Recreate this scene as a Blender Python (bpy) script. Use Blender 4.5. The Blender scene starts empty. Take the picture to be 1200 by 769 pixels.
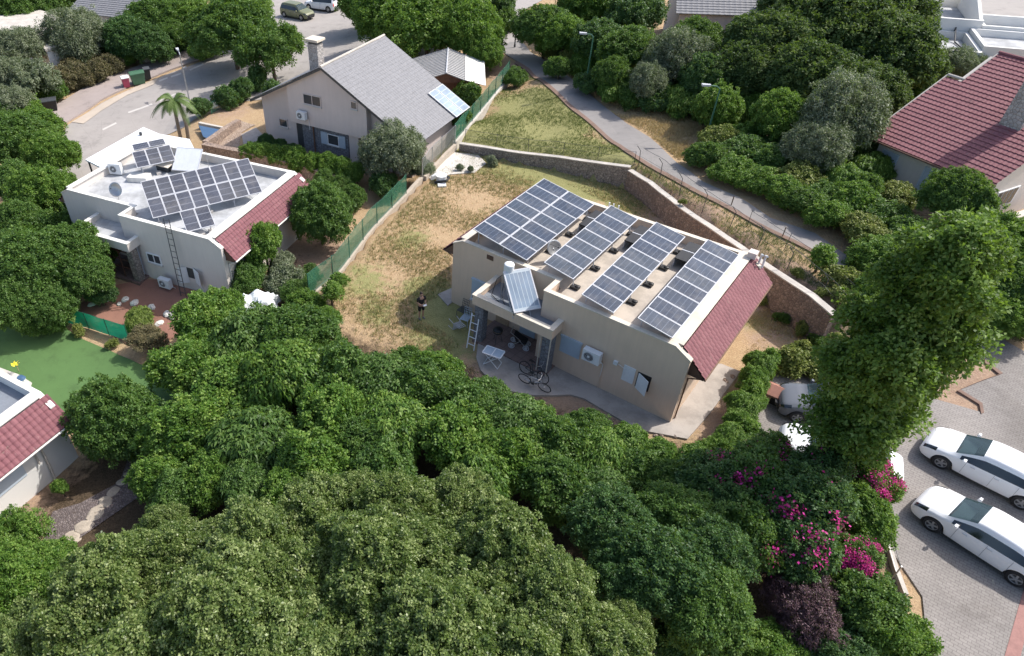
import bpy, bmesh, math, random
import numpy as np
from mathutils import Vector, Matrix, geometry
from math import sin, cos, radians, pi
random.seed(7); rng = np.random.default_rng(7)
C = bpy.context.scene.collection
# ------------------------------------------------------------------ camera
FX, CXp, CYp, HC = 797.447, 600-146.353, 384.5-20.774, 23.484
PITCH, ROLL = 0.6651, -0.0335
fw = np.array([0, cos(PITCH), -sin(PITCH)]); r0 = np.array([1., 0, 0]); u0 = np.cross(r0, fw)
RR = cos(ROLL)*r0 + sin(ROLL)*u0; UU = -sin(ROLL)*r0 + cos(ROLL)*u0
cam = bpy.data.cameras.new('camera'); camo = bpy.data.objects.new('camera', cam); C.objects.link(camo)
cam.sensor_width = 36; cam.sensor_fit = 'HORIZONTAL'; cam.lens = FX/1200*36
cam.shift_x = 146.353/1200; cam.shift_y = -20.774/1200; cam.clip_start = .5; cam.clip_end = 6000
camo.matrix_world = Matrix(((RR[0], UU[0], -fw[0], 0), (RR[1], UU[1], -fw[1], 0), (RR[2], UU[2], -fw[2], HC), (0, 0, 0, 1)))
bpy.context.scene.camera = camo
def ray(px, py):
    return RR*(px-CXp)/FX - UU*(py-CYp)/FX + fw
def at(px, py, z):
    "world point seen at photo pixel (px, py) at height z"
    d = ray(px, py); return np.array([0, 0, HC]) + d*(z-HC)/d[2]
# ------------------------------------------------------------------ terrain
STONE = [(6.1, 50.0, .6), (10.6, 47.3, .85), (12.2, 46.6, .95), (17.2, 43.0, 1.6), (17.9, 40.9, 1.7), (18.7, 37.1, 1.85), (19.8, 33.5, 2.0), (20.7, 30.0, 2.2), (21.5, 27.2, 2.35), (22.3, 24.9, 2.3)]
YARD = [(-4.6, 31.4), (-2.9, 33.7), (-.9, 38.5), (1.6, 43.0), (2.8, 45.3), (4.5, 48.9), (5.6, 50.45), (10.8, 47.75), (12.4, 47.05), (17.5, 43.4), (18.35, 41.0), (19.15, 37.2), (20.25, 33.6), (21.15, 30.1), (21.95, 27.3), (22.7, 25.0), (23.5, 23.5), (22, 21), (9, 14), (-2, 12), (-4, 22)]
CP = [(-4.5, 12, 0), (0, 8, 0), (8, 8, 0), (16, 8, 0), (24, 8, 0), (30, 8, 0), (30, 14, 0), (24, 14, 0), (20, 16, 0), (26, 18, 0), (32, 20, 0), (24.5, 22.5, 0.1), (22.5, 20.5, 0), (29.5, 25.2, .4), (34, 22, .2), (31, 27.5, .7), (36, 25, .5), (-2.5, 17, 0), (-3, 24, -.1),
  (27.4, 27.5, 1.1), (25.2, 30.3, 1.8), (24.4, 28.2, 2.0), (23.5, 31, 2.1), (22, 36, 1.9), (21, 41, 1.75), (19.5, 45, 1.6), (24, 40, 1.8), (26, 34, 2.0), (22, 50, 1.45), (16, 50, 1.2), (12, 52, .9), (8, 53, .65), (10, 60, .7), (16, 60, 1.2), (14, 68, .8), (13.8, 72, .6), (24, 58, 1.5), (30, 45, 1.7), (28, 36, 1.9), (30, 32, 1.5), (34, 38, 1.4), (40, 30, 1.2), (36, 32, 1.2), (45, 40, 1.4), (34, 52, 1.6), (44, 60, 1.8), (60, 75, 2), (80, 90, 2.2), (60, 50, 1.6), (50, 28, 1),
  (-9, 34, -1.1), (-16, 38, -1.1), (-21, 42, -1.15), (-8, 42, -1.1), (-4, 37, -1.05), (-3.5, 41, -1), (-1, 44.5, -1), (-13, 47, -1.2), (-5.5, 33, -1.1), (-19, 48, -1.4), (-24, 50, -2), (-27, 46, -1.6),
  (-10.4, 56.8, -1), (-3, 52, -1), (2.6, 48.5, -1), (4, 53, -.9), (0, 60, -1), (6.5, 57, -.5), (4, 64, -.6), (9, 63, -.2), (-12, 62, -1.4), (10, 67, .1), (11, 75, .1),
  (-24, 61, -2.5), (-30, 75, -2.5), (-38, 80, -2.6), (-45, 95, -2.7), (-34, 69, -2.7), (-20, 72, -2.3), (-12, 84, -1.7), (-10, 95, -1.5), (5.9, 85, -.8), (12, 87, -.2), (-40, 60, -2.9), (-50, 75, -3), (-30, 50, -2.4), (-35, 55, -2.8),
  (-17, 30, -1.9), (-12, 28, -1.6), (-21, 33, -1.8), (-9, 27, -1.2), (-17, 21, -2.4), (-12, 20, -2.0), (-9, 16, -1.2), (-14, 14, -2.2), (-24, 26, -2.4), (-20, 16, -2.6), (-8, 22, -1.1), (-7, 30, -1.1), (-30, 35, -2.2),
  (-80, 110, -3), (0, 130, -1), (60, 120, 2), (110, 100, 2.5), (-80, 50, -3), (-60, 20, -3), (70, 10, .3), (0, -20, -.5), (-40, -10, -2), (50, -10, 0)]
CPa = np.array(CP, float)
def in_poly(x, y, poly):
    ins = np.zeros(np.shape(x), bool); n = len(poly)
    for i in range(n):
        x1, y1 = poly[i][:2]; x2, y2 = poly[(i+1) % n][:2]
        c = ((y1 > y) != (y2 > y)) & (x < (x2-x1)*(y-y1)/((y2-y1) if y2 != y1 else 1e-9)+x1)
        ins ^= c
    return ins
def hgt(x, y):
    x = np.asarray(x, float); y = np.asarray(y, float)
    num = np.zeros(x.shape); den = np.zeros(x.shape)
    for cx, cy, cz in CP:
        w = 1/((x-cx)**2+(y-cy)**2+1.2)**1.9; num += w*cz; den += w
    z = num/den
    return np.where(in_poly(x, y, YARD), 0.0, z)
def G(px, py, dz=0.0):
    "ground point seen at photo pixel"
    d = ray(px, py); o = np.array([0, 0, HC])
    z = 0.; best = None
    for s0 in range(60):
        P = o + d*(z-HC)/d[2]; h = float(hgt(P[0], P[1]))
        if abs(h-z) < .003: break
        z = z + .6*(h-z)
    P[2] = h+dz; return P
# ------------------------------------------------------------------ materials
MAT = {}
def newmat(name):
    m = bpy.data.materials.new(name); m.use_nodes = True; nt = m.node_tree
    for n in list(nt.nodes):
        if n.type != 'OUTPUT_MATERIAL': nt.nodes.remove(n)
    out = [n for n in nt.nodes if n.type == 'OUTPUT_MATERIAL'][0]
    b = nt.nodes.new('ShaderNodeBsdfPrincipled'); nt.links.new(b.outputs[0], out.inputs[0])
    MAT[name] = m; return m, nt, b, out
def N(nt, t, **kw):
    n = nt.nodes.new(t)
    for k, v in kw.items():
        if k.startswith('i_'):
            n.inputs[int(k[2:])].default_value = v
        else: setattr(n, k, v)
    return n
def L(nt, a, b): nt.links.new(a, b)
def mixc(nt, fac, a, b, blend='MIX'):
    m = nt.nodes.new('ShaderNodeMix'); m.data_type = 'RGBA'; m.blend_type = blend
    for s, v in ((m.inputs[0], fac), (m.inputs[6], a), (m.inputs[7], b)):
        if hasattr(v, 'links') or hasattr(v, 'is_linked'): nt.links.new(v, s)
        else: s.default_value = v if not isinstance(v, tuple) else (tuple(v)+(1,))[:4]
    return m.outputs[2]
def coords(nt, scale=None, rot=0, world=False):
    if world:
        g = nt.nodes.new('ShaderNodeNewGeometry'); o = g.outputs['Position']
    else:
        g = nt.nodes.new('ShaderNodeTexCoord'); o = g.outputs['Object']
    if scale is None and rot == 0: return o
    m = nt.nodes.new('ShaderNodeMapping'); L(nt, o, m.inputs[0]); s = scale or 1
    m.inputs['Scale'].default_value = (s, s, s) if not isinstance(s, tuple) else s
    m.inputs['Rotation'].default_value = (0, 0, rot); return m.outputs[0]
def noise(nt, co, scale, detail=4, rough=.6):
    n = nt.nodes.new('ShaderNodeTexNoise'); n.inputs['Scale'].default_value = scale
    n.inputs['Detail'].default_value = detail; n.inputs['Roughness'].default_value = rough
    L(nt, co, n.inputs['Vector']); return n.outputs['Fac']
def ramp(nt, fac, stops):
    r = nt.nodes.new('ShaderNodeValToRGB'); L(nt, fac, r.inputs[0])
    els = r.color_ramp.elements
    while len(els) < len(stops): els.new(.5)
    for e, (p, c) in zip(els, stops): e.position = p; e.color = tuple(c)+(1,) if len(c) == 3 else c
    return r.outputs[0]
def bump(nt, b, h, strength=.4, dist=.03):
    n = nt.nodes.new('ShaderNodeBump'); n.inputs['Strength'].default_value = strength; n.inputs['Distance'].default_value = dist
    L(nt, h, n.inputs['Height']); L(nt, n.outputs[0], b.inputs['Normal'])
def plain(name, col, rough=.7, var=.25, scale=1.5, metal=0, bmp=0, fine=12, spec=None, streak=0, stain=0):
    m, nt, b, o = newmat(name); co = coords(nt)
    n1 = noise(nt, co, scale, 5); n2 = noise(nt, co, fine, 3)
    lo = tuple(max(0, c*(1-var)) for c in col); hi = tuple(min(1, c*(1+var*.7)) for c in col)
    c1 = ramp(nt, n1, [(.3, lo), (.7, hi)]); c2 = mixc(nt, .25, c1, ramp(nt, n2, [(.35, lo), (.65, hi)]))
    if streak:   # rain streaks and dirt running down the render
        cs = coords(nt, (2.2, 2.2, .16)); c2 = mixc(nt, streak, c2, ramp(nt, noise(nt, cs, 2.5, 6, .7), [(.38, tuple(c*.62 for c in col)), (.6, col)]))
    if stain:    # old water stains with edges of their own
        c2 = mixc(nt, stain, c2, ramp(nt, noise(nt, co, .55, 8, .75), [(.42, tuple(c*.5 for c in col)), (.5, tuple(c*.8 for c in col)), (.56, col)]))
    L(nt, c2, b.inputs['Base Color']); b.inputs['Roughness'].default_value = rough; b.inputs['Metallic'].default_value = metal
    if spec is not None: b.inputs['Specular IOR Level'].default_value = spec
    if bmp: bump(nt, b, n2, bmp, .02)
    return m
plain('stucco_tan', (.70, .535, .405), .9, .10, .5, bmp=.3, fine=30, streak=.13)
plain('stucco_grey', (.66, .61, .56), .9, .08, .5, bmp=.3, fine=30, streak=.13)
plain('stucco_pink', (.62, .54, .50), .9, .08, .5, bmp=.3, fine=30, streak=.10)
plain('stucco_white', (.74, .73, .70), .9, .07, .6, bmp=.2, fine=30)
plain('cap_cream', (.66, .59, .49), .85, .14, 1.2, bmp=.2, stain=.35)
plain('cap_white', (.74, .72, .67), .85, .14, 1.2, bmp=.2, stain=.4)
plain('roof_deck_tan', (.50, .44, .375), .9, .14, .7, stain=.45)
plain('roof_deck_white', (.44, .45, .46), .8, .14, .6, stain=.6)
plain('roof_deck_grey', (.20, .22, .25), .8, .25, .7)
plain('white_paint', (.78, .79, .80), .45, .06, 2)
plain('white_plastic', (.72, .74, .75), .4, .08, 3)
plain('shutter_blue', (.42, .50, .58), .5, .08, 2)
plain('blue_white', (.50, .58, .66), .5, .06, 2)
plain('steel', (.45, .46, .47), .35, .15, 4, metal=.7)
plain('aluminium', (.50, .51, .54), .45, .06, 5)
plain('dark_metal', (.05, .055, .06), .5, .2, 4)
plain('black_plastic', (.02, .02, .022), .55, .3, 4)
plain('rubber', (.018, .018, .02), .8, .3, 6)
plain('rust_metal', (.16, .09, .06), .8, .3, 4)
plain('wood_dark', (.12, .06, .04), .7, .35, 3)
plain('wood_light', (.40, .28, .18), .7, .25, 3)
plain('bark', (.13, .095, .07), .95, .35, 6, bmp=.6)
plain('bark_pale', (.26, .22, .18), .95, .3, 6, bmp=.6)
plain('concrete', (.40, .36, .325), .9, .18, .8, bmp=.25, fine=25, stain=.5)
plain('concrete_pale', (.55, .52, .48), .9, .2, .9, bmp=.25, fine=25)
plain('cap_concrete', (.50, .46, .41), .9, .25, 1.1, bmp=.3)
plain('terracotta', (.32, .15, .11), .8, .2, 2)
plain('bin_green', (.05, .13, .07), .5, .2, 3)
plain('bin_red', (.35, .05, .10), .5, .2, 3)
plain('green_paint', (.03, .12, .08), .5, .15, 3)
plain('yellow', (.75, .60, .03), .6, .1, 3)
plain('pot_blue', (.06, .12, .22), .4, .2, 3)
plain('stone_pale', (.42, .36, .29), .9, .2, 3, bmp=.4)
plain('skin', (.42, .25, .18), .6, .05)
plain('cloth_black', (.015, .015, .018), .9, .2)
plain('cloth_grey', (.16, .16, .17), .9, .2)
plain('hair', (.03, .02, .015), .8, .2)
plain('tarp', (.82, .85, .86), .5, .08, 2, bmp=.3, fine=5)
plain('car_white', (.80, .81, .82), .22, .02, .5)
plain('car_silver', (.52, .57, .62), .25, .03, .5)
plain('car_grey', (.13, .14, .16), .3, .1, .5)
plain('car_olive', (.16, .17, .09), .3, .1, .5)
plain('red_lamp', (.5, .02, .02), .2, .1)
plain('lamp_lens', (.45, .48, .50), .15, .1)
plain('brick_band', (.30, .16, .14), .9, .2, 3)
plain('curtain_pale', (.45, .45, .44), .8, .2)
def glass(name, col=(.03, .045, .055), rough=.08):
    m, nt, b, o = newmat(name); b.inputs['Base Color'].default_value = col+(1,); b.inputs['Roughness'].default_value = rough
    b.inputs['Specular IOR Level'].default_value = .8
m, nt, b, o = newmat('car_glass'); b.inputs['Base Color'].default_value = (.06, .10, .11, 1); b.inputs['Roughness'].default_value = .04; b.inputs['Specular IOR Level'].default_value = .9
t_ = N(nt, 'ShaderNodeBsdfTransparent'); t_.inputs[0].default_value = (.62, .78, .80, 1); ms_ = N(nt, 'ShaderNodeMixShader'); ms_.inputs[0].default_value = .5; L(nt, t_.outputs[0], ms_.inputs[1]); L(nt, b.outputs[0], ms_.inputs[2]); L(nt, ms_.outputs[0], o.inputs[0])
glass('window_glass', (.05, .06, .07), .1); glass('side_glass', (.012, .016, .02), .08)
def stone(name, c1, c2, joint, scale=3.2, rough=.95):
    m, nt, b, o = newmat(name); co = coords(nt)
    v = N(nt, 'ShaderNodeTexVoronoi'); v.inputs['Scale'].default_value = scale; L(nt, co, v.inputs['Vector'])
    e = N(nt, 'ShaderNodeTexVoronoi', feature='DISTANCE_TO_EDGE'); e.inputs['Scale'].default_value = scale; L(nt, co, e.inputs['Vector'])
    sep = N(nt, 'ShaderNodeSeparateColor'); L(nt, v.outputs['Color'], sep.inputs[0])
    c = ramp(nt, sep.outputs[0], [(0, c1), (.5, tuple((a+b_)/2 for a, b_ in zip(c1, c2))), (1, c2)])
    c = mixc(nt, .35, c, ramp(nt, noise(nt, co, 9), [(.3, c1), (.7, c2)]))
    f = ramp(nt, e.outputs['Distance'], [(.03, (1, 1, 1)), (.09, (0, 0, 0))])
    L(nt, mixc(nt, f, c, joint), b.inputs['Base Color']); b.inputs['Roughness'].default_value = rough
    bump(nt, b, e.outputs['Distance'], .8, .08)
stone('stone_wall', (.14, .10, .085), (.31, .235, .19), (.12, .095, .08), 5.5)
stone('stone_grey', (.17, .15, .135), (.32, .29, .26), (.11, .10, .09), 5)
stone('stone_brown', (.24, .17, .13), (.40, .31, .25), (.16, .12, .10), 4)
stone('stone_cladding', (.15, .16, .18), (.24, .25, .27), (.11, .11, .12), 5)
stone('chimney_stone', (.30, .28, .27), (.52, .49, .46), (.24, .22, .2), 5)
stone('gravel_dark', (.09, .07, .07), (.25, .21, .20), (.09, .07, .06), 9)
stone('gravel_brown', (.26, .19, .14), (.48, .38, .30), (.2, .14, .10), 6)
def roofmetal(name, col, seam=None, scale=2.2, axis=0):
    m, nt, b, o = newmat(name); co = coords(nt); n = noise(nt, co, 3, 6, .7)
    c = ramp(nt, n, [(.3, tuple(x*.82 for x in col)), (.7, tuple(min(1, x*1.12) for x in col))])
    L(nt, c, b.inputs['Base Color']); b.inputs['Roughness'].default_value = .7
roofmetal('tile_grey', (.20, .20, .212)); roofmetal('metal_roof', (.34, .335, .33))
def tilemat(name, a, b_, c_):
    m, nt, b, o = newmat(name); co = coords(nt)
    v = N(nt, 'ShaderNodeTexVoronoi'); v.inputs['Scale'].default_value = 3.0; L(nt, co, v.inputs['Vector'])
    sep = N(nt, 'ShaderNodeSeparateColor'); L(nt, v.outputs['Color'], sep.inputs[0])
    c = ramp(nt, sep.outputs[0], [(0, a), (.5, b_), (1, c_)])
    c = mixc(nt, .4, c, ramp(nt, noise(nt, co, 1.2, 6, .7), [(.3, a), (.7, c_)]))
    c = mixc(nt, .55, c, ramp(nt, noise(nt, co, 2.6, 8, .8), [(.36, tuple(x*.45 for x in b_)), (.46, b_), (.6, b_), (.68, (.34, .27, .22))]))
    L(nt, c, b.inputs['Base Color']); b.inputs['Roughness'].default_value = .75
tilemat('tile_red', (.125, .040, .05), (.18, .062, .074), (.25, .105, .115))
tilemat('tile_maroon', (.15, .048, .058), (.22, .08, .09), (.29, .12, .13))
# solar cells: UV 0..1 over the panel
def pv(name, cell, line, nx, ny, dots, lw=.035, refl=.5):
    m, nt, b, o = newmat(name); uv = N(nt, 'ShaderNodeUVMap'); s = N(nt, 'ShaderNodeSeparateXYZ'); L(nt, uv.outputs[0], s.inputs[0])
    def cellc(out, n):
        a = N(nt, 'ShaderNodeMath', operation='MULTIPLY'); L(nt, out, a.inputs[0]); a.inputs[1].default_value = n
        f = N(nt, 'ShaderNodeMath', operation='FRACT'); L(nt, a.outputs[0], f.inputs[0])
        d = N(nt, 'ShaderNodeMath', operation='SUBTRACT'); L(nt, f.outputs[0], d.inputs[0]); d.inputs[1].default_value = .5
        e = N(nt, 'ShaderNodeMath', operation='ABSOLUTE'); L(nt, d.outputs[0], e.inputs[0]); return e.outputs[0]
    ax, ay = cellc(s.outputs[0], nx), cellc(s.outputs[1], ny)
    mx = N(nt, 'ShaderNodeMath', operation='MAXIMUM'); L(nt, ax, mx.inputs[0]); L(nt, ay, mx.inputs[1])
    g = N(nt, 'ShaderNodeMath', operation='GREATER_THAN'); L(nt, mx.outputs[0], g.inputs[0]); g.inputs[1].default_value = .5-lw
    sm = N(nt, 'ShaderNodeMath', operation='ADD'); L(nt, ax, sm.inputs[0]); L(nt, ay, sm.inputs[1])
    g2 = N(nt, 'ShaderNodeMath', operation='GREATER_THAN'); L(nt, sm.outputs[0], g2.inputs[0]); g2.inputs[1].default_value = dots
    o2 = N(nt, 'ShaderNodeMath', operation='MAXIMUM'); L(nt, g.outputs[0], o2.inputs[0]); L(nt, g2.outputs[0], o2.inputs[1])
    co = coords(nt); nz = noise(nt, co, .8, 3)
    cc = ramp(nt, nz, [(.3, tuple(x*.8 for x in cell)), (.7, tuple(x*1.25 for x in cell))])
    oi = N(nt, 'ShaderNodeObjectInfo'); cc = mixc(nt, 1.0, cc, ramp(nt, oi.outputs['Random'], [(0, (.62, .64, .7)), (.5, (1, 1, 1)), (1, (1.0, .96, .86))]), 'MULTIPLY')
    wc = coords(nt, world=True); dust = ramp(nt, noise(nt, wc, 1.3, 7, .7), [(.48, (0, 0, 0)), (.75, (.22, .22, .22))])
    L(nt, mixc(nt, dust, mixc(nt, o2.outputs[0], cc, line), (.36, .33, .29)), b.inputs['Base Color']); L(nt, ramp(nt, oi.outputs['Random'], [(0, (.10, .10, .10)), (1, (.26, .26, .26))]), b.inputs['Roughness'])
    b.inputs['Specular IOR Level'].default_value = refl
pv('pv_blue', (.036, .050, .076), (.13, .155, .20), 6, 10, .88, .03)
pv('pv_grey', (.07, .075, .095), (.17, .18, .21), 10, 3, .99, .06)
pv('collector', (.27, .34, .41), (.42, .48, .52), 6, 1, 1.1, .06)
# leaves
def leaf(name, dark, mid, light, trans=.25, rough=.5):
    m, nt, b, o = newmat(name); at_ = N(nt, 'ShaderNodeAttribute', attribute_name='v')
    c = ramp(nt, at_.outputs['Fac'], [(0, dark), (.55, mid), (1, light)])
    L(nt, c, b.inputs['Base Color']); b.inputs['Roughness'].default_value = rough; b.inputs['Specular IOR Level'].default_value = .32
    t = N(nt, 'ShaderNodeBsdfTranslucent'); L(nt, mixc(nt, .5, c, (.25, .4, .03), 'MIX'), t.inputs[0])
    ms = N(nt, 'ShaderNodeMixShader'); ms.inputs[0].default_value = trans
    L(nt, b.outputs[0], ms.inputs[1]); L(nt, t.outputs[0], ms.inputs[2]); L(nt, ms.outputs[0], o.inputs[0])
leaf('leaf_bright', (.05, .12, .02), (.13, .24, .038), (.26, .37, .085), .38)
leaf('leaf_mid', (.042, .095, .022), (.09, .175, .036), (.18, .28, .075), .36)
leaf('leaf_dark', (.03, .07, .022), (.062, .135, .038), (.12, .21, .065), .3)
leaf('leaf_avocado', (.06, .105, .03), (.175, .24, .07), (.38, .44, .19), .38, .38)
leaf('leaf_fig', (.034, .066, .02), (.065, .115, .032), (.17, .21, .065), .28, .65)
leaf('leaf_olive', (.09, .12, .06), (.18, .21, .13), (.32, .35, .24), .22)
leaf('leaf_poplar', (.06, .12, .02), (.125, .22, .038), (.26, .37, .11), .42)
leaf('leaf_yellow', (.10, .14, .03), (.19, .22, .05), (.32, .34, .10), .2)
leaf('leaf_grass', (.08, .13, .02), (.14, .20, .035), (.22, .27, .06), .2)
leaf('leaf_purple', (.06, .03, .04), (.12, .065, .08), (.20, .12, .14), .15)
leaf('leaf_rust', (.08, .075, .035), (.14, .12, .06), (.22, .18, .09), .15)
leaf('leaf_palm', (.05, .10, .02), (.10, .16, .04), (.2, .24, .08), .2)
leaf('petal_magenta', (.32, .01, .11), (.54, .015, .23), (.74, .06, .40), .3)
leaf('straw', (.34, .24, .12), (.50, .37, .19), (.64, .50, .29), .15, .8)
leaf('weed', (.09, .12, .03), (.15, .18, .05), (.26, .27, .10), .15, .8)
# ground
def ground_mat():
    m, nt, b, o = newmat('ground_soil'); co = coords(nt, world=True)
    a = N(nt, 'ShaderNodeVertexColor', layer_name='zone'); s = N(nt, 'ShaderNodeSeparateColor'); L(nt, a.outputs[0], s.inputs[0])
    n1 = noise(nt, co, .35, 6, .65); n2 = noise(nt, co, 2.2, 6, .7); n3 = noise(nt, co, 11, 4, .7)
    dry = ramp(nt, n2, [(.25, (.29, .185, .105)), (.5, (.40, .28, .165)), (.75, (.52, .395, .25))])
    dry = mixc(nt, .5, dry, ramp(nt, n3, [(.3, (.25, .16, .095)), (.7, (.56, .43, .27))]))
    grn = mixc(nt, .5, ramp(nt, n2, [(.3, (.17, .175, .065)), (.7, (.31, .30, .13))]), ramp(nt, n3, [(.3, (.15, .14, .055)), (.7, (.37, .35, .17))]))
    dirt = mixc(nt, .5, ramp(nt, n2, [(.3, (.28, .18, .125)), (.7, (.46, .33, .24))]), ramp(nt, n3, [(.3, (.22, .14, .10)), (.7, (.48, .36, .26))]))
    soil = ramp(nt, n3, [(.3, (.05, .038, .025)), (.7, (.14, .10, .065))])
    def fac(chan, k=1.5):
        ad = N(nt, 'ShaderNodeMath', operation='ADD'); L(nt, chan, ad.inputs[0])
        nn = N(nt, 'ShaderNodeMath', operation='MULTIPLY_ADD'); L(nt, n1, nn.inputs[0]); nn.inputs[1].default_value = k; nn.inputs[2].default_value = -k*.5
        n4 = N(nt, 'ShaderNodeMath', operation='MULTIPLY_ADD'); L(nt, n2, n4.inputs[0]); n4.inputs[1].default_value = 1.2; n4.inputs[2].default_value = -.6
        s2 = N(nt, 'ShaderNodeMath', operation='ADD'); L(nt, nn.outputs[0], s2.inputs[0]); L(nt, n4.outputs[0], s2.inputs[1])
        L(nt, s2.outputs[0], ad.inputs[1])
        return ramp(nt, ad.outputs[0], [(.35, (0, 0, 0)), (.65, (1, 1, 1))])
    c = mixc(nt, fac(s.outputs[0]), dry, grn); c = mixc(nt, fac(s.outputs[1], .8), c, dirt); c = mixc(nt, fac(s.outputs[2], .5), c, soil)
    L(nt, c, b.inputs['Base Color']); b.inputs['Roughness'].default_value = 1; b.inputs['Specular IOR Level'].default_value = .1
    bump(nt, b, n3, .8, .08)
ground_mat()
def pavemat(name, a, b_, j, sx, sy, rot, mortar=.012, off=.5):
    m, nt, b, o = newmat(name); co = coords(nt, None, rot, True)
    br = N(nt, 'ShaderNodeTexBrick'); L(nt, co, br.inputs['Vector']); br.offset = off
    br.inputs['Color1'].default_value = a+(1,); br.inputs['Color2'].default_value = b_+(1,); br.inputs['Mortar'].default_value = j+(1,)
    br.inputs['Scale'].default_value = 1; br.inputs['Mortar Size'].default_value = mortar; br.inputs['Brick Width'].default_value = sx; br.inputs['Row Height'].default_value = sy
    n = noise(nt, co, .45, 5, .65)
    c = mixc(nt, .6, br.outputs['Color'], ramp(nt, n, [(.3, (.55, .55, .55)), (.7, (1, 1, 1))]), 'MULTIPLY')
    n5 = noise(nt, co, 6, 5, .7); c = mixc(nt, .5, c, ramp(nt, noise(nt, co, .22, 7, .7), [(.36, (.62, .6, .58)), (.44, (.9, .9, .9)), (.5, (1, 1, 1))]), 'MULTIPLY')
    c = mixc(nt, .5, c, ramp(nt, n5, [(.3, (.7, .68, .66)), (.7, (1, 1, 1))]), 'MULTIPLY')
    L(nt, c, b.inputs['Base Color']); b.inputs['Roughness'].default_value = .9
    bump(nt, b, br.outputs['Fac'], -.5, .02)
pavemat('pavers', (.285, .262, .245), (.32, .296, .275), (.19, .172, .16), .22, .13, radians(42), .010)
pavemat('patio_tile', (.25, .17, .15), (.28, .20, .175), (.15, .11, .10), .4, .4, radians(-42), .012, 0)
def asphalt(name, c, var=.25):
    m, nt, b, o = newmat(name); co = coords(nt, world=True); patch = noise(nt, co, .6, 8, .78)
    n1 = noise(nt, co, .25, 6, .7); n2 = noise(nt, co, 20, 3)
    lo = tuple(x*(1-var) for x in c); hi = tuple(x*(1+var) for x in c)
    cc = mixc(nt, .4, ramp(nt, n1, [(.3, lo), (.7, hi)]), ramp(nt, n2, [(.3, lo), (.7, hi)]))
    if name in ('road_asphalt', 'path_asphalt', 'sidewalk'):
        ve = N(nt, 'ShaderNodeTexVoronoi', feature='DISTANCE_TO_EDGE'); ve.inputs['Scale'].default_value = .35; wv = mixc(nt, .12, co, N(nt, 'ShaderNodeTexNoise').outputs['Color']); L(nt, wv, ve.inputs['Vector'])
        cc = mixc(nt, ramp(nt, ve.outputs['Distance'], [(.002, (.38, .38, .38)), (.009, (0, 0, 0))]), cc, tuple(x*.45 for x in c))
    cc = mixc(nt, .45, cc, ramp(nt, patch, [(.36, tuple(x*.6 for x in c)), (.45, c), (.62, tuple(x*1.15 for x in c))]))
    L(nt, cc, b.inputs['Base Color']); b.inputs['Roughness'].default_value = .9; bump(nt, b, n2, .3, .01)
asphalt('road_asphalt', (.31, .285, .265), .12); asphalt('path_asphalt', (.235, .22, .21), .14); asphalt('sidewalk', (.32, .27, .25), .15)
asphalt('verge', (.45, .38, .31), .3); asphalt('turf', (.075, .15, .045), .16); asphalt('mulch', (.12, .05, .045), .35); asphalt('mulch_red', (.26, .13, .095), .3)
asphalt('kerb_brown', (.20, .13, .10), .3); asphalt('paint_white', (.50, .47, .44), .25); asphalt('road_dark', (.17, .16, .16), .2); asphalt('lawn_green', (.06, .13, .02), .3)
# mesh netting: real holes through a transparency grid
def netting(name, col, fill, scale=10):
    m, nt, b, o = newmat(name); co = coords(nt)
    b.inputs['Base Color'].default_value = col+(1,); b.inputs['Roughness'].default_value = .7
    n = noise(nt, co, 2.5, 3); r = ramp(nt, n, [(.3, (fill-.08,)*3), (.7, (fill+.08,)*3)])
    t = N(nt, 'ShaderNodeBsdfTransparent'); ms = N(nt, 'ShaderNodeMixShader'); L(nt, r, ms.inputs[0])
    L(nt, t.outputs[0], ms.inputs[1]); L(nt, b.outputs[0], ms.inputs[2]); L(nt, ms.outputs[0], o.inputs[0])
netting('net_green', (.03, .15, .09), .62); netting('net_bright', (.01, .50, .27), .97); netting('net_wire', (.06, .12, .09), .07); netting('net_grey', (.2, .22, .2), .45)
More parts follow.
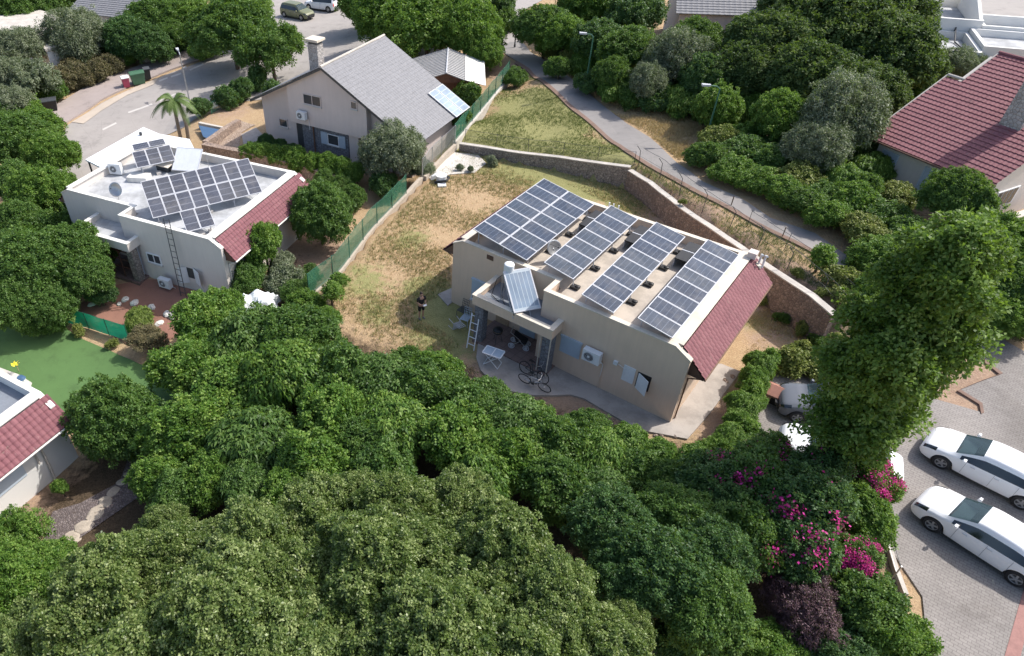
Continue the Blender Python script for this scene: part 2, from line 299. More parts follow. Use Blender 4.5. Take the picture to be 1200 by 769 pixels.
# ------------------------------------------------------------------ mesh helpers
class MB:
    def __init__(s): s.v = []; s.f = []; s.m = []; s.uv = {}
    def add(s, vs, fs, mi=0):
        o = len(s.v); s.v += [tuple(map(float, p)) for p in vs]; s.f += [tuple(i+o for i in f) for f in fs]; s.m += [mi]*len(fs); return o
    def box(s, x0, x1, y0, y1, z0, z1, mi=0):
        s.add([(x0, y0, z0), (x1, y0, z0), (x1, y1, z0), (x0, y1, z0), (x0, y0, z1), (x1, y0, z1), (x1, y1, z1), (x0, y1, z1)],
              [(0, 3, 2, 1), (4, 5, 6, 7), (0, 1, 5, 4), (1, 2, 6, 5), (2, 3, 7, 6), (3, 0, 4, 7)], mi)
        return s
    def hexa(s, b4, t4, mi=0):
        s.add(list(b4)+list(t4), [(0, 3, 2, 1), (4, 5, 6, 7), (0, 1, 5, 4), (1, 2, 6, 5), (2, 3, 7, 6), (3, 0, 4, 7)], mi); return s
    def prism(s, poly, plane, d0, d1, mi=0):
        "poly in 2D; plane 'xz' extrudes along y, 'yz' along x, 'xy' along z"
        def P(a, b, d): return {'xz': (a, d, b), 'yz': (d, a, b), 'xy': (a, b, d)}[plane]
        n = len(poly); vs = [P(a, b, d0) for a, b in poly]+[P(a, b, d1) for a, b in poly]
        fs = [tuple(range(n)), tuple(range(2*n-1, n-1, -1))]+[(i, i+n, (i+1) % n+n, (i+1) % n) for i in range(n)]
        s.add(vs, fs, mi); return s
    def tube(s, pts, rad, n=8, mi=0, cap=True):
        pts = [Vector(p) for p in pts]; rs = rad if hasattr(rad, '__len__') else [rad]*len(pts); rings = []
        for i, p in enumerate(pts):
            t = (pts[min(i+1, len(pts)-1)]-pts[max(i-1, 0)])
            t = t.normalized() if t.length > 1e-9 else Vector((0, 0, 1))
            a = t.orthogonal().normalized() if i == 0 else (rings_a-rings_a.dot(t)*t).normalized()
            rings_a = a; b = t.cross(a)
            rings.append([p+(a*cos(2*pi*k/n)+b*sin(2*pi*k/n))*rs[i] for k in range(n)])
        vs = [q for r in rings for q in r]; fs = []
        for i in range(len(pts)-1):
            for k in range(n): fs.append((i*n+k, i*n+(k+1) % n, (i+1)*n+(k+1) % n, (i+1)*n+k))
        if cap: fs += [tuple(range(n-1, -1, -1)), tuple((len(pts)-1)*n+k for k in range(n))]
        s.add(vs, fs, mi); return s
    def ball(s, c, r, nu=12, nv=8, mi=0):
        rx, ry, rz = r if hasattr(r, '__len__') else (r, r, r); vs = []
        for j in range(nv+1):
            th = pi*j/nv
            for i in range(nu): vs.append((c[0]+rx*sin(th)*cos(2*pi*i/nu), c[1]+ry*sin(th)*sin(2*pi*i/nu), c[2]+rz*cos(th)))
        fs = [(j*nu+i, (j+1)*nu+i, (j+1)*nu+(i+1) % nu, j*nu+(i+1) % nu) for j in range(nv) for i in range(nu)]
        s.add(vs, fs, mi); return s
def build(name, mb, mats, parent=None, smooth=False, uvquads=None):
    me = bpy.data.meshes.new(name); me.from_pydata(mb.v, [], mb.f); 
    if isinstance(mats, str): mats = [mats]
    for m in mats: me.materials.append(MAT[m])
    if any(mb.m): me.polygons.foreach_set('material_index', mb.m)
    if uvquads is not None:
        l = me.uv_layers.new(name='UVMap')
        for fi, uvs in uvquads.items():
            for li, u in zip(me.polygons[fi].loop_indices, uvs): l.data[li].uv = u
    if smooth: me.polygons.foreach_set('use_smooth', [True]*len(me.polygons))
    me.validate(); me.update()
    bm = bmesh.new(); bm.from_mesh(me); bmesh.ops.recalc_face_normals(bm, faces=bm.faces); bm.to_mesh(me); bm.free()
    o = bpy.data.objects.new(name, me); C.objects.link(o)
    if parent is not None: o.parent = parent
    return o
def tag(o, label=None, cat=None, group=None, kind=None):
    if label: o['label'] = label
    if cat: o['category'] = cat
    if group: o['group'] = group
    if kind: o['kind'] = kind
    return o
def thing(name, label, cat, loc=(0, 0, 0), rz=0, group=None):
    o = bpy.data.objects.new(name, None); C.objects.link(o); o.empty_display_size = .3
    o.location = tuple(map(float, loc)); o.rotation_euler = (0, 0, rz); return tag(o, label, cat, group)
def copy_tree(o, parent=None, label=None):
    c = o.copy(); C.objects.link(c)
    if parent is not None: c.parent = parent
    if label: c['label'] = label
    for ch in list(o.children): copy_tree(ch, c)
    return c
class Frame:
    def __init__(s, o, az): s.o = np.array(o, float); s.az = az; s.A = np.array([cos(az), sin(az), 0]); s.B = np.array([-sin(az), cos(az), 0])
    def w(s, a, b, z): return s.o+a*s.A+b*s.B+np.array([0, 0, z])
    def onb(s, px, py, b):
        "photo pixel -> (a, z) on the vertical wall plane b = const"
        d = ray(px, py); c = np.array([0, 0, HC])-s.o; t = (b-c@s.B)/(d@s.B); P = c+t*d; return P@s.A, P[2]
    def ona(s, px, py, a):
        d = ray(px, py); c = np.array([0, 0, HC])-s.o; t = (a-c@s.A)/(d@s.A); P = c+t*d; return P@s.B, P[2]
    def onz(s, px, py, z):
        P = at(px, py, z+s.o[2])-s.o; return P@s.A, P@s.B
# ------------------------------------------------------------------ ground and flat surfaces
def axis(a, b, step, lo, hi):
    inner = list(np.arange(a, b+1e-6, step)); l = []; x = a; s = step
    while x > lo: s *= 1.5; x -= s; l.append(x)
    r = []; x = b; s = step
    while x < hi: s *= 1.5; x += s; r.append(x)
    return np.array(l[::-1]+inner+r)
ZB = []   # zone blobs: (x, y, radius, channel, weight)
def zb(px, py, rp, ch, w):
    P = G(px, py); Q = G(px+rp, py); ZB.append((P[0], P[1], abs(Q[0]-P[0])+.3, ch, w))
# channel 0 green, 1 dirt, 2 dark soil
for a in [(600, 150, 60, 0, 1.0), (650, 140, 55, 0, .9), (620, 120, 40, 0, .9), (700, 180, 40, 0, .8), (560, 160, 40, 0, .9), (730, 200, 25, 0, .7), (650, 185, 50, 0, .8), (590, 180, 50, 0, .7), (540, 165, 30, 0, .8),
          (620, 205, 30, 0, .6), (680, 215, 40, 0, .8), (740, 235, 30, 0, .8), (420, 330, 35, 0, .65), (480, 280, 22, 0, .5), (500, 340, 25, 0, .8), (520, 370, 30, 0, .85), (520, 400, 40, 0, .6), (440, 370, 20, 0, .6), (900, 380, 20, 0, .7), (930, 425, 30, 0, .6),
          (820, 250, 30, 1, .9), (870, 290, 30, 1, .9), (920, 320, 30, 1, .9), (960, 345, 30, 1, .7), (780, 225, 25, 1, .7), (900, 400, 30, 1, .55), (1130, 440, 40, 1, 1.0), (1110, 470, 25, 1, 1.0), (620, 470, 60, 1, .9), (690, 480, 50, 1, .9), (560, 450, 30, 1, .7), (480, 390, 40, 1, .3), (290, 280, 60, 1, .9), (360, 300, 50, 1, .9), (610, 520, 60, 1, .7), (690, 590, 60, 1, .7), (860, 500, 50, 1, .8), (70, 590, 60, 1, .8), (1010, 620, 60, 1, .8), (900, 740, 60, 1, .8),
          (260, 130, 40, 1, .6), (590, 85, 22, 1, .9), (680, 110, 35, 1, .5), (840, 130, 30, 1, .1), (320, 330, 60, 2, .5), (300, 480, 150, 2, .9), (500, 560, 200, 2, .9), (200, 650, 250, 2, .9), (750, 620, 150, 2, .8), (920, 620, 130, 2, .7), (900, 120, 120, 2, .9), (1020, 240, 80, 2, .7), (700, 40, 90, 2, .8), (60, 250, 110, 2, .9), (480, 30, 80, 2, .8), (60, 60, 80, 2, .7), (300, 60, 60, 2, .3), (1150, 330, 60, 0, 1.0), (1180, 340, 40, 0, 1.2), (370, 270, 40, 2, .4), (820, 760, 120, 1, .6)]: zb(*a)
xs = axis(-66, 92, .6, -2500, 2500); ys = axis(4, 132, .6, -2500, 2500)
GX, GY = np.meshgrid(xs, ys); GZ = hgt(GX, GY)
nx, ny = len(xs), len(ys)
me = bpy.data.meshes.new('ground'); me.vertices.add(nx*ny)
me.vertices.foreach_set('co', np.stack([GX, GY, GZ], -1).ravel().astype(np.float32))
ii = np.arange(nx*ny).reshape(ny, nx); q = np.stack([ii[:-1, :-1], ii[:-1, 1:], ii[1:, 1:], ii[1:, :-1]], -1).reshape(-1, 4)
me.loops.add(q.size); me.loops.foreach_set('vertex_index', q.ravel().astype(np.int32)); me.polygons.add(len(q))
me.polygons.foreach_set('loop_start', (np.arange(len(q))*4).astype(np.int32)); me.update(calc_edges=True); me.validate()
ch = np.zeros((ny, nx, 4)); ch[..., 3] = 1
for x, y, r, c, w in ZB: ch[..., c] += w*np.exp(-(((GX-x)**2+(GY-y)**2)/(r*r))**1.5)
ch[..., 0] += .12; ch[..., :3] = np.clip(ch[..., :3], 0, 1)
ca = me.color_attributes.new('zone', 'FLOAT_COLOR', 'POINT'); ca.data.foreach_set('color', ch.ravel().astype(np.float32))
me.materials.append(MAT['ground_soil']); me.polygons.foreach_set('use_smooth', [True]*len(me.polygons))
go = bpy.data.objects.new('ground', me); C.objects.link(go); tag(go, kind='structure')
def sheet(name, poly, mat_, off, step=.7, zf=None, wpoly=False, edge=0):
    "polygon in photo pixels (or world xy) laid on the terrain"
    P = [tuple(p[:2]) for p in poly] if wpoly else [tuple(G(*p)[:2]) for p in poly]
    b = []
    for i in range(len(P)):
        p, q_ = np.array(P[i]), np.array(P[(i+1) % len(P)]); n = max(1, int(np.linalg.norm(q_-p)/step))
        for k in range(n): b.append(tuple(p+(q_-p)*k/n))
    bb = np.array(b); x0, y0 = bb.min(0); x1, y1 = bb.max(0); st = max(step, math.sqrt((x1-x0)*(y1-y0)/12000))
    gx, gy = np.meshgrid(np.arange(x0+st/2, x1, st), np.arange(y0+st/2, y1, st)); gx, gy = gx.ravel(), gy.ravel()
    ins = in_poly(gx, gy, b); 
    d = np.min(np.hypot(gx[ins][:, None]-bb[:, 0], gy[ins][:, None]-bb[:, 1]), axis=1) if ins.any() else np.array([])
    pts = [Vector(p) for p in b]+[Vector((x, y)) for x, y, dd in zip(gx[ins], gy[ins], d) if dd > st*.35]
    vo, eo, fo, *_ = geometry.delaunay_2d_cdt(pts, [], [list(range(len(b)))], 1, 1e-4)
    xy = np.array([(v.x, v.y) for v in vo]); z = (hgt(xy[:, 0], xy[:, 1]) if zf is None else np.full(len(xy), zf))+off
    mb = MB(); mb.v = [(float(x), float(y), float(zz)) for (x, y), zz in zip(xy, z)]; mb.f = [tuple(f) for f in fo]; mb.m = [0]*len(mb.f)
    if edge:
        n0 = len(b); # skirt down
        for i in range(n0):
            x, y = b[i]; mb.v.append((x, y, float(hgt(x, y)) + off-edge if zf is None else zf+off-edge))
        k = len(vo)
        # boundary vertices keep their input order in the cdt output
        for i in range(n0):
            j = (i+1) % n0
            if abs(xy[i][0]-b[i][0])+abs(xy[i][1]-b[i][1]) < 1e-3 and abs(xy[j][0]-b[j][0])+abs(xy[j][1]-b[j][1]) < 1e-3:
                mb.f.append((i, j, k+j, k+i)); mb.m.append(0)
    return build(name, mb, mat_)
def S(*a, **k): return tag(sheet(*a, **k), kind='structure')
S('road', [(60, 205), (78, 148), (118, 122), (155, 104), (200, 86), (240, 71), (266, 58), (276, 25), (325, -14), (430, -14), (436, 40), (520, 60), (520, 80), (420, 95), (345, 112), (300, 118), (262, 122), (215, 150), (150, 172), (110, 240)], 'road_asphalt', .05, 1.2)
S('sidewalk', [(55, 130), (100, 104), (135, 88), (180, 72), (228, 52), (258, 44), (266, 58), (240, 68), (200, 83), (155, 101), (118, 119), (78, 145)], 'sidewalk', .17, 1.0, edge=.2)
S('verge', [(84, 144), (120, 122), (158, 103), (186, 92), (180, 100), (150, 112), (120, 130), (98, 146)], 'verge', .09, .8)
for x0, y0, x1, y1 in [(150, 109, 168, 102), (186, 95, 196, 91), (200, 90, 212, 86), (222, 82, 238, 75), (150, 132, 178, 122), (186, 118, 206, 110), (214, 80, 218, 78), (120, 152, 136, 144)]:
    S('road_marking', [(x0, y0), (x1, y1), (x1+1, y1+1.6), (x0+1, y0+1.6)], 'paint_white', .065, 2)
S('road', [(538, 14), (600, 0), (640, -8), (780, -14), (640, -2), (612, 14), (612, 62), (585, 62), (590, 45), (545, 34), (500, 36)], 'road_asphalt', .05, 1.5)
S('road', [(1060, -10), (1140, 4), (1156, 22), (1215, 42), (1300, 40), (1250, -14)], 'road_asphalt', .05, 1.5)
PL = [(586, 50), (590, 62), (605, 72), (621, 82), (640, 97), (660, 115), (678, 131), (705, 154), (733, 175), (775, 201), (829, 230), (886, 261), (949, 292), (985, 316), (1030, 345), (1085, 385), (1125, 415)]
PR = [(1160, 393), (1100, 360), (1050, 332), (1006, 310), (954, 274), (902, 256), (866, 232), (824, 214), (795, 193), (760, 161), (735, 146), (711, 128), (690, 110), (665, 90), (640, 72), (622, 62), (612, 50)]
S('path', PL+PR, 'path_asphalt', .06, .7, edge=.1)
kl = PL[2:]+[(x-2.2, y+3.2) for x, y in PL[2:]][::-1]
S('kerb', kl, 'kerb_brown', .10, .6, edge=.12)
S('parking_paving', [(1124, 412), (1160, 390), (1200, 413), (1280, 450), (1330, 560), (1330, 820), (1092, 820), (1080, 700), (1040, 640), (1018, 585), (960, 580), (900, 545), (880, 505), (880, 452), (915, 432), (985, 440), (1060, 455), (1100, 470), (1152, 485), (1150, 474), (1124, 458), (1174, 439), (1135, 409)], 'pavers', .06, .7, edge=.08)
S('red_paving_band', [(1170, 790), (1196, 700), (1215, 640), (1226, 640), (1210, 705), (1190, 790)], 'brick_band', .072, 1)
kb = [(1135, 409), (1174, 439), (1124, 458), (1150, 474), (1152, 485)]
S('kerb', kb+[(x-3.5, y+1.5) for x, y in kb][::-1], 'kerb_brown', .10, .5, edge=.1)
S('lawn', [(-40, 350), (0, 378), (60, 372), (90, 395), (130, 412), (165, 428), (235, 440), (215, 500), (110, 500), (40, 500), (-40, 480)], 'turf', .05, .8)
S('lawn', [(1135, 285), (1215, 270), (1260, 300), (1230, 370), (1160, 350)], 'lawn_green', .05, .8)
S('mulch_bed', [(88, 362), (108, 346), (135, 335), (175, 328), (235, 330), (262, 345), (240, 375), (205, 395), (180, 412), (150, 405), (110, 380)], 'mulch_red', .05, .6)
S('gravel_bed', [(62, 600), (95, 590), (140, 566), (150, 540), (185, 530), (182, 560), (160, 585), (110, 620), (70, 650), (50, 640)], 'gravel_dark', .05, .5)
S('terrace', [(-40, 415), (0, 432), (22, 440), (38, 450), (33, 463), (30, 475), (-40, 470)], 'concrete_pale', .10, .6, edge=.12)
# ------------------------------------------------------------------ roofs and panels
def tile_roof(mb, o, U, V, lu, lv, row=.34, col=.24, ncs=4, amp=.035, mask=None, mi=0, thick=.04, step_h=.055):
    o, U, V = map(lambda t: np.array(t, float), (o, U, V)); Nn = np.cross(U, V); Nn /= np.linalg.norm(Nn)
    if Nn[2] < 0: Nn = -Nn
    nr = max(1, round(lv/row)); ncol = max(1, round(lu/col)); row = lv/nr; col = lu/ncol; n = ncol*ncs
    for r in range(nr):
        vs = []
        for k, (v, h) in enumerate(((r*row, step_h*.1 if 0 else step_h), ((r+1)*row+.01, 0.004))):
            for i in range(n+1):
                u = i*lu/n; hh = h+amp*abs(cos(pi*(u/col+(.5 if r % 2 and 0 else 0))))
                vs.append(o+U*u+V*v+Nn*hh)
        for i in range(n+1): u = i*lu/n; vs.append(o+U*u+V*(r*row)-Nn*(thick if r == 0 else .01))
        fs = []
        for i in range(n):
            if mask is not None and not mask((i+.5)*lu/n, (r+.5)*row): continue
            fs.append((i, i+1, n+1+i+1, n+1+i)); fs.append((2*(n+1)+i, 2*(n+1)+i+1, i+1, i))
        mb.add(vs, fs, mi)
    return mb
def panel(name, parent, o, U, V, w, h, cellmat, th=.04, fr=.035, frame='aluminium', portrait=False, bw=None):
    o, U, V = map(lambda t: np.array(t, float), (o, U, V)); Nn = np.cross(U, V); mb = MB()
    P = lambda u, v, n: o+U*u+V*v+Nn*n
    out = [(0, 0), (w, 0), (w, h), (0, h)]; inn = [(fr, fr), (w-fr, fr), (w-fr, h-fr), (fr, h-fr)]
    vs = [P(u, v, 0) for u, v in out]+[P(u, v, th) for u, v in out]+[P(u, v, th) for u, v in inn]+[P(u, v, th-.008) for u, v in inn]
    fs = [(3, 2, 1, 0)]+[(i, (i+1) % 4, (i+1) % 4+4, i+4) for i in range(4)]+[(i+4, (i+1) % 4+4, (i+1) % 4+8, i+8) for i in range(4)]+[(i+8, (i+1) % 4+8, (i+1) % 4+12, i+12) for i in range(4)]
    mb.add(vs, fs, 0); mb.add([], [(12, 13, 14, 15)], 1) if 0 else None
    mb.f.append((12, 13, 14, 15)); mb.m.append(1)
    uv = [(0, 0), (1, 0), (1, 1), (0, 1)] if portrait else [(0, 0), (0, 1), (1, 1), (1, 0)]
    me_uv = {len(mb.f)-1: uv}
    return build(name, mb, [frame, cellmat], parent, uvquads=me_uv)
def rotz(az): return np.array([cos(az), sin(az), 0]), np.array([-sin(az), cos(az), 0])
# ------------------------------------------------------------------ the three flat-roofed houses
def flat_house(label, o, az, W, wallm, capm, deckm, tile, D=9.0, porch_tile='patio_tile', colm='stone_cladding', stuc2=None, parts=True):
    h = thing('flat_roof_house', label, 'house', o, az, None); F = Frame(o, az); T = 4.25; t = .2; WL = -6.1
    dn = -3.2
    mb = MB()   # walls
    mb.prism([(0, dn), (W, dn), (W, 3.78), (W-.72, T), (0, T)], 'xz', 0, t)
    mb.prism([(WL, dn), (0, dn), (0, T), (WL+.6, T), (WL, 3.9)], 'xz', 1.15, 1.15+t)
    mb.box(0, t, t+.002, 1.148, dn, T-.002)
    mb.prism([(WL, dn), (W, dn), (W, 3.78), (W-.72, T), (WL+.6, T), (WL, 3.9)], 'xz', D-t, D)
    mb.box(W-t, W-.002, t+.002, D-t-.002, dn, 3.3); mb.box(WL+.002, WL+t, 1.15+t+.002, D-t-.002, dn, 3.3)
    mb.box(W-.95, W-.73, t+.002, D-t-.002, 3.3, T-.002); mb.box(WL+.4, WL+.6, 1.352, D-t-.002, 3.3, T-.002)
    build('wall', mb, wallm, h)
    mb = MB(); mb.box(t+.001, W-.951, t+.001, D-t-.001, 3.62, 3.72); mb.box(WL+.601, t, 1.351, D-t-.001, 3.61, 3.71)
    build('roof_deck', mb, deckm, h)
    cw = .03; c0, c1 = T-.001, T+.05
    def capx(x0, x1, y0, y1, z=c0): mb.box(x0, x1, y0, y1, z, z+.05)
    mb = MB(); capx(-cw, W-.74, -cw, t+cw); mb.hexa([(W-.74, -cw, c0), (W+cw, -cw, 3.77), (W+cw, t+cw, 3.77), (W-.74, t+cw, c0)], [(W-.74, -cw, c1), (W+cw, -cw, 3.83), (W+cw, t+cw, 3.83), (W-.74, t+cw, c1)])
    capx(WL+.6, -cw, 1.15-cw, 1.15+t+cw); mb.hexa([(WL-cw, 1.12, 3.89), (WL+.6, 1.12, c0), (WL+.6, 1.38, c0), (WL-cw, 1.38, 3.89)], [(WL-cw, 1.12, 3.95), (WL+.6, 1.12, c1), (WL+.6, 1.38, c1), (WL-cw, 1.38, 3.95)])
    capx(-cw, t+cw, t+cw, 1.38); capx(WL+.6, W-.74, D-t-cw, D+cw)
    mb.hexa([(W-.74, D-t-cw, c0), (W+cw, D-t-cw, 3.77), (W+cw, D+cw, 3.77), (W-.74, D+cw, c0)], [(W-.74, D-t-cw, c1), (W+cw, D-t-cw, 3.83), (W+cw, D+cw, 3.83), (W-.74, D+cw, c1)])
    mb.hexa([(WL-cw, D-t-cw, 3.89), (WL+.6, D-t-cw, c0), (WL+.6, D+cw, c0), (WL-cw, D+cw, 3.89)], [(WL-cw, D-t-cw, 3.95), (WL+.6, D-t-cw, c1), (WL+.6, D+cw, c1), (WL-cw, D+cw, 3.95)])
    capx(W-1.12, W-.5, t+cw, D-t-cw, T+.003); capx(WL+.32, WL+.72, 1.38, D-t-cw, T+.003)
    build('parapet_cap', mb, capm, h)
    # tiled skirts on both ends
    for side in (1, -1):
        b0 = .22 if side == 1 else 1.37; b1 = D+.12
        x0, z0, x1, z1 = (W-.5, 4.2, W+.68, 3.0) if side == 1 else (WL+.32, 4.2, WL-.75, 3.1)
        if side == -1: b1 = D-.22
        sl = math.hypot(x1-x0, z1-z0); V = np.array([(x0-x1)/sl, 0, (z0-z1)/sl])
        mb = MB(); tile_roof(mb, (x1, b0, z1), (0, 1, 0), V, b1-b0, sl-.02, .30, .26)
        ro = build('tiled_skirt', mb, tile, h)
        mb = MB(); mb.box(min(x1, W if side == 1 else WL)+.001, max(x1, W if side == 1 else WL)-.001, b0, b1, z1-.09, z1-.045)
        mb.prism([(x1, z1-.04), (x0, z0-.07), (x0, z1-.04)], 'xz', b0+.03, b0+.06); mb.prism([(x1, z1-.04), (x0, z0-.07), (x0, z1-.04)], 'xz', b1-.06, b1-.03)
        build('soffit', mb, 'wood_dark' if side == 1 else 'rust_metal', h)
        mb = MB(); mb.tube([(x1+side*.05, b0, z1-.03), (x1+side*.05, b1, z1-.06)], .05, 8); mb.tube([(x1+side*.05, b0+.1, z1-.05), (W+side*.05 if side == 1 else WL-.05, b0+.15, z1-.4), (W+.05 if side == 1 else WL-.05, b0+.15, 0)], .035, 8)
        build('gutter', mb, capm if deckm != 'roof_deck_tan' else 'rust_metal', h)
    # porch
    x0, x1, y0 = -3.3, 1.2, -1.0; zt, zb_ = 3.05, 2.5
    mb = MB(); mb.box(x0, x1, y0, y0+.22, zb_, zt); mb.box(x0, x0+.22, y0+.222, 1.148, zb_, zt); mb.box(x1-.22, x1, y0+.222, -.002, zb_, zt)
    build('porch_beam', mb, stuc2 or wallm, h)
    mb = MB(); mb.box(x0-.03, x1+.03, y0-.03, y0+.25, zt-.001, zt+.05); mb.box(x0-.03, x0+.25, y0+.25, 1.14, zt-.001, zt+.05); mb.box(x1-.25, x1+.03, y0+.25, -.01, zt-.001, zt+.05)
    build('parapet_cap', mb, capm, h)
    mb = MB(); mb.box(x0+.221, -.003, y0+.221, 1.147, 2.6, 2.75); mb.box(-.003, x1-.221, y0+.221, -.003, 2.6, 2.75)
    build('porch_roof', mb, 'roof_deck_grey' if deckm == 'roof_deck_tan' else deckm, h)
    for cx, cy in ((-2.95, -.62), (.88, -.55)):
        mb = MB(); mb.box(cx-.24, cx+.24, cy-.24, cy+.24, -.5, zb_-.002)
        build('column', mb, colm, h)
    mb = MB(); mb.box(-3.2, -.002, -.95, 1.148, -.8, .16); mb.box(-.002, 1.15, -.95, -.002, -.8, .16)
    build('porch_floor', mb, porch_tile, h)
    return h, F
def window(name, h, F, b, rect, frame='white_paint', pane='window_glass', mull=1, depth=.07, bars=False, sill=True):
    "rect = (a0, a1, z0, z1) in the wall plane; sits proud of the wall that faces -b"
    a0, a1, z0, z1 = rect; w = .06; y1 = b-.002; y0 = b-depth; mb = MB()
    mb.box(a0, a0+w, y0, y1, z0, z1); mb.box(a1-w, a1, y0, y1, z0, z1); mb.box(a0+w, a1-w, y0, y1, z0, z0+w); mb.box(a0+w, a1-w, y0, y1, z1-w, z1)
    for k in range(mull):
        c = a0+(a1-a0)*(k+1)/(mull+1); mb.box(c-.025, c+.025, y0+.004, y1, z0+w, z1-w)
    f = build('window', mb, frame, h)
    mb = MB(); mb.box(a0+w, a1-w, b-.03, b-.004, z0+w, z1-w); build('pane', mb, pane, f)
    if sill: mb = MB(); mb.box(a0-.06, a1+.06, b-.14, b-.003, z0-.06, z0-.002); build('sill', mb, 'concrete_pale', f)
    return f
def shutter(h, b, rect, m='shutter_blue', name='roller_shutter', depth=.05):
    a0, a1, z0, z1 = rect; mb = MB(); mb.box(a0, a1, b-depth, b-.002, z0, z1)
    n = int((z1-z0)/.07)
    for k in range(n): z = z0+(k+.1)*(z1-z0)/n; mb.box(a0+.04, a1-.04, b-depth-.012, b-depth-.001, z, z+(z1-z0)/n*.75)
    mb.box(a0-.04, a1+.04, b-depth-.03, b-.002, z1+.001, z1+.12); return build(name, mb, m, h)
def onwall(F, b, p0, p1):
    a0, z1 = F.onb(p0[0], p0[1], b); a1, z0 = F.onb(p1[0], p1[1], b); return (min(a0, a1), max(a0, a1), min(z0, z1), max(z0, z1))
def ac_unit(label, loc, az, group=None, w=.85, d=.32, h=.62, bracket=True, side=-1):
    t = thing('air_conditioner', label, 'air conditioner', loc, az, group)
    mb = MB(); mb.box(-w/2, w/2, -d/2, d/2, 0, h); build('casing', mb, 'white_plastic', t)
    mb = MB(); mb.tube([(-w*.12, -d/2-.012, h/2), (-w*.12, -d/2-.002, h/2)], .235, 20)
    g = build('fan_grille', mb, 'dark_metal', t)
    mb = MB()
    for r in (.08, .14, .2, .24): mb.tube([(-w*.12+r*cos(k*pi/10), -d/2-.022, h/2+r*sin(k*pi/10)) for k in range(21)], .006, 4, cap=False)
    mb.tube([(-w*.12, -d/2-.024, h/2), (-w*.12, -d/2-.013, h/2)], .06, 10); build('fan_guard', mb, 'white_plastic', g)
    if bracket:
        mb = MB(); 
        for x in (-w*.32, w*.32): mb.box(x-.02, x+.02, -d/2, d/2+.1, -.05, -.002); mb.tube([(x, d/2+.08, -.3), (x, -d/2+.03, -.05)], .012, 6)
        build('bracket', mb, 'steel', t)
    mb = MB(); mb.tube([(w/2, 0, .12), (w/2+.07, .05, .1), (w/2+.08, d/2+.06, -.1), (w/2+.06, d/2+.09, -.9)], .018, 6); build('pipe', mb, 'white_plastic', t)
    return t
def dish(label, loc, aim, r=.45, m='steel'):
    t = thing('satellite_dish', label, 'satellite dish', loc); aim = Vector(aim).normalized(); a = aim.orthogonal().normalized(); b = aim.cross(a); c = Vector((0, 0, .75))
    vs = []; n, k = 24, 5; vs.append(c-aim*.07)
    for j in range(1, k+1):
        rr = r*j/k
        for i in range(n): vs.append(c+a*rr*cos(2*pi*i/n)+b*rr*1.08*sin(2*pi*i/n)+aim*(.13*(rr/r)**2-.07))
    fs = [(0, 1+i, 1+(i+1) % n) for i in range(n)]+[(1+(j-1)*n+i, 1+j*n+i, 1+j*n+(i+1) % n, 1+(j-1)*n+(i+1) % n) for j in range(1, k) for i in range(n)]
    mb = MB(); mb.add(vs, fs); o = build('reflector', mb, m, t, True); sm = o.modifiers.new('s', 'SOLIDIFY'); sm.thickness = .015
    mb = MB(); mb.tube([(0, 0, 0), (0, 0, .7), c-aim*.08], .022, 8); build('mast', mb, 'steel', t)
    mb = MB(); mb.tube([c-b*r*.95, c+aim*.42-b*.1], .012, 6); mb.ball(c+aim*.45-b*.08, .045, 8, 6); build('feed_arm', mb, 'dark_metal', t)
    return t
# main house ---------------------------------------------------------------
AZM = -.7305; A0, B0 = rotz(AZM); MO = np.array([4.539, 29.961, 0])+A0*5.05-B0*1.33
main, FM = flat_house('large beige flat-roofed house carrying four rows of blue solar panels, in the middle', MO, AZM, 7.05, 'stucco_tan', 'cap_cream', 'roof_deck_tan', 'tile_red')
shutter(main, 0, (1.25, 2.3, 1.25, 2.15))
window('window', main, FM, 1.15, (-4.75, -3.85, .9, 2.2), pane='window_glass', mull=1); shutter(main, 1.15, (-4.75+.02, -3.9, 1.25, 2.2), depth=.1)
mb = MB(); r = onwall(FM, 1.15, (571, 298), (578, 306)); mb.box(r[0], r[1], 1.12, 1.148, r[2], r[3])
for k in range(5): z = r[2]+(k+.5)*(r[3]-r[2])/5; mb.box(r[0]+.02, r[1]-.02, 1.105, 1.118, z-.01, z+.01)
build('vent_grille', mb, 'rust_metal', main)
# utility shutters on the front wall
r = onwall(FM, 0, (733, 424), (744, 449)); mb = MB(); mb.box(r[0], r[0]+.55, -.04, -.002, 1.25, 2.15); build('shutter_leaf', mb, 'white_plastic', main)
mb = MB(); mb.box(5.12, 5.75, -.012, -.001, 1.2, 2.1); build('utility_opening', mb, 'black_plastic', main)
mb = MB(); mb.hexa([(5.16, -.03, 1.15), (5.74, -.34, 1.15), (5.74, -.30, 1.15), (5.17, 0, 1.15)], [(5.16, -.03, 2.05), (5.74, -.34, 2.05), (5.74, -.30, 2.05), (5.17, 0, 2.05)]); build('shutter_leaf', mb, 'white_plastic', main)
mb = MB(); mb.box(3.95, 4.15, -.1, -.002, 1.95, 2.15); mb.tube([(4.18, -.05, 2.05), (4.5, -.05, 1.95), (4.55, -.05, 1.5)], .012, 6); build('meter_box', mb, 'white_plastic', main)
mb = MB(); mb.tube([(3.5, -.05, .1), (3.5, -.05, 1.9)], .02, 6); build('drain_pipe', mb, 'stucco_tan', main)
mb = MB(); mb.box(-1.6, -.7, 1.1, 1.147, .17, 2.2); build('door', mb, 'shutter_blue', main)
mb = MB(); mb.box(-3.1, -2.3, 1.1, 1.147, .17, 2.2); d_ = build('door', mb, 'wood_light', main)
mb = MB(); mb.tube([(1.16, -.95, 0), (1.16, -.95, 2.5)], .03, 8); build('downpipe', mb, 'cap_cream', main)
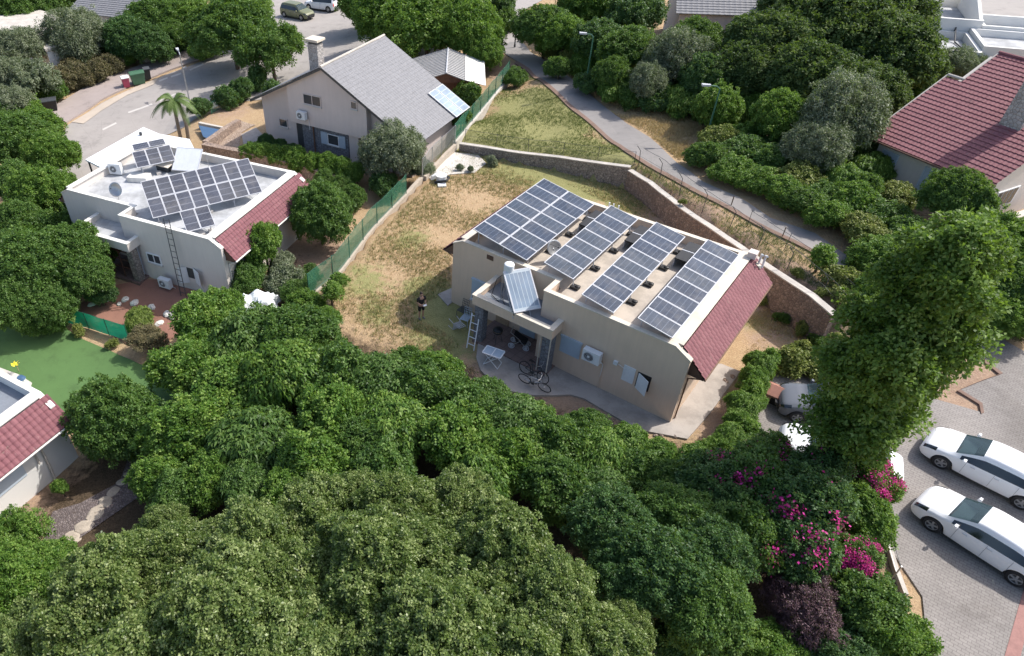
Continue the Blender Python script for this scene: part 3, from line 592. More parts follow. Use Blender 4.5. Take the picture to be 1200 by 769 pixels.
mb = MB(); mb.tube([(.58, -.85, 0), (.58, -.85, 2.5)], .025, 8); build('downpipe', mb, 'cap_cream', main)
# right side wall window + white vent pipes on back parapet
mb = MB(); mb.box(6.35, 6.75, 8.55, 8.98, 4.3, 4.62); build('chimney_block', mb, 'stucco_pink', main)
for x in (6.9, 7.1): mb = MB(); mb.tube([(x, 8.95, 3.8), (x, 8.95, 4.5), (x+.1, 8.8, 4.55)], .05, 8); build('vent_pipe', mb, 'white_plastic', main)
for x in (-1.25, -1.0, -.7): mb = MB(); mb.tube([(x, 9.15, 3.7), (x, 9.15, 4.5)], .04, 8); build('vent_pipe', mb, 'white_plastic', main)
ac_unit('white air conditioner on the beige wall between the closed shutter and the open hatch', FM.w(3.0, -.3, 1.75), AZM)
# concrete apron
ap = [(560, 405), (558, 420), (563, 435), (575, 448), (598, 460), (625, 465), (650, 465), (668, 464), (685, 469), (700, 478), (747, 505), (805, 516), (832, 485), (867, 437), (845, 428), (815, 428)]
wp = [tuple(G(*p)[:2]) for p in ap]+[tuple(FM.w(6.9, 4.6, 0)[:2]), tuple(FM.w(6.9, .1, 0)[:2]), tuple(FM.w(0, .1, 0)[:2]), tuple(FM.w(-3.1, .8, 0)[:2])]
S('concrete_apron', wp, 'concrete', .10, .7, wpoly=True, edge=.14)
S('concrete_apron', [tuple(FM.w(a, b, 0)[:2]) for a, b in ((-7.1, 1.2), (-6.0, .7), (-6.0, 3.0), (-6.6, 3.0))], 'concrete', .05, .5, wpoly=True, edge=.05)
S('concrete_slab', [(492, 205), (500, 192), (529, 179), (560, 182), (570, 192), (556, 203), (528, 205), (505, 212)], 'concrete_pale', .06, .5, edge=.06)
PWm, PHm, TL = 1.66, 1.01, radians(10.07)
def array(label, a0, b0, n, m, hasblack=True):
    t = thing('solar_array', label, 'solar array', FM.w(a0, b0, 3.72), AZM); zl = 4.49-3.72; U = (0, 1, 0); V = (cos(TL), 0, -sin(TL)); zh = zl+m*PWm*sin(TL)
    Lx = m*PWm*cos(TL)
    for j in range(m):
        for i in range(n):
            o = np.array([0, 0, zh])+np.array(V)*j*PWm+np.array(U)*i*PHm
            # panel local axes: X along the tilt, Y along the row
            panel('panel', t, o, V, U, PWm-.02, PHm-.02, 'pv_blue', portrait=True)
    mb = MB()
    ny_ = 4 if n == 7 else 5
    for k in range(ny_):
        y = .45+k*(n*PHm-.9)/(ny_-1)
        mb.box(.08, .12, y-.02, y+.02, 0, zh-.06); mb.box(Lx-.2, Lx-.16, y-.02, y+.02, 0, zl-.02)
        mb.hexa([(.05, y-.02, zh-.10), (Lx-.05, y-.02, zl-.05), (Lx-.05, y+.02, zl-.05), (.05, y+.02, zh-.10)], [(.05, y-.02, zh-.05), (Lx-.05, y-.02, zl-.01), (Lx-.05, y+.02, zl-.01), (.05, y+.02, zh-.05)])
        if m == 2: mb.box(Lx/2-.02, Lx/2+.02, y-.02, y+.02, 0, (zh+zl)/2-.05)
    build('mounting_rail', mb, 'aluminium', t)
    for k in range(ny_):
        y = .45+k*(n*PHm-.9)/(ny_-1); mb = MB(); mb.box(Lx-.25, Lx+.16, y-.16, y+.16, -.001, .14); mb.ball((Lx+.08, y, .16), (.13, .12, .06), 8, 6); build('ballast', mb, 'black_plastic', t)
    return t
array('widest solar array, two panels across, along the left edge of the middle house roof', -5.05, 1.33, 7, 2)
array('solar row right beside the widest two-panel array on the middle house', -.86, 1.32, 7, 1)
array('third row of solar panels from the left on the middle house roof', 1.77, .13, 8, 1)
array('rightmost solar row on the middle house, along the red tiled edge', 4.455, .09, 8, 1)
for i, (a0, a1, nm) in enumerate(((-1.65, -.95, 'first gap'), (.95, 1.7, 'second gap'), (3.6, 4.4, 'third gap'))):
    t = thing('black_solar_mat', 'pair of black mats at the far end of the %s between solar rows' % nm, 'heating mat', FM.w(a0, 6.45, 3.75), AZM)
    for k in range(2):
        mb = MB(); mb.box(0, a1-a0, k*1.0, k*1.0+.9, .44, .50); build('mat', mb, 'black_plastic', t)
    mb = MB(); mb.box(0, a1-a0, .92, .98, .44, .51); mb.box(0, .04, 0, 1.9, .0, .43); mb.box(a1-a0-.04, a1-a0, 0, 1.9, 0, .43); build('frame', mb, 'aluminium', t)
dish('grey satellite dish on the roof between the two left solar arrays of the middle house', FM.w(-1.35, 3.2, 3.72), (.4, -.8, .45), .42)
# solar water heater on the porch roof
t = thing('solar_water_heater', 'tilted pale blue collector with white tank on the porch roof of the middle house', 'water heater', FM.w(-1.6, .3, 2.75), AZM)
c0 = FM.w(-1.6, .3, 2.75)
def hl(px, py, z): P = at(px, py, z)-c0; return np.array([P@A0, P@B0, P[2]])
q0, q1, q3 = hl(602, 367.5, 3.1), hl(634, 363, 3.1), hl(589, 319, 4.35)
V_ = q3-q0; hv = np.linalg.norm(V_); V_ /= hv; U_ = (q1-q0)-((q1-q0)@V_)*V_; wu = np.linalg.norm(U_); U_ /= wu
panel('collector', t, q0, U_, V_, wu, hv, 'collector', th=.09, fr=.06, portrait=True)
tq = q3+V_*.1+U_*.35-np.array([0, 0, .1]); mb = MB()
mb.tube([tq+np.array([0, 0, -.15]), tq+np.array([0, 0, .38])], .25, 20); mb.ball(tq+np.array([0, 0, .38]), (.25, .25, .08), 20, 8); build('tank', mb, 'white_plastic', t, False)
mb = MB(); 
for P in (q0+V_*hv*.95, q0+V_*hv*.95+U_*.9, tq+U_*.15, tq-U_*.15): mb.tube([P, (P[0], P[1], 0)], .02, 6)
mb.tube([q0+V_*hv*.9, (q0[0], q0[1], .02)], .02, 6); mb.tube([q0+V_*hv*.9+U_*.9, (q0[0]+U_[0]*.9, q0[1]+U_[1]*.9, .02)], .02, 6); build('stand', mb, 'steel', t)
mb = MB(); mb.tube([tq, tq+np.array([-.5, -.2, -.6]), (tq[0]-.6, tq[1]-.4, .05), (q0[0], q0[1]+.1, .05), q0], .02, 6); mb.tube([q0+V_*.1, (q0[0]-.5, q0[1]+.2, .06), (tq[0]-.3, tq[1], .05), tq], .015, 6); build('pipe', mb, 'black_plastic', t)
# left house ---------------------------------------------------------------
LO = np.array([-16.043, 36.218, -1.2]); AZL = radians(-27.23); AL, BL = rotz(AZL)
lh, FL = flat_house('white flat-roofed house with tilted grey solar panels and leaning ladder, left of the middle house', LO, AZL, 7.55, 'stucco_grey', 'cap_white', 'roof_deck_white', 'tile_red', 9.1, stuc2='stucco_grey', colm='stone_grey')
wa = FL.onb(181, 303, 0); window('window', lh, FL, 0, (wa[0]-.55, wa[0]+.55, wa[1]-.35, wa[1]+.35), 'white_paint', mull=1)
da = FL.onb(158, 312, 0)[0]; mb = MB(); mb.box(da, da+.75, -.07, -.002, .15, 2.35); build('door', mb, 'blue_white', lh)
mb = MB(); mb.box(da-.1, da-.01, -.12, -.002, .1, 2.5); mb.box(da-.005, da+.85, -.12, -.002, 2.36, 2.5); build('door_frame', mb, 'dark_metal', lh)
r = onwall(FL, 0, (211, 311), (224, 330)); mb = MB(); mb.hexa([(r[0], -.30, r[2]-.1), (r[1]-.1, -.03, r[2]-.1), (r[1]-.1, 0, r[2]-.1), (r[0], -.26, r[2]-.1)], [(r[0], -.30, r[3]), (r[1]-.1, -.03, r[3]), (r[1]-.1, 0, r[3]), (r[0], -.26, r[3])]); build('shutter_leaf', mb, 'white_plastic', lh)
r2_ = onwall(FL, 0, (226, 314), (240, 334)); mb = MB(); mb.hexa([(r2_[0], -.03, r2_[2]), (r2_[1], -.34, r2_[2]), (r2_[1], -.3, r2_[2]), (r2_[0], 0, r2_[2])], [(r2_[0], -.03, r2_[3]), (r2_[1], -.34, r2_[3]), (r2_[1], -.3, r2_[3]), (r2_[0], 0, r2_[3])]); build('shutter_leaf', mb, 'white_plastic', lh)
mb = MB(); mb.box(r[1]-.1, r2_[0], -.012, -.001, r[2]+.3, r[3]); build('utility_opening', mb, 'dark_metal', lh)
for k in range(4):   # porch screen
    mb = MB(); mb.box(-2.7+k*.85, -2.7+k*.85+.06, -.75, -.7, .16, 2.5); build('screen_post', mb, 'wood_dark', lh)
mb = MB()
for z in (.9, 1.5, 2.1): mb.box(-2.7, .6, -.74, -.71, z, z+.06)
build('screen_rail', mb, 'wood_dark', lh)
def ladder(label, b0, t0, w, n, m='steel', name='ladder', rad=.025):
    b0, t0 = np.array(b0, float), np.array(t0, float); t = thing(name, label, 'ladder', b0); d = t0-b0; hd = np.array([-d[1], d[0], 0]); 
    hd = np.array(w[1], float)/np.linalg.norm(w[1]); ww = w[0]
    for s in (-.5, .5): mb = MB(); mb.tube([hd*s*ww, d+hd*s*ww], rad, 8); build('rail', mb, m, t)
    for k in range(n): c = d*(k+.7)/n; mb = MB(); mb.tube([c-hd*ww/2, c+hd*ww/2], rad*.7, 6); build('rung', mb, m, t)
    return t
ladder('long metal ladder leaning against the front wall of the white house, reaching its roof', FL.w(FL.onb(213, 339, -.75)[0], -.75, 0), FL.w(FL.onb(196, 262, -.08)[0], -.08, 5.0), (.42, AL), 13, 'dark_metal')
ac_unit('white air conditioner standing low beside the door of the white house', FL.w(FL.onb(194, 333, -.5)[0], -.5, .12), AZL, bracket=False)
ac_unit('white air conditioner sitting on the flat roof of the white house at its left parapet', FL.w(-4.9, 4.9, 3.8), AZL+.25, bracket=False, w=.9, h=.75)
dish('satellite dish on the bare left part of the white house roof', FL.w(-2.2, 2.2, 3.7), (-.25, -.9, .5), .45)
s_ = .845; AZA = radians(24.59); TLA = radians(27.5)
def larray(label, o, nx_, ny_, w=.853, h=1.40, tilt=TLA):
    base = np.array([o[0], o[1], LO[2]+3.72]); t = thing('solar_array', label, 'solar array', base, AZA); z = o[2]-base[2]
    U = (1, 0, 0); V = (0, cos(tilt), sin(tilt))
    for j in range(ny_):
        for i in range(nx_): panel('panel', t, np.array([i*w, 0, z])+np.array(V)*j*h, U, V, w-.02, h-.02, 'pv_grey', portrait=True)
    mb = MB(); D_ = ny_*h
    for i in range(max(2, nx_//2+1)):
        x = .3+i*(nx_*w-.6)/max(1, max(2, nx_//2+1)-1)
        mb.box(x-.02, x+.02, .1, .14, 0, z); y = D_*cos(tilt)-.15; zz = z+(D_-.15/cos(tilt))*sin(tilt)-.04; mb.box(x-.02, x+.02, y-.02, y+.02, 0, zz); mb.tube([(x, .12, z*.3), (x, y, zz*.5)], .015, 6)
    build('mounting_rail', mb, 'aluminium', t)
    for i in range(3): x = .3+i*(nx_*w-.6)/2; mb = MB(); mb.box(x-.15, x+.15, -.02, .35, -.001, .15); build('ballast', mb, 'concrete_pale', t)
    return t
larray('large tilted grey solar array, two by eight panels, on the white house', (-13.77, 35.6, 3.1), 8, 2)
P = at(219, 272.5, 3.0); larray('small pair of grey solar panels just below the large array on the white house', P, 2, 1, h=1.5)
P = at(161, 197.5, 3.3); larray('three tilted grey solar panels at the far left of the white house roof', P, 3, 1)
P = at(157, 177, 3.8); larray('single row of two grey panels behind the group of three on the white house', P, 2, 1, w=1.1, h=.8, tilt=.15)
# roof hatch, heater, slabs
t = thing('solar_water_heater', 'white tank and pale tilted collector at the back parapet of the white house', 'water heater', FL.w(-.2, 8.2, 3.72), AZL)
mb = MB(); mb.tube([(-1.3, .1, 0), (-1.3, .1, 1.15)], .3, 20); mb.ball((-1.3, .1, 1.15), (.3, .3, .1), 20, 8); build('tank', mb, 'white_paint', t)
panel('collector', t, (-1.2, -1.7, .25), (.97, .24, 0), (-.19, .76, .62), 1.9, 1.7, 'white_plastic', th=.08, portrait=True)
mb = MB(); mb.tube([(-1.2, -.4, 0), (-1.2, -.4, 1.2)], .02, 6); mb.tube([(.5, .05, 0), (.5, .05, 1.2)], .02, 6); build('stand', mb, 'steel', t)
t = thing('roof_hatch', 'flat beige roof cover on a grey box behind the large array of the white house', 'roof hatch', FL.w(-2.3, 7.0, 3.72), AZL)
mb = MB(); mb.box(-.5, .5, -.5, .5, -.01, .45); build('curb', mb, 'dark_metal', t); mb = MB(); mb.hexa([(-.8, -.7, .5), (.75, -.7, .45), (.75, .6, .65), (-.8, .6, .7)], [(-.8, -.7, .55), (.75, -.7, .5), (.75, .6, .7), (-.8, .6, .75)]); build('cover', mb, 'cap_cream', t)
tag(build('roof_slab', MB().box(-.7, .7, -.4, .4, 0, .35), 'cap_white'), 'low white masonry block behind the left end of the large grey array', 'masonry block'); 
o = bpy.data.objects['roof_slab']; o.location = tuple(FL.w(-2.9, 4.9, 3.71)); o.rotation_euler = (0, 0, AZL+.3)
# carport behind the left house
t = thing('carport', 'plain white flat carport roof on thin posts behind the white house', 'carport', at(100, 187, 1.4)*0+np.array([0, 0, 0]), 0)
cps = [(100, 187), (168, 149), (187, 157), (222, 163), (228, 175), (196, 176), (150, 183), (118, 196)]
zc = 1.5; cw_ = [at(x, y, zc) for x, y in cps]; cc = np.mean(cw_, 0); t.location = (cc[0], cc[1], float(hgt(cc[0], cc[1]))); z0 = zc-float(t.location.z)
mb = MB(); mb.prism([(p[0]-cc[0], p[1]-cc[1]) for p in cw_], 'xy', z0-.12, z0); build('roof', mb, 'white_paint', t)
mb = MB(); mb.tube([((cw_[1]+cw_[2])[0]/2-cc[0]-.6, (cw_[1]+cw_[2])[1]/2-cc[1]-.9, z0), ((cw_[1]+cw_[2])[0]/2-cc[0]-.6, (cw_[1]+cw_[2])[1]/2-cc[1]-.9, z0+.25)], .12, 10); build('vent', mb, 'dark_metal', t)
for k in (0, 1, 4, 7, 6): p = cw_[k]-cc; p = p*.96; mb = MB(); mb.box(p[0]-.05, p[0]+.05, p[1]-.05, p[1]+.05, -.6, z0-.12); build('post', mb, 'dark_metal', t)
# bottom-left house
bc = at(60, 467, 1.75); AZB = radians(-31.7); AB, BB = rotz(AZB); BO = bc-7.3*AB-9.0*BB; BO[2] = 1.75-4.25
bh, FB = flat_house('white house with a red tiled edge below the lawn, cut off by the left edge', BO, AZB, 7.3, 'stucco_white', 'cap_white', 'roof_deck_grey', 'tile_red')
mb = MB(); mb.box(7.31, 7.34, 4.2, 6.6, 1.5, 2.6); build('roller_shutter', mb, 'blue_white', bh)
mb = MB(); mb.tube([(7.36, 7.6, 2.9), (7.4, 7.6, 1.2), (7.5, 7.5, .1)], .05, 8); mb.tube([(7.36, 7.3, 2.9), (7.4, 7.25, 1.6)], .04, 8); build('downpipe', mb, 'cap_concrete', bh)
# gable house ---------------------------------------------------------------
GO = np.array([-10.4, 56.8, -1.0]); AZG = radians(-33.54); AG, BG = rotz(AZG); FG = Frame(GO, AZG)
gh = thing('gable_house', 'two-storey pink-beige house with a steep plain grey roof and stone chimney', 'house', GO, AZG)
rn, rx_ = -1.45, 7.4; zr = 7.6; aR = 8.2; aLe, zLe = .5, 3.75; aRe, zRe = 16.3, 3.0
sL = (zr-zLe)/(aR-aLe); sR = (zr-zRe)/(aRe-aR)
def groof(a): return zr-(aR-a)*sL if a < aR else zr-(a-aR)*sR
wl, wr = 1.0, 15.6; bN, bF = -1.15, 7.0
mb = MB(); mb.prism([(wl, -1.5), (wr, -1.5), (wr, groof(wr)-.12), (aR, zr-.12), (wl, groof(wl)-.12)], 'xz', bN+.6, bN+.8)
mb.prism([(wl, -1.5), (wr, -1.5), (wr, groof(wr)-.12), (aR, zr-.12), (wl, groof(wl)-.12)], 'xz', bF-.2, bF)
mb.box(wl+.001, wl+.2, bN+.801, bF-.201, -1.5, groof(wl)-.14); mb.box(wr-.2, wr-.001, bN+.801, bF-.201, -1.5, groof(wr)-.14)
build('wall', mb, 'stucco_pink', gh)
a1g, _ = FG.onb(339, 130, bN); a2g, _ = FG.onb(430, 150, bN); _, zbN = FG.onb(385, 153, bN)
zlow = 2.55
mb = MB(); mb.prism([(a1g, zlow), (a2g, zlow), (a2g, groof(a2g)-.13), (aR, zr-.13), (a1g, groof(a1g)-.13)], 'xz', bN, bN+.598); build('upper_bay', mb, 'stucco_pink', gh)
mb = MB(); mb.box(a1g+.9, a2g-2.1, bN+.35, bN+.596, -1, zlow-.002); build('stone_cladding', mb, 'stone_cladding', gh)
mb = MB(); mb.box(a2g-1.9, a2g-1.0, bN+.2, bN+.596, -1, zlow-.002); build('pier', mb, 'stucco_pink', gh)
for rect, mull in ((((355, 109), (377, 126)), 1), (((411, 118), (419, 129)), 0)):
    window('window', gh, FG, bN, onwall(FG, bN, *rect), 'stucco_pink', mull=mull, pane='pot_blue' if 0 else 'window_glass')
window('window', gh, FG, bN+.6, onwall(FG, bN+.6, (327, 138), (338, 150)), 'stucco_pink', mull=0)
r = onwall(FG, bN+.35, (384, 159), (398, 172)); r = (r[0], r[1], max(.8, r[2]), 2.1); window('window', gh, FG, bN+.35, r, 'white_paint', mull=0)
w_ = (r[1]-r[0])*.55
for s, a in ((0, r[0]-w_-.02), (1, r[1]+.02)): mb = MB(); mb.box(a, a+w_, bN+.27, bN+.348, r[2]-.05, r[3]+.05); build('shutter', mb, 'shutter_blue', gh)
mb = MB(); mb.box(a1g+.15, a1g+.95, bN+.5, bN+.597, -.5, 2.2); build('door', mb, 'dark_metal', gh)
mb = MB(); mb.box(a2g-.75, a2g+.1, bN+.52, bN+.597, .7, 2.2); build('window_recess', mb, 'curtain_pale', gh)
mb = MB(); mb.tube([(a1g+2.1, bN+.25, -.5), (a1g+2.1, bN+.25, 2.5)], .06, 8); build('pillar', mb, 'rust_metal', gh)
mb = MB()
tile_roof(mb, (aRe, rn, zRe), (0, 1, 0), np.array([-(aRe-aR), 0, zr-zRe])/math.hypot(aRe-aR, zr-zRe), rx_-rn, math.hypot(aRe-aR, zr-zRe), .33, .3, 4, .014, step_h=.02)
tile_roof(mb, (aLe, rn, zLe), (0, 1, 0), np.array([(aR-aLe), 0, zr-zLe])/math.hypot(aR-aLe, zr-zLe), rx_-rn, math.hypot(aR-aLe, zr-zLe), .33, .3, 4, .014, step_h=.02)
ro = build('roof', mb, 'tile_grey', gh)
mb = MB(); mb.tube([(aR, rn, zr+.03), (aR, rx_, zr+.03)], .10, 10); build('ridge', mb, 'cap_concrete', ro)
mb = MB()
for b_ in (rn+.02, rx_-.06):
    for (p, q) in (((aLe, zLe), (aR, zr)), ((aR, zr), (aRe, zRe))): mb.hexa([(p[0], b_, p[1]-.22), (q[0], b_, q[1]-.22), (q[0], b_+.05, q[1]-.22), (p[0], b_+.05, p[1]-.22)], [(p[0], b_, p[1]-.03), (q[0], b_, q[1]-.03), (q[0], b_+.05, q[1]-.03), (p[0], b_+.05, p[1]-.03)])
build('barge_board', mb, 'dark_metal', ro)
# chimney
ca = 6.3; mb = MB(); mb.box(ca-.45, ca+.45, .2, .95, groof(ca)-1.0, 8.55); chn = build('chimney', mb, 'chimney_stone', gh)
mb = MB(); mb.box(ca-.6, ca+.6, .05, 1.1, 8.75, 8.92); mb.box(ca-.4, ca+.4, .25, .9, 8.551, 8.749, 1); build('chimney_cap', mb, ['cap_cream', 'dark_metal'], chn)
# skylight/solar collectors low on right slope
sv = np.array([-(aRe-aR), 0, zr-zRe]); sv /= np.linalg.norm(sv)
for k in range(2): panel('collector', gh, np.array([aRe+.12, 4.9+k*1.2, zRe+.02]), (0, 1, 0), sv, 1.15, 3.0, 'collector', th=.08, fr=.05)
ac_unit('white air conditioner hung under the upstairs window of the grey-roofed gable house', FG.w(onwall(FG, bN, (350, 128), (361, 139))[0]+.5, bN-.3, onwall(FG, bN, (350, 128), (361, 139))[2]), AZG)
# pavilion --------------------------------------------------------------
PO = (at(523, 86, 2.9)+at(525, 57, 2.9))/2; gz = float(hgt(PO[0], PO[1])); PO[2] = gz; AZP = radians(-6.5); pv_ = thing('pavilion', 'open wooden garden pavilion with a ribbed grey metal gable roof beside the grey-roofed house', 'pavilion', PO, AZP)
def ribroof(mb, p, U, V, lu, lv, rib=.28, ribs=True):
    n = round(lu/rib); p, U, V = map(lambda t: np.array(t, float), (p, U, V)); Nn = np.cross(U, V); Nn /= np.linalg.norm(Nn); Nn = Nn if Nn[2] > 0 else -Nn
    mb.add([p, p+U*lu, p+U*lu+V*lv, p+V*lv, p-Nn*.03, p+U*lu-Nn*.03, p+U*lu+V*lv-Nn*.03, p+V*lv-Nn*.03], [(0, 1, 2, 3), (7, 6, 5, 4), (0, 4, 5, 1), (1, 5, 6, 2), (2, 6, 7, 3), (3, 7, 4, 0)])
    for i in range(n+1 if ribs else 0):
        q = p+U*(lu*i/n-.04*(i/n)); mb.add([q, q+U*.05, q+U*.05+V*lv, q+V*lv]+[x+Nn*.05 for x in (q, q+U*.05, q+U*.05+V*lv, q+V*lv)], [(4, 5, 6, 7), (0, 1, 5, 4), (1, 2, 6, 5), (2, 3, 7, 6), (3, 0, 4, 7)])
zrr = 2.9-gz; ze = 1.85-gz; zm = zrr-.62; hy = 3.45; hx = 3.5; xm = 1.65
def slope(x0, z0, x1, z1, ribs): sl = math.hypot(x1-x0, z1-z0); mb = MB(); ribroof(mb, (x0, -hy, z0), (0, 1, 0), ((x1-x0)/sl, 0, (z1-z0)/sl), 2*hy, sl, .42, ribs); return mb
pr = build('roof', slope(-hx, ze, 0, zrr, True), 'metal_roof', pv_)
build('roof', slope(xm, zm, 0, zrr, True), 'metal_roof', pv_); build('awning_sheet', slope(hx, ze, xm+.02, zm+.05, False), 'cap_white', pv_)
mb = MB(); mb.tube([(0, -hy, zrr+.03), (0, hy, zrr+.03)], .07, 8); build('ridge', mb, 'aluminium', pr)
mb = MB(); mb.prism([(-hx+.5, ze+.05), (hx-.8, ze+.05), (0, zrr-.15)], 'xz', -hy+.5, -hy+.55); mb.prism([(-hx+.3, ze), (hx-.6, ze), (0, zrr-.12)], 'xz', hy-.5, hy-.45); build('gable_board', mb, 'wood_dark', pv_)
for x in (-hx+.5, hx-.6):
    for y in (-hy+.5, hy-.5): mb = MB(); mb.box(x-.08, x+.08, y-.08, y+.08, -.6, ze); build('post', mb, 'wood_dark', pv_)
mb = MB(); mb.box(-hx+.4, 1.0, -hy+1.9, -hy+1.95, 0, ze); mb.box(-hx+.4, -hx+.45, -hy+1.951, hy-.75, 0, ze); build('panel_wall', mb, 'wood_dark', pv_)
# red roofed house at the right ------------------------------------------
RO = np.array([31.8, 40.8, 1.3]); AZR = radians(-67.8); AR_, BR_ = rotz(AZR); FRr = Frame(RO, AZR)
rh = thing('tiled_house', 'house with a broad dark red tiled roof and square chimney at the right edge', 'house', RO, AZR)
ze = 2.9; slp = radians(28); tn = math.tan(slp); V = (0, cos(slp), sin(slp)); RB = 8.2; lv = RB/cos(slp)
def rmask(u, v): b = v*cos(slp); return u-.5 > (-.5 if b < 5.7 else .5)
mb = MB(); tile_roof(mb, (-.5, 0, ze), (1, 0, 0), V, 7.85, lv, .33, .25, 4, .028, rmask, step_h=.045)
tile_roof(mb, (.5, 2*RB-2, ze+2*tn), (1, 0, 0), (0, -cos(slp), sin(slp)), 6.85, (RB-2)/cos(slp), .33, .25, 4, .028, step_h=.045)
ro = build('roof', mb, 'tile_maroon', rh)
mb = MB(); mb.tube([(.45, RB, ze+RB*tn+.05), (7.4, RB, ze+RB*tn+.05)], .11, 8); build('ridge', mb, 'tile_maroon', ro)
mb = MB(); mb.tube([(-.5, 5.72, ze+5.72*tn+.06), (.55, 5.72, ze+5.72*tn+.06)], .09, 8); mb.tube([(-.53, 0, ze+.05), (-.53, 5.7, ze+5.7*tn+.05)], .05, 6); mb.tube([(.47, 5.75, ze+5.75*tn+.05), (.47, RB, ze+RB*tn+.05)], .05, 6); build('edge_trim', mb, 'cap_concrete', ro)
mb = MB(); mb.tube([(-.5, -.08, ze-.04), (7.4, -.08, ze-.06)], .06, 8); build('gutter', mb, 'wood_dark', ro)
mb = MB(); mb.box(.1, 6.9, .7, .9, -1.5, ze+.2); mb.prism([(.9, -1.5), (14, -1.5), (14, ze+2*tn), (RB, ze+RB*tn-.15), (.9, ze+.9*tn-.1)], 'yz', 6.9, 7.1)
mb.prism([(.9, -1.5), (14, -1.5), (14, ze+2*tn-.5), (RB, ze+RB*tn-.3), (5.8, ze+5.8*tn-.3), (.9, ze+.9*tn-.15)], 'yz', .1, .3)
build('wall', mb, 'stucco_grey', rh)
for (a, b) in ((.5, 1.6), (3.3, 4.3), (5.2, 6.2)):
    f_ = window('window', rh, FRr, .7, (a, b, .7, 2.3), 'blue_white', pane='shutter_blue', mull=1)
f = MB(); f.box(7.102, 7.16, 1.6, 3.6, 1.0, 2.1); wf = build('window', f, 'white_paint', rh); f = MB()
for k in range(4): f.box(7.161, 7.175, 1.68+k*.46, 2.06+k*.46, 1.06, 2.04)
build('pane', f, 'window_glass', wf)
mb = MB(); cx, cy = 5.0, 4.1; zc_ = ze+cy*tn
mb.hexa([(cx-.6, cy-.45, zc_-.9), (cx+.6, cy-.45, zc_-.9), (cx+.6, cy+.75, zc_-.9), (cx-.6, cy+.75, zc_-.9)], [(cx-.5, cy-.35, zc_+3.0), (cx+.5, cy-.35, zc_+3.0), (cx+.5, cy+.65, zc_+3.0), (cx-.5, cy+.65, zc_+3.0)])
ch_ = build('chimney', mb, 'chimney_stone', rh); mb = MB(); mb.box(cx-.6, cx+.6, cy-.45, cy+.75, zc_+3.002, zc_+3.12); build('chimney_cap', mb, 'cap_white', ch_)
t = thing('garden_wall', 'brown stone garden wall at the right edge below the gable of the tiled house', 'stone wall', FRr.w(8.2, -.5, 0), AZR); mb = MB(); mb.box(0, .4, 0, 5, -1.5, 1.1); build('wall_body', mb, 'stone_brown', t); mb = MB(); mb.box(-.03, .43, -.03, 5, 1.101, 1.17); build('coping', mb, 'cap_concrete', t)
# white flat roofed house top right ------------------------------------------
def boxroof(name, mb, x0, x1, y0, y1, zt, zd, t=.25, z0=-2):
    mb.box(x0, x1, y0, y0+t, z0, zt); mb.box(x0, x1, y1-t, y1, z0, zt); mb.box(x0, x0+t, y0+t+.001, y1-t-.001, z0, zt-.001); mb.box(x1-t, x1, y0+t+.001, y1-t-.001, z0, zt-.001)
WO = at(1152, 62, 4.8); WO[2] = 2.0; AZW = radians(-25); wh = thing('white_block_house', 'group of white flat-roofed cubes with parapets in the top right corner', 'house', WO, AZW); FW = Frame(WO, AZW)
b1 = (FW.onz(1096, 41, 2.3)[1]+FW.onz(1140, 46, 2.3)[1])/2; a0w, zt1 = FW.onb(1083, 18, b1); a1w, zt2 = FW.onb(1153, 26, b1); zt = (zt1+zt2)/2
a2w, zr_b = FW.onb(1152, 54, .6)
mb = MB(); boxroof('w', mb, -8, 0, 0, b1-.05, 2.8, 2.3); boxroof('w', mb, -8.5, a1w, b1, b1+8.5, zt, zt-.9); boxroof('w', mb, .05, 12, .6, b1+1.5 if 0 else b1-.05, zr_b, 2.6) if a1w > .1 else boxroof('w', mb, .05, 12, .6, 7, zr_b, 2.6)
boxroof('w', mb, a1w+.05, 12, b1, b1+4, zr_b+.25, 2.6)
build('wall', mb, 'stucco_white', wh)
mb = MB(); mb.box(-7.7, -.3, .3, b1-.35, 2.1, 2.2); mb.box(-8.2, a1w-.3, b1+.3, b1+8.2, zt-1, zt-.9); mb.box(.32, 11.7, .9, b1-.31, 2.5, 2.6); mb.box(a1w+.35, 11.7, b1+.3, b1+3.7, 2.5, 2.6); build('roof_deck', mb, 'roof_deck_white', wh)
mb = MB(); 
for x in (a1w-.28, a1w-4.2): mb.prism([(b1+.4, zt), (b1+7.5, zt), (b1+7.5, zt+2.2)], 'yz', x, x+.25)
mb.box(a1w-3.94, a1w-.29, b1+7.25, b1+7.5, zt, zt+2.2); build('sloping_parapet', mb, 'stucco_white', wh)
mb = MB(); mb.box(5.2, 6.2, 2.0, 2.9, 2.6, zr_b+.7); build('chimney_block', mb, 'stucco_white', wh)
mb = MB(); mb.tube([(-1, b1-.1, 2.2), (-1, b1-.1, 3.1), (-1, b1-1.6, 2.3), (-.4, .5, 2.3)], .06, 6); build('pipe', mb, 'dark_metal', wh)
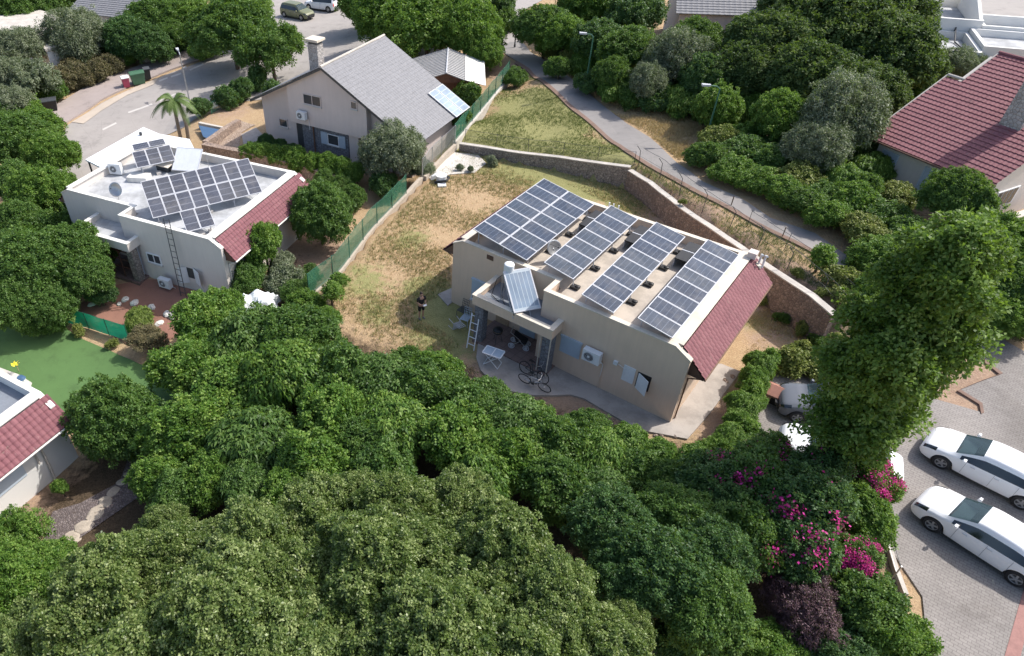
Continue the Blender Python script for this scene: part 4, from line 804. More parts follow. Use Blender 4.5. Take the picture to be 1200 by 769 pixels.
# tiled houses at the top ---------------------------------------------------
def top_house(label, px, py, zrf, az, Lx, Ly, ridge, wallm='stucco_pink', roofm='tile_grey', eave=None, gw=2.0):
    P = at(px, py, zrf); g = float(hgt(P[0], P[1])); P[2] = g; h = thing('tiled_house', label, 'house', P, az); e = zrf-g
    hy = Ly/2; sl = math.hypot(hy+.4, ridge); mb = MB()
    tile_roof(mb, (-.4, -.4, e), (1, 0, 0), (0, (hy+.4)/sl, ridge/sl), Lx+.8, sl, .36, .5, 3, .03, step_h=.05)
    tile_roof(mb, (-.4, Ly+.4, e), (1, 0, 0), (0, -(hy+.4)/sl, ridge/sl), Lx+.8, sl, .36, .5, 3, .03, step_h=.05)
    ro = build('roof', mb, roofm, h); mb = MB(); mb.tube([(-.4, hy, e+ridge+.03), (Lx+.4, hy, e+ridge+.03)], .1, 8); build('ridge', mb, roofm, ro)
    mb = MB(); mb.box(0, Lx, 0, .2, -1.5, e+.1); mb.box(0, Lx, Ly-.2, Ly, -1.5, e+.1); k = ridge/(hy+.4)
    for x in (0, Lx-.2): mb.prism([(.2, -1.5), (Ly-.2, -1.5), (Ly-.2, e+.4*k), (hy, e+ridge-.12), (.2, e+.4*k)], 'yz', x+.001, x+.199)
    build('wall', mb, wallm, h)
    for i in range(3): x = Lx*(.15+.3*i); window('window', h, Frame(P, az), 0, (x, x+1.1, 1.0, 2.1), 'white_paint')
    return h
top_house('house with pale grey tiles partly hidden by the dark fig tree at the top edge', 797, 15, 4.6, radians(-14), 12, 9, 2.4)
top_house('house with a blue-grey tiled roof behind the grey-green olive tree at the top left', 84, 14, 1.6, radians(-24), 9, 8, 1.8)
tw = thing('flat_roof_building', 'small pale building with a plain cream roof at the top edge left of the street', 'house', at(185, 14, 1.2)*[1, 1, 0]+[0, 0, -2.3], radians(-15))
mb = MB(); mb.box(0, 6.5, 0, 5, -1, 2.9); build('wall', mb, 'stucco_white', tw); mb = MB(); mb.box(-.4, 6.9, -.5, 5.4, 2.901, 3.1); build('roof', mb, 'cap_cream', tw); mb = MB(); mb.box(3.8, 4.8, -.03, -.001, -.5, 1.7); build('door', mb, 'dark_metal', tw)
# white walled house top left
t = thing('white_wall_house', 'long white wall with a grey shaded coping at the left edge above the olive trees', 'house', at(0, 40, 0)*[1, 1, 0]+[0, 0, -2.6], radians(-44))
mb = MB(); mb.box(-10, 12.6, 0, 7.0, -1, 3.0); build('wall', mb, 'stucco_white', t); mb = MB(); mb.box(-10.2, 12.8, -.15, 7.2, 3.001, 3.3); build('coping', mb, 'cap_concrete', t); mb = MB(); mb.box(2, 5, -.06, -.001, 0.2, 2.3); mb.box(8, 9.2, -.06, -.001, 1, 2.2); build('window', mb, 'window_glass', t)
# ------------------------------------------------------------------ walls and fences
def ribbon(name, pts, thick, m, label, cat, base=-.8, capm=None, caph=.07, side=1, parent=None, topoff=0, capo=.03):
    "pts (x, y, ztop); wall body grows to the left (side=1) of the line direction"
    P = [np.array(p, float) for p in pts]; n = len(P); nn = []
    for i in range(n):
        d = P[min(i+1, n-1)][:2]-P[max(i-1, 0)][:2]; d /= np.linalg.norm(d); nn.append(np.array([-d[1], d[0]])*side)
    o = P[0].copy(); g0 = float(hgt(o[0], o[1])); o[2] = g0
    t = thing(name, label, cat, o)
    def body(lo, hi, w0, w1):
        mb = MB(); vs = []
        for p, q in zip(P, nn):
            a = p[:2]+q*w0-o[:2]; b = p[:2]+q*w1-o[:2]
            vs += [(a[0], a[1], lo(p)-o[2]), (b[0], b[1], lo(p)-o[2]), (b[0], b[1], hi(p)-o[2]), (a[0], a[1], hi(p)-o[2])]
        fs = [(0, 1, 2, 3), ((n-1)*4+3, (n-1)*4+2, (n-1)*4+1, (n-1)*4)]
        for i in range(n-1):
            k = i*4
            for j in range(4): fs.append((k+j, k+(j+1) % 4, k+4+(j+1) % 4, k+4+j))
        mb.add(vs, fs); return mb
    build('wall_body', body(lambda p: base, lambda p: p[2], 0, thick), m, t)
    if capm: build('coping', body(lambda p: p[2]+.001, lambda p: p[2]+caph, -capo, thick+capo), capm, t)
    return t
def dens(pts, step=1.2, jit=0):
    out = []
    for a, b in zip(pts[:-1], pts[1:]):
        a, b = np.array(a, float), np.array(b, float); n = max(1, int(np.linalg.norm(b[:2]-a[:2])/step))
        for k in range(n): out.append(a+(b-a)*k/n)
    out.append(np.array(pts[-1], float)); return [p+np.array([0, 0, random.uniform(-jit, jit)]) for p in out]
ribbon('retaining_wall', dens([(x-.12, y-.08, z-.16) for x, y, z in STONE[3:-1]+[(22.0, 25.8, 2.2)]], 1.0, .03), .34, 'stone_wall', 'tall brown rubble stone wall running down the right side of the middle yard', 'stone wall', -.6, 'cap_concrete', side=1)
ribbon('garden_wall', dens(STONE[:4], 1.0, .02), .3, 'stone_grey', 'low grey stone wall with pale coping between the dry yard and the grassy lot', 'stone wall', -1, 'cap_concrete', side=1)
def fence(label, pts, h, netm, postm, spacing=2.2, name='mesh_fence', rail=True, group=None, lean=.0, prad=.03, bend=False):
    "pts (x, y, zground)"
    P = [np.array(p, float) for p in pts]; o = P[0].copy(); t = thing(name, label, 'fence', o, 0, group)
    L_ = [0]; 
    for a, b in zip(P[:-1], P[1:]): L_.append(L_[-1]+np.linalg.norm((b-a)[:2]))
    def ev(s):
        i = min(max(0, np.searchsorted(L_, s)-1), len(P)-2); f = (s-L_[i])/max(1e-6, L_[i+1]-L_[i]); return P[i]+(P[i+1]-P[i])*f-o
    n = max(1, round(L_[-1]/spacing))
    for k in range(n+1):
        p = ev(L_[-1]*k/n); mb = MB(); l_ = random.uniform(-lean, lean)
        mb.tube([p-[0, 0, .3], p+[l_, l_*.5, h]] if not bend else [p-[0, 0, .3], p+[l_, 0, h*.8], p+[l_-.25, .1, h*1.05]], prad, 6); build('post', mb, postm, t)
    m = max(2, int(L_[-1]/.6)); vs = []; fs = []
    for k in range(m+1):
        p = ev(L_[-1]*k/m); w = random.uniform(-.04, .04); vs += [p+[w, w, .04], p+[w*.5, -w, h*.5], p+[-w, w, h-.03+random.uniform(-.03, .02)]]
    for k in range(m): fs += [(3*k, 3*k+3, 3*k+4, 3*k+1), (3*k+1, 3*k+4, 3*k+5, 3*k+2)]
    if netm: mb = MB(); mb.add(vs, fs); build('mesh', mb, netm, t)
    if rail: mb = MB(); mb.tube([vs[3*k+2] for k in range(m+1)], .012, 5); mb.tube([vs[3*k+1] for k in range(m+1)], .008, 4) if not netm or netm == 'net_wire' else 0; build('wire', mb, postm, t)
    return t
# left boundary of the yard: pale low wall, green fence above
LB = [(-4.3, 31.3, .18), (-2.7, 33.5, .2), (-.75, 38.3, .2), (1.75, 42.9, .25), (2.95, 45.2, .3)]
ribbon('boundary_wall', dens(LB, 1.2, .03), .28, 'stone_pale', 'pale low boundary wall under the green fence, left of the dry yard', 'low wall', -1.6, None, side=1)
fence('green mesh fence on a pale wall between dry yard and white house garden', [(x-.12, y+.05, z) for x, y, z in LB[:4]], 1.5, 'net_green', 'green_paint')
LB2 = [(5.9, 50.3, .65), (8.4, 55.4, .75), (12.3, 63.6, .95)]
ribbon('boundary_wall', dens(LB2, 1.2, .02), .3, 'cap_concrete', 'pale kerb wall under the green netting along the left side of the grassy lot', 'low wall', -1.2, None, side=1)
fence('dark green netting fence along the left side of the grassy lot', [(x-.15, y+.05, z) for x, y, z in LB2], 1.5, 'net_green', 'green_paint')
fence('grey wire fence section overgrown beside the concrete slab', [(2.9, 45.3, .25), (4.6, 48.7, .4), (5.8, 50.2, .6)], 1.5, 'net_grey', 'steel')
ribbon('boundary_wall', dens([(3.2, 45.2, .35), (5.0, 48.6, .5), (5.9, 50.0, .6)], 1.2), .25, 'stone_pale', 'pale low wall beside the concrete slab at the corner of the dry yard', 'low wall', -1.2, None)
fence('sparse thin wire fence standing along the top of the brown stone wall', [(x+.75, y+.4, float(hgt(x+.9, y+.5))) for x, y, z in STONE[3:]], 1.35, 'net_wire', 'dark_metal', 2.4, lean=.15, bend=True, prad=.022)
fence('thin leaning wire fence between the brown stone wall and the path', [(x+1.7, y+.9, float(hgt(x+1.8, y+.9))) for x, y, z in STONE[6:]], 1.1, 'net_wire', 'dark_metal', 3.2, lean=.2, prad=.015)
fence('thin wire fence behind the low grey stone wall of the grassy lot', [(x+.5, y+.6, z-.05) for x, y, z in STONE[:4]], 1.0, 'net_wire', 'dark_metal', 2.6, lean=.08, prad=.018)
# green shade mesh by the lawn
g = [(80, 378), (100, 384), (125, 392), (152, 400)]; pts = [G(*p) for p in g]
fence('bright green plastic netting fence between the red mulch bed and the lawn', pts, 1.25, 'net_bright', 'green_paint', 1.6)
# brown garden wall behind left house
wpts = [at(236, 170, .2), at(275, 178, .2), at(310, 184, .2), at(355, 196, .1), at(400, 210, 0)]
ribbon('garden_wall', dens([(p[0], p[1], p[2]) for p in wpts], 1.2, .04), .5, 'stone_brown', 'brown stone wall between the white house and the hedge of the gable house', 'stone wall', -2, 'stone_brown', side=1)
wp2 = [at(243, 166, -.1), at(262, 153, -.3), at(282, 140, -.5)]
ribbon('garden_wall', dens([(p[0], p[1], p[2]) for p in wp2], 1.2, .04), .5, 'stone_brown', 'short brown stone wall climbing away toward the street, by the palm', 'stone wall', -2.5, None, side=1)
S('gravel_bed', [(245, 168), (282, 142), (300, 147), (284, 156), (279, 178)], 'gravel_brown', .06, .6)
S('gravel_bed', [(283, 158), (300, 150), (316, 168), (318, 182), (300, 182), (286, 172)], 'concrete', .06, .6)
wp3 = [at(232, 144, -.9), at(262, 150, -.9), at(245, 164, -.9)]
ribbon('garden_wall', [tuple(p) for p in wp3], .3, 'cap_concrete', 'low grey block wall around the small paved corner by the palm', 'low wall', -3, None)
P = [at(x, y, -.95) for x, y in ((233, 147), (258, 152), (245, 163), (238, 160))]; mb = MB(); c = np.mean(P, 0); mb.prism([(p[0]-c[0], p[1]-c[1]) for p in P], 'xy', -.08, 0)
o = tag(build('blue_tarpaulin', mb, 'pot_blue'), 'dark blue cover stretched over the small corner by the palm', 'tarpaulin'); o.location = tuple(c)
fence('green railing between the street and the gable house garden', [G(248, 134), G(262, 126), G(282, 117), G(300, 108)], 1.1, 'net_green', 'green_paint')
fence('green railing behind the street sidewalk at the upper left', [G(180, 62), G(196, 56), G(208, 52)], 1.3, 'net_green', 'green_paint')
for i, (x, y, w) in enumerate(((175, 73, .5), (169, 72, .35))):
    P = G(x, y); o = tag(build('gate_pillar', MB().box(-.4, .4, -.3, .3, -.3, 1.7 if i == 0 else 1.4), 'stone_pale'), ['tall pale stone gate pillar behind the green bin', 'shorter pale gate pillar left of the tall one'][i], 'pillar'); o.location = tuple(P)
wp4 = [G(188, 68), G(210, 60), G(232, 52)]; ribbon('garden_wall', [tuple(p+[0, 0, .8]) for p in wp4], .3, 'stone_pale', 'low pale stone wall behind the sidewalk at the end of the street', 'low wall', -3.5, None)
# railing by the car park, bottom
fence('thin metal railing at the edge of the paved parking by the pink bougainvillea', [G(1020, 600), G(1030, 625), G(1036, 650), G(1044, 680)], .9, None, 'steel', 1.3, name='railing')
ribbon('kerb_wall', dens([tuple(G(x, y)+[0, 0, .25]) for x, y in ((1028, 600), (1036, 640), (1044, 668), (1056, 700))], 1.0), .15, 'cap_concrete', 'low curved kerb wall bounding the parking beside the bougainvillea bed', 'kerb wall', -.4, None)
t = thing('utility_pole', 'thin white rail running through bushes before the dark red roofed house', 'handrail', G(994, 206))
pts = [np.array(at(994, 204, 2.4))-np.array(t.location), np.array(at(1050, 234, 2.4))-np.array(t.location)]
mb = MB(); mb.tube(pts, .04, 8); build('rail', mb, 'white_paint', t); mb = MB(); 
for f_ in (.1, .5, .9): p = pts[0]*(1-f_)+pts[1]*f_; mb.tube([p, p-[0, 0, 1.3]], .025, 6)
build('post', mb, 'steel', t); t.name = 'handrail'
# ------------------------------------------------------------------ street furniture
def lamp(label, px, py, h, arm, m='green_paint', z=None, lens=True):
    P = G(px, py); t = thing('street_lamp', label, 'street lamp', P, 0, None); a = np.array(arm, float); mb = MB()
    mb.tube([(0, 0, -.3), (0, 0, h*.5), (0, 0, h-.25), (a[0]*.25, a[1]*.25, h-.05), (a[0]*.7, a[1]*.7, h)], [.075, .065, .05, .045, .04], 8); build('pole', mb, m, t)
    mb = MB(); mb.tube([(0, 0, -.05), (0, 0, .35)], .10, 8); build('base', mb, m, t)
    mb = MB(); d = a/np.linalg.norm(a); n = np.array([-d[1], d[0]]); c = a*.7
    A_ = [(c[0]+n[0]*.09, c[1]+n[1]*.09, h-.04), (c[0]-n[0]*.09, c[1]-n[1]*.09, h-.04), (c[0]+d[0]*.6-n[0]*.15, c[1]+d[1]*.6-n[1]*.15, h-.0), (c[0]+d[0]*.6+n[0]*.15, c[1]+d[1]*.6+n[1]*.15, h-.0)]
    mb.hexa(A_, [(p[0], p[1], p[2]+.13) for p in A_]); hd = build('lamp_head', mb, 'aluminium', t); return t
lamp('tall green street lamp standing beside the path near its far end', 685, 109, 5.0, (-.8, .1))
lamp('green street lamp rising out of the bushes right of the straw patch', 826, 168, 4.3, (-1.0, .1))
lamp('grey street lamp standing at the kerb behind the palm tree', 222, 118, 4.9, (-.3, .7), 'steel')
lamp('small distant lamp post at the far end of the path', 603, 56, 2.6, (-.3, .1), 'dark_metal')
def bin_(label, px, py, m, w, d, h, rz, lid, name='wheelie_bin'):
    P = G(px, py); P[2] += .02; t = thing(name, label, 'bin', P, rz); k = .82
    mb = MB(); mb.hexa([(-w/2*k, -d/2*k, .12), (w/2*k, -d/2*k, .12), (w/2*k, d/2*k, .12), (-w/2*k, d/2*k, .12)], [(-w/2, -d/2, h*.85), (w/2, -d/2, h*.85), (w/2, d/2, h*.85), (-w/2, d/2, h*.85)]); build('body', mb, m, t)
    mb = MB(); prof = [(-d/2-.04, h*.851), (d/2+.04, h*.851), (d/2+.03, h*.9), (d*.2, h), (-d*.2, h), (-d/2-.03, h*.9)]; mb.prism(prof, 'yz', -w/2-.03, w/2+.03); build('lid', mb, lid, t)
    for sx in (-1, 1):
        for sy in ((-1, 1) if w > .9 else (1,)): mb = MB(); mb.tube([(sx*w*.38-.03, sy*d*.36, .1), (sx*w*.38+.03, sy*d*.36, .1)], .1, 12); build('wheel', mb, 'rubber', t)
    mb = MB(); mb.tube([(-w*.35, d/2+.02, h*.8), (-w*.35, d/2+.09, h*.82), (w*.35, d/2+.09, h*.82), (w*.35, d/2+.02, h*.8)], .018, 6); build('handle', mb, m, t); return t
bin_('large green waste container with sloping lid on the sidewalk', 163, 99, 'bin_green', 1.5, 1.1, 1.45, radians(28), 'bin_green', 'waste_container')
bin_('small crimson bin with white front left of the green container', 149, 103, 'bin_red', .75, .8, 1.3, radians(28), 'white_plastic')
bin_('narrow dark bin right of the green container', 174, 94, 'black_plastic', .65, .8, 1.45, radians(28), 'dark_metal')
bin_('dark wheeled bin lying half hidden under the tree at the street end', 60, 131, 'black_plastic', 1.6, 1.1, 1.4, radians(20), 'dark_metal', 'waste_container')
# ------------------------------------------------------------------ cars
def interp(xs_, tab, x): return np.interp(x, xs_, tab)
def make_car(label, paint, style='sedan', rims='steel', group=None, hood_dirty=False):
    t = thing('parked_car', label, 'car', (0, 0, 0), 0, group)
    if style == 'sedan':
        T = [(-2.27, .60, .34, .58, .50, .70, .72), (-2.2, .76, .28, .82, .62, .93, .96), (-2.0, .85, .24, .93, .68, 1.03, 1.06), (-1.72, .885, .2, .97, .68, 1.09, 1.12), (-1.1, .90, .2, .97, .60, 1.38, 1.43), (-.4, .905, .2, .955, .62, 1.44, 1.49), (.25, .905, .2, .935, .62, 1.41, 1.46), (1.25, .895, .2, .89, .72, .98, 1.03), (1.6, .89, .2, .84, .70, .92, .965), (1.9, .88, .22, .78, .67, .85, .89), (2.08, .84, .25, .70, .62, .78, .81), (2.18, .76, .28, .60, .54, .68, .70), (2.25, .62, .31, .48, .42, .54, .56)]
        ws, wt, rb, rt = 1.2, .32, -1.72, -1.1; g0, g1 = -1.5, .95
    else:
        T = [(-2.1, .72, .34, .60, .60, .70, .72), (-2.06, .80, .28, .90, .64, 1.05, 1.08), (-1.95, .86, .24, 1.0, .62, 1.30, 1.33), (-1.75, .885, .2, 1.0, .60, 1.50, 1.54), (-1.0, .90, .2, .99, .62, 1.56, 1.61), (-.2, .90, .2, .97, .62, 1.56, 1.61), (.35, .90, .2, .95, .60, 1.50, 1.55), (1.1, .89, .2, .92, .70, 1.03, 1.06), (1.5, .88, .2, .86, .69, .94, .97), (1.85, .86, .22, .78, .66, .84, .87), (2.05, .79, .25, .68, .60, .74, .76), (2.14, .66, .3, .55, .5, .60, .62)]
        ws, wt, rb, rt = 1.1, .35, -2.06, -1.75; g0, g1 = -1.8, .9
    T = np.array(T); tx = T[:, 0]; wf, wr = 1.37, -1.37
    xs_ = sorted(set([round(v, 3) for v in list(np.linspace(tx[0], tx[-1], 64))+list(tx)+[wf+d for d in (-.37, -.3, -.2, 0, .2, .3, .37)]+[wr+d for d in (-.37, -.3, -.2, 0, .2, .3, .37)]]))
    # smooth the width/height tables
    def prof(x, c):
        i = min(max(np.searchsorted(tx, x)-1, 0), len(tx)-2); x0, x1 = tx[i], tx[i+1]; f = (x-x0)/(x1-x0)
        y0, y1 = T[i, c], T[i+1, c]; ym = T[max(i-1, 0), c]; yp = T[min(i+2, len(tx)-1), c]; xm = tx[max(i-1, 0)]; xp = tx[min(i+2, len(tx)-1)]
        m0 = (y1-ym)/(x1-xm) if x1 != xm else 0; m1 = (yp-y0)/(xp-x0) if xp != x0 else 0; h = x1-x0
        s = (y1-y0)/h; m0 = 0 if s == 0 or m0*s <= 0 else min(abs(m0), 3*abs(s))*np.sign(s); m1 = 0 if s == 0 or m1*s <= 0 else min(abs(m1), 3*abs(s))*np.sign(s)
        return (2*f**3-3*f**2+1)*y0+(f**3-2*f**2+f)*h*m0+(-2*f**3+3*f**2)*y1+(f**3-f**2)*h*m1
    def arch(x):
        for w in (wf, wr):
            d = abs(x-w)
            if d < .372: return .32+math.sqrt(max(0, .372**2-d*d))*1.0
        return 0
    K = [0, 1, 2, 3, 4, 5, 6]; sub = 3; rows = []
    for x in xs_:
        w, sill, belt, yr, zr_, zc_ = [prof(x, c) for c in range(1, 7)]
        a = arch(x); z0 = max(sill, a)
        key = [(w*.93, z0), (w, max(.40, z0+.02)), (w*1.0, max(.62, z0+.05)) if belt > .7 else (w, max(belt-.05, z0+.03)), (w*.955, belt), (yr, zr_), (yr*.6, zr_+(zc_-zr_)*.75), (0, zc_)]
        key = [(w*.93, z0), (w*.995, max(.42, z0+.015)), (w, max(min(.66, belt-.06), z0+.04)), (w*.955, belt), (yr, zr_), (yr*.6, zr_+(zc_-zr_)*.75), (0, zc_)]
        pts = []
        for i in range(6):
            p0 = key[max(i-1, 0)]; p1 = key[i]; p2 = key[i+1]; p3 = key[min(i+2, 6)] if i+2 <= 6 else (-key[5][0], key[5][1])
            lin = i in (3,)
            for s in range(sub):
                f = s/sub
                if lin: pts.append((p1[0]+(p2[0]-p1[0])*f, p1[1]+(p2[1]-p1[1])*f)); continue
                q = [.5*((2*p1[c])+(-p0[c]+p2[c])*f+(2*p0[c]-5*p1[c]+4*p2[c]-p3[c])*f*f+(-p0[c]+3*p1[c]-3*p2[c]+p3[c])*f**3) for c in (0, 1)]
                if i in (2,): q = [p1[0]+(p2[0]-p1[0])*f*f, p1[1]+(p2[1]-p1[1])*f]
                pts.append(tuple(q))
        pts.append(key[6]); rows.append([(x, y, z) for y, z in pts]+[(x, -y, z) for y, z in pts[-2::-1]])
    npt = len(rows[0]); half = (npt-1)//2; V_ = [p for r in rows for p in r]; F_ = {'body': [], 'windshield': [], 'rear_window': [], 'side_window': [], 'side_window2': [], 'headlight': [], 'headlight2': [], 'tail_light': [], 'tail_light2': []}
    for i in range(len(xs_)-1):
        xm = (xs_[i]+xs_[i+1])/2
        for k in range(npt-1):
            f = (i*npt+k, (i+1)*npt+k, (i+1)*npt+k+1, i*npt+k+1); kk = min(k, npt-2-k); s2 = '' if k < half else '2'; part = 'body'
            if kk >= 12 and wt+.03 < xm < ws-.02: part = 'windshield'
            elif kk >= 12 and rb+.02 < xm < rt-.03: part = 'rear_window'
            elif 9 <= kk < 12 and g0 < xm < g1 and abs(prof(xm, 5)-prof(xm, 3)) > .12:
                part = 'side_window'+s2
                if kk == 11 or (-.27 < xm < -.2 and 0): part = 'body'
            elif 8 <= kk < 11 and 1.72 < xm < 2.16: part = 'headlight'+s2
            elif 7 <= kk < 11 and xm < -2.03: part = 'tail_light'+s2
            F_[part].append(f)
    V_ = np.array(V_)
    for part, fs in F_.items():
        if not fs: continue
        used = sorted({i for f in fs for i in f}); mp = {u: n for n, u in enumerate(used)}; mb = MB(); mb.add(V_[used], [tuple(mp[i] for i in f) for f in fs])
        nm = part.rstrip('2'); m = {'body': paint, 'windshield': 'car_glass', 'rear_window': 'car_glass', 'side_window': 'side_glass', 'headlight': 'side_glass', 'tail_light': 'red_lamp'}[nm]
        o = build(nm, mb, m, t, True)
        if nm == 'body': body = o
    # closing faces front/back, underbody, arches
    mb = MB(); mb.f.append(tuple(range(npt))); mb.m.append(0); mb.v += [tuple(p) for p in rows[0]]; build('rear_bumper', mb, paint, t)
    mb = MB(); mb.f.append(tuple(range(npt))); mb.m.append(0); mb.v += [tuple(p) for p in rows[-1]]; build('grille', mb, 'black_plastic', t)
    mb = MB(); mb.box(-2.1, 2.1, -.62, .62, .2, .62); mb.box(-1.0, 1.0, -.85, .85, .19, .3); mb.box(-.98, .98, -.8, .8, .3, .6); build('underbody', mb, 'rubber', t)
    mb = MB(); mb.box(.62, 1.12, -.6, .6, .62, .90); build('dashboard', mb, 'cloth_grey', t)
    for y in (-.36, .36): mb = MB(); mb.box(-.35, .15, y-.24, y+.24, .6, .72); mb.hexa([(-.42, y-.24, .6), (-.28, y-.24, .6), (-.28, y+.24, .6), (-.42, y+.24, .6)], [(-.62, y-.2, 1.18), (-.52, y-.2, 1.18), (-.52, y+.2, 1.18), (-.62, y+.2, 1.18)]); build('seat', mb, 'curtain_pale', t)
    mb = MB(); mb.box(-1.3, -.8, -.6, .6, .6, .72); mb.hexa([(-1.35, -.6, .6), (-1.2, -.6, .6), (-1.2, .6, .6), (-1.35, .6, .6)], [(-1.5, -.55, 1.1), (-1.4, -.55, 1.1), (-1.4, .55, 1.1), (-1.5, .55, 1.1)]); build('rear_bench', mb, 'cloth_grey', t)
    mb = MB(); mb.tube([(.55+.0*k, -.36+.17*cos(k*pi/8), .95+.17*sin(k*pi/8)) for k in range(17)], .012, 5, cap=False); build('steering_wheel', mb, 'black_plastic', t)
    mb = MB(); mb.hexa([(2.14, -.45, .36), (2.262, -.38, .36), (2.262, .38, .36), (2.14, .45, .36)], [(2.12, -.45, .50), (2.262, -.36, .50), (2.262, .36, .50), (2.12, .45, .50)]); build('air_intake', mb, 'black_plastic', t)
    for s in (1, -1):
        mb = MB(); mb.hexa([(.72, s*.93, .96), (.88, s*.95, .98), (.86, s*1.10, .98), (.74, s*1.10, .97)], [(.74, s*.93, 1.10), (.84, s*.95, 1.10), (.83, s*1.09, 1.09), (.75, s*1.09, 1.09)]); mb.box(.76, .82, min(s*.85, s*.94), max(s*.85, s*.94), .97, 1.0); build('side_mirror', mb, paint, t)
        for x in (wf, wr):
            y = s*.80; mb = MB(); n = 28; pr = [(-.10, .21), (-.105, .30), (-.08, .325), (.08, .325), (.105, .30), (.10, .21)]
            vs = [(x+r*cos(2*pi*k/n), y+d, .32+r*sin(2*pi*k/n)) for d, r in pr for k in range(n)]; fs = [(j*n+k, j*n+(k+1) % n, (j+1)*n+(k+1) % n, (j+1)*n+k) for j in range(len(pr)-1) for k in range(n)]
            mb.add(vs, fs); w = build('wheel', mb, 'rubber', t, True)
            mb = MB(); yy = y+s*.075
            for q in range(5):
                a = 2*pi*q/5+.3; ca, sa = cos(a), sin(a); cb_, sb = -sa, ca
                P_ = [(x+ca*.03+cb_*.035, .32+sa*.03+sb*.035), (x+ca*.2+cb_*.03, .32+sa*.2+sb*.03), (x+ca*.2-cb_*.03, .32+sa*.2-sb*.03), (x+ca*.03-cb_*.035, .32+sa*.03-sb*.035)]
                mb.prism(P_, 'xz', yy-.012, yy+.012)
            ring = [(x+.205*cos(2*pi*k/20), yy, .32+.205*sin(2*pi*k/20)) for k in range(21)]; mb.tube(ring, .018, 6, cap=False); mb.tube([(x, yy-.02, .32), (x, yy+.02, .32)], .045, 12)
            build('rim', mb, rims, w); mb = MB(); mb.tube([(x, yy-s*.03, .32), (x, yy-s*.02, .32)], .2, 20); build('brake_disc', mb, 'dark_metal', w)
        mb = MB(); mb.box(-.22, -.17, min(s*.912, s*.925), max(s*.912, s*.925), .3, .93) if 0 else mb.tube([(-.25, s*.915, .84), (-.42, s*.918, .84)], .016, 6); mb.tube([(.55, s*.915, .83), (.38, s*.918, .83)], .016, 6); build('door_handle', mb, 'aluminium', t)
        mb = MB()
        for x in (.72, -.22, -1.02): mb.tube([(x, s*.908, .32), (x, s*.9135, .62), (x-.01, s*.882, .93)], .005, 4)
        build('door_seam', mb, 'dark_metal', t)
    mb = MB(); mb.tube([(ws-.05, .62, prof(ws, 6)+.0), (ws-.12, .15, prof(ws, 6)+.04)], .012, 5); mb.tube([(ws-.05, -.1, prof(ws, 6)+.01), (ws-.12, -.55, prof(ws, 6)+.02)], .012, 5); build('wiper', mb, 'black_plastic', t)
    return t
def place(t, x, y, az, z=None): t.location = (x, y, float(hgt(x, y))+.065 if z is None else z); t.rotation_euler = (0, 0, az)
def wheels_place(t, f, r, side=1):
    a = at(f[0], f[1], .38); b = at(r[0], r[1], .38); d = a-b; az = math.atan2(d[1], d[0]); n = np.array([-sin(az), cos(az)])*side
    m = (a+b)[:2]/2-n*.88; place(t, m[0], m[1], az)
c1 = make_car('white sedan on the paving, farther of the two fully visible white cars', 'car_white'); wheels_place(c1, (1103, 543), (1196, 590))
c2 = make_car('white sedan on the paving, nearest to the bottom right corner', 'car_white'); wheels_place(c2, (1094, 617), (1187.4, 677.5))
c3 = make_car('white car under the tall tree, only its bluish hood and its rounded tail showing', 'car_white')
a, b = at(912, 512, .6), at(1056, 556, .7); d = a-b; m = (a+b)/2; place(c3, m[0], m[1], math.atan2(d[1], d[0]))
c4 = make_car('dark grey car parked in shade between the terracotta box and the tall tree', 'car_grey', 'hatch')
a = at(955, 462, 1.0); place(c4, a[0]+.6, a[1]-.5, math.atan2(d[1], d[0])+.15)
c5 = make_car('olive green car with pale hood parked at the far end of the street', 'car_olive', 'hatch'); a = at(349, 20, -1.4); place(c5, a[0], a[1], radians(-38)); c5.scale = (1.12, 1.12, 1.12)
c6 = make_car('white van-like hatchback parked behind the olive car at the top edge', 'car_white', 'hatch'); a = at(378, 11, -1.4); place(c6, a[0], a[1], radians(150)); c6.scale = (1.15, 1.15, 1.2)
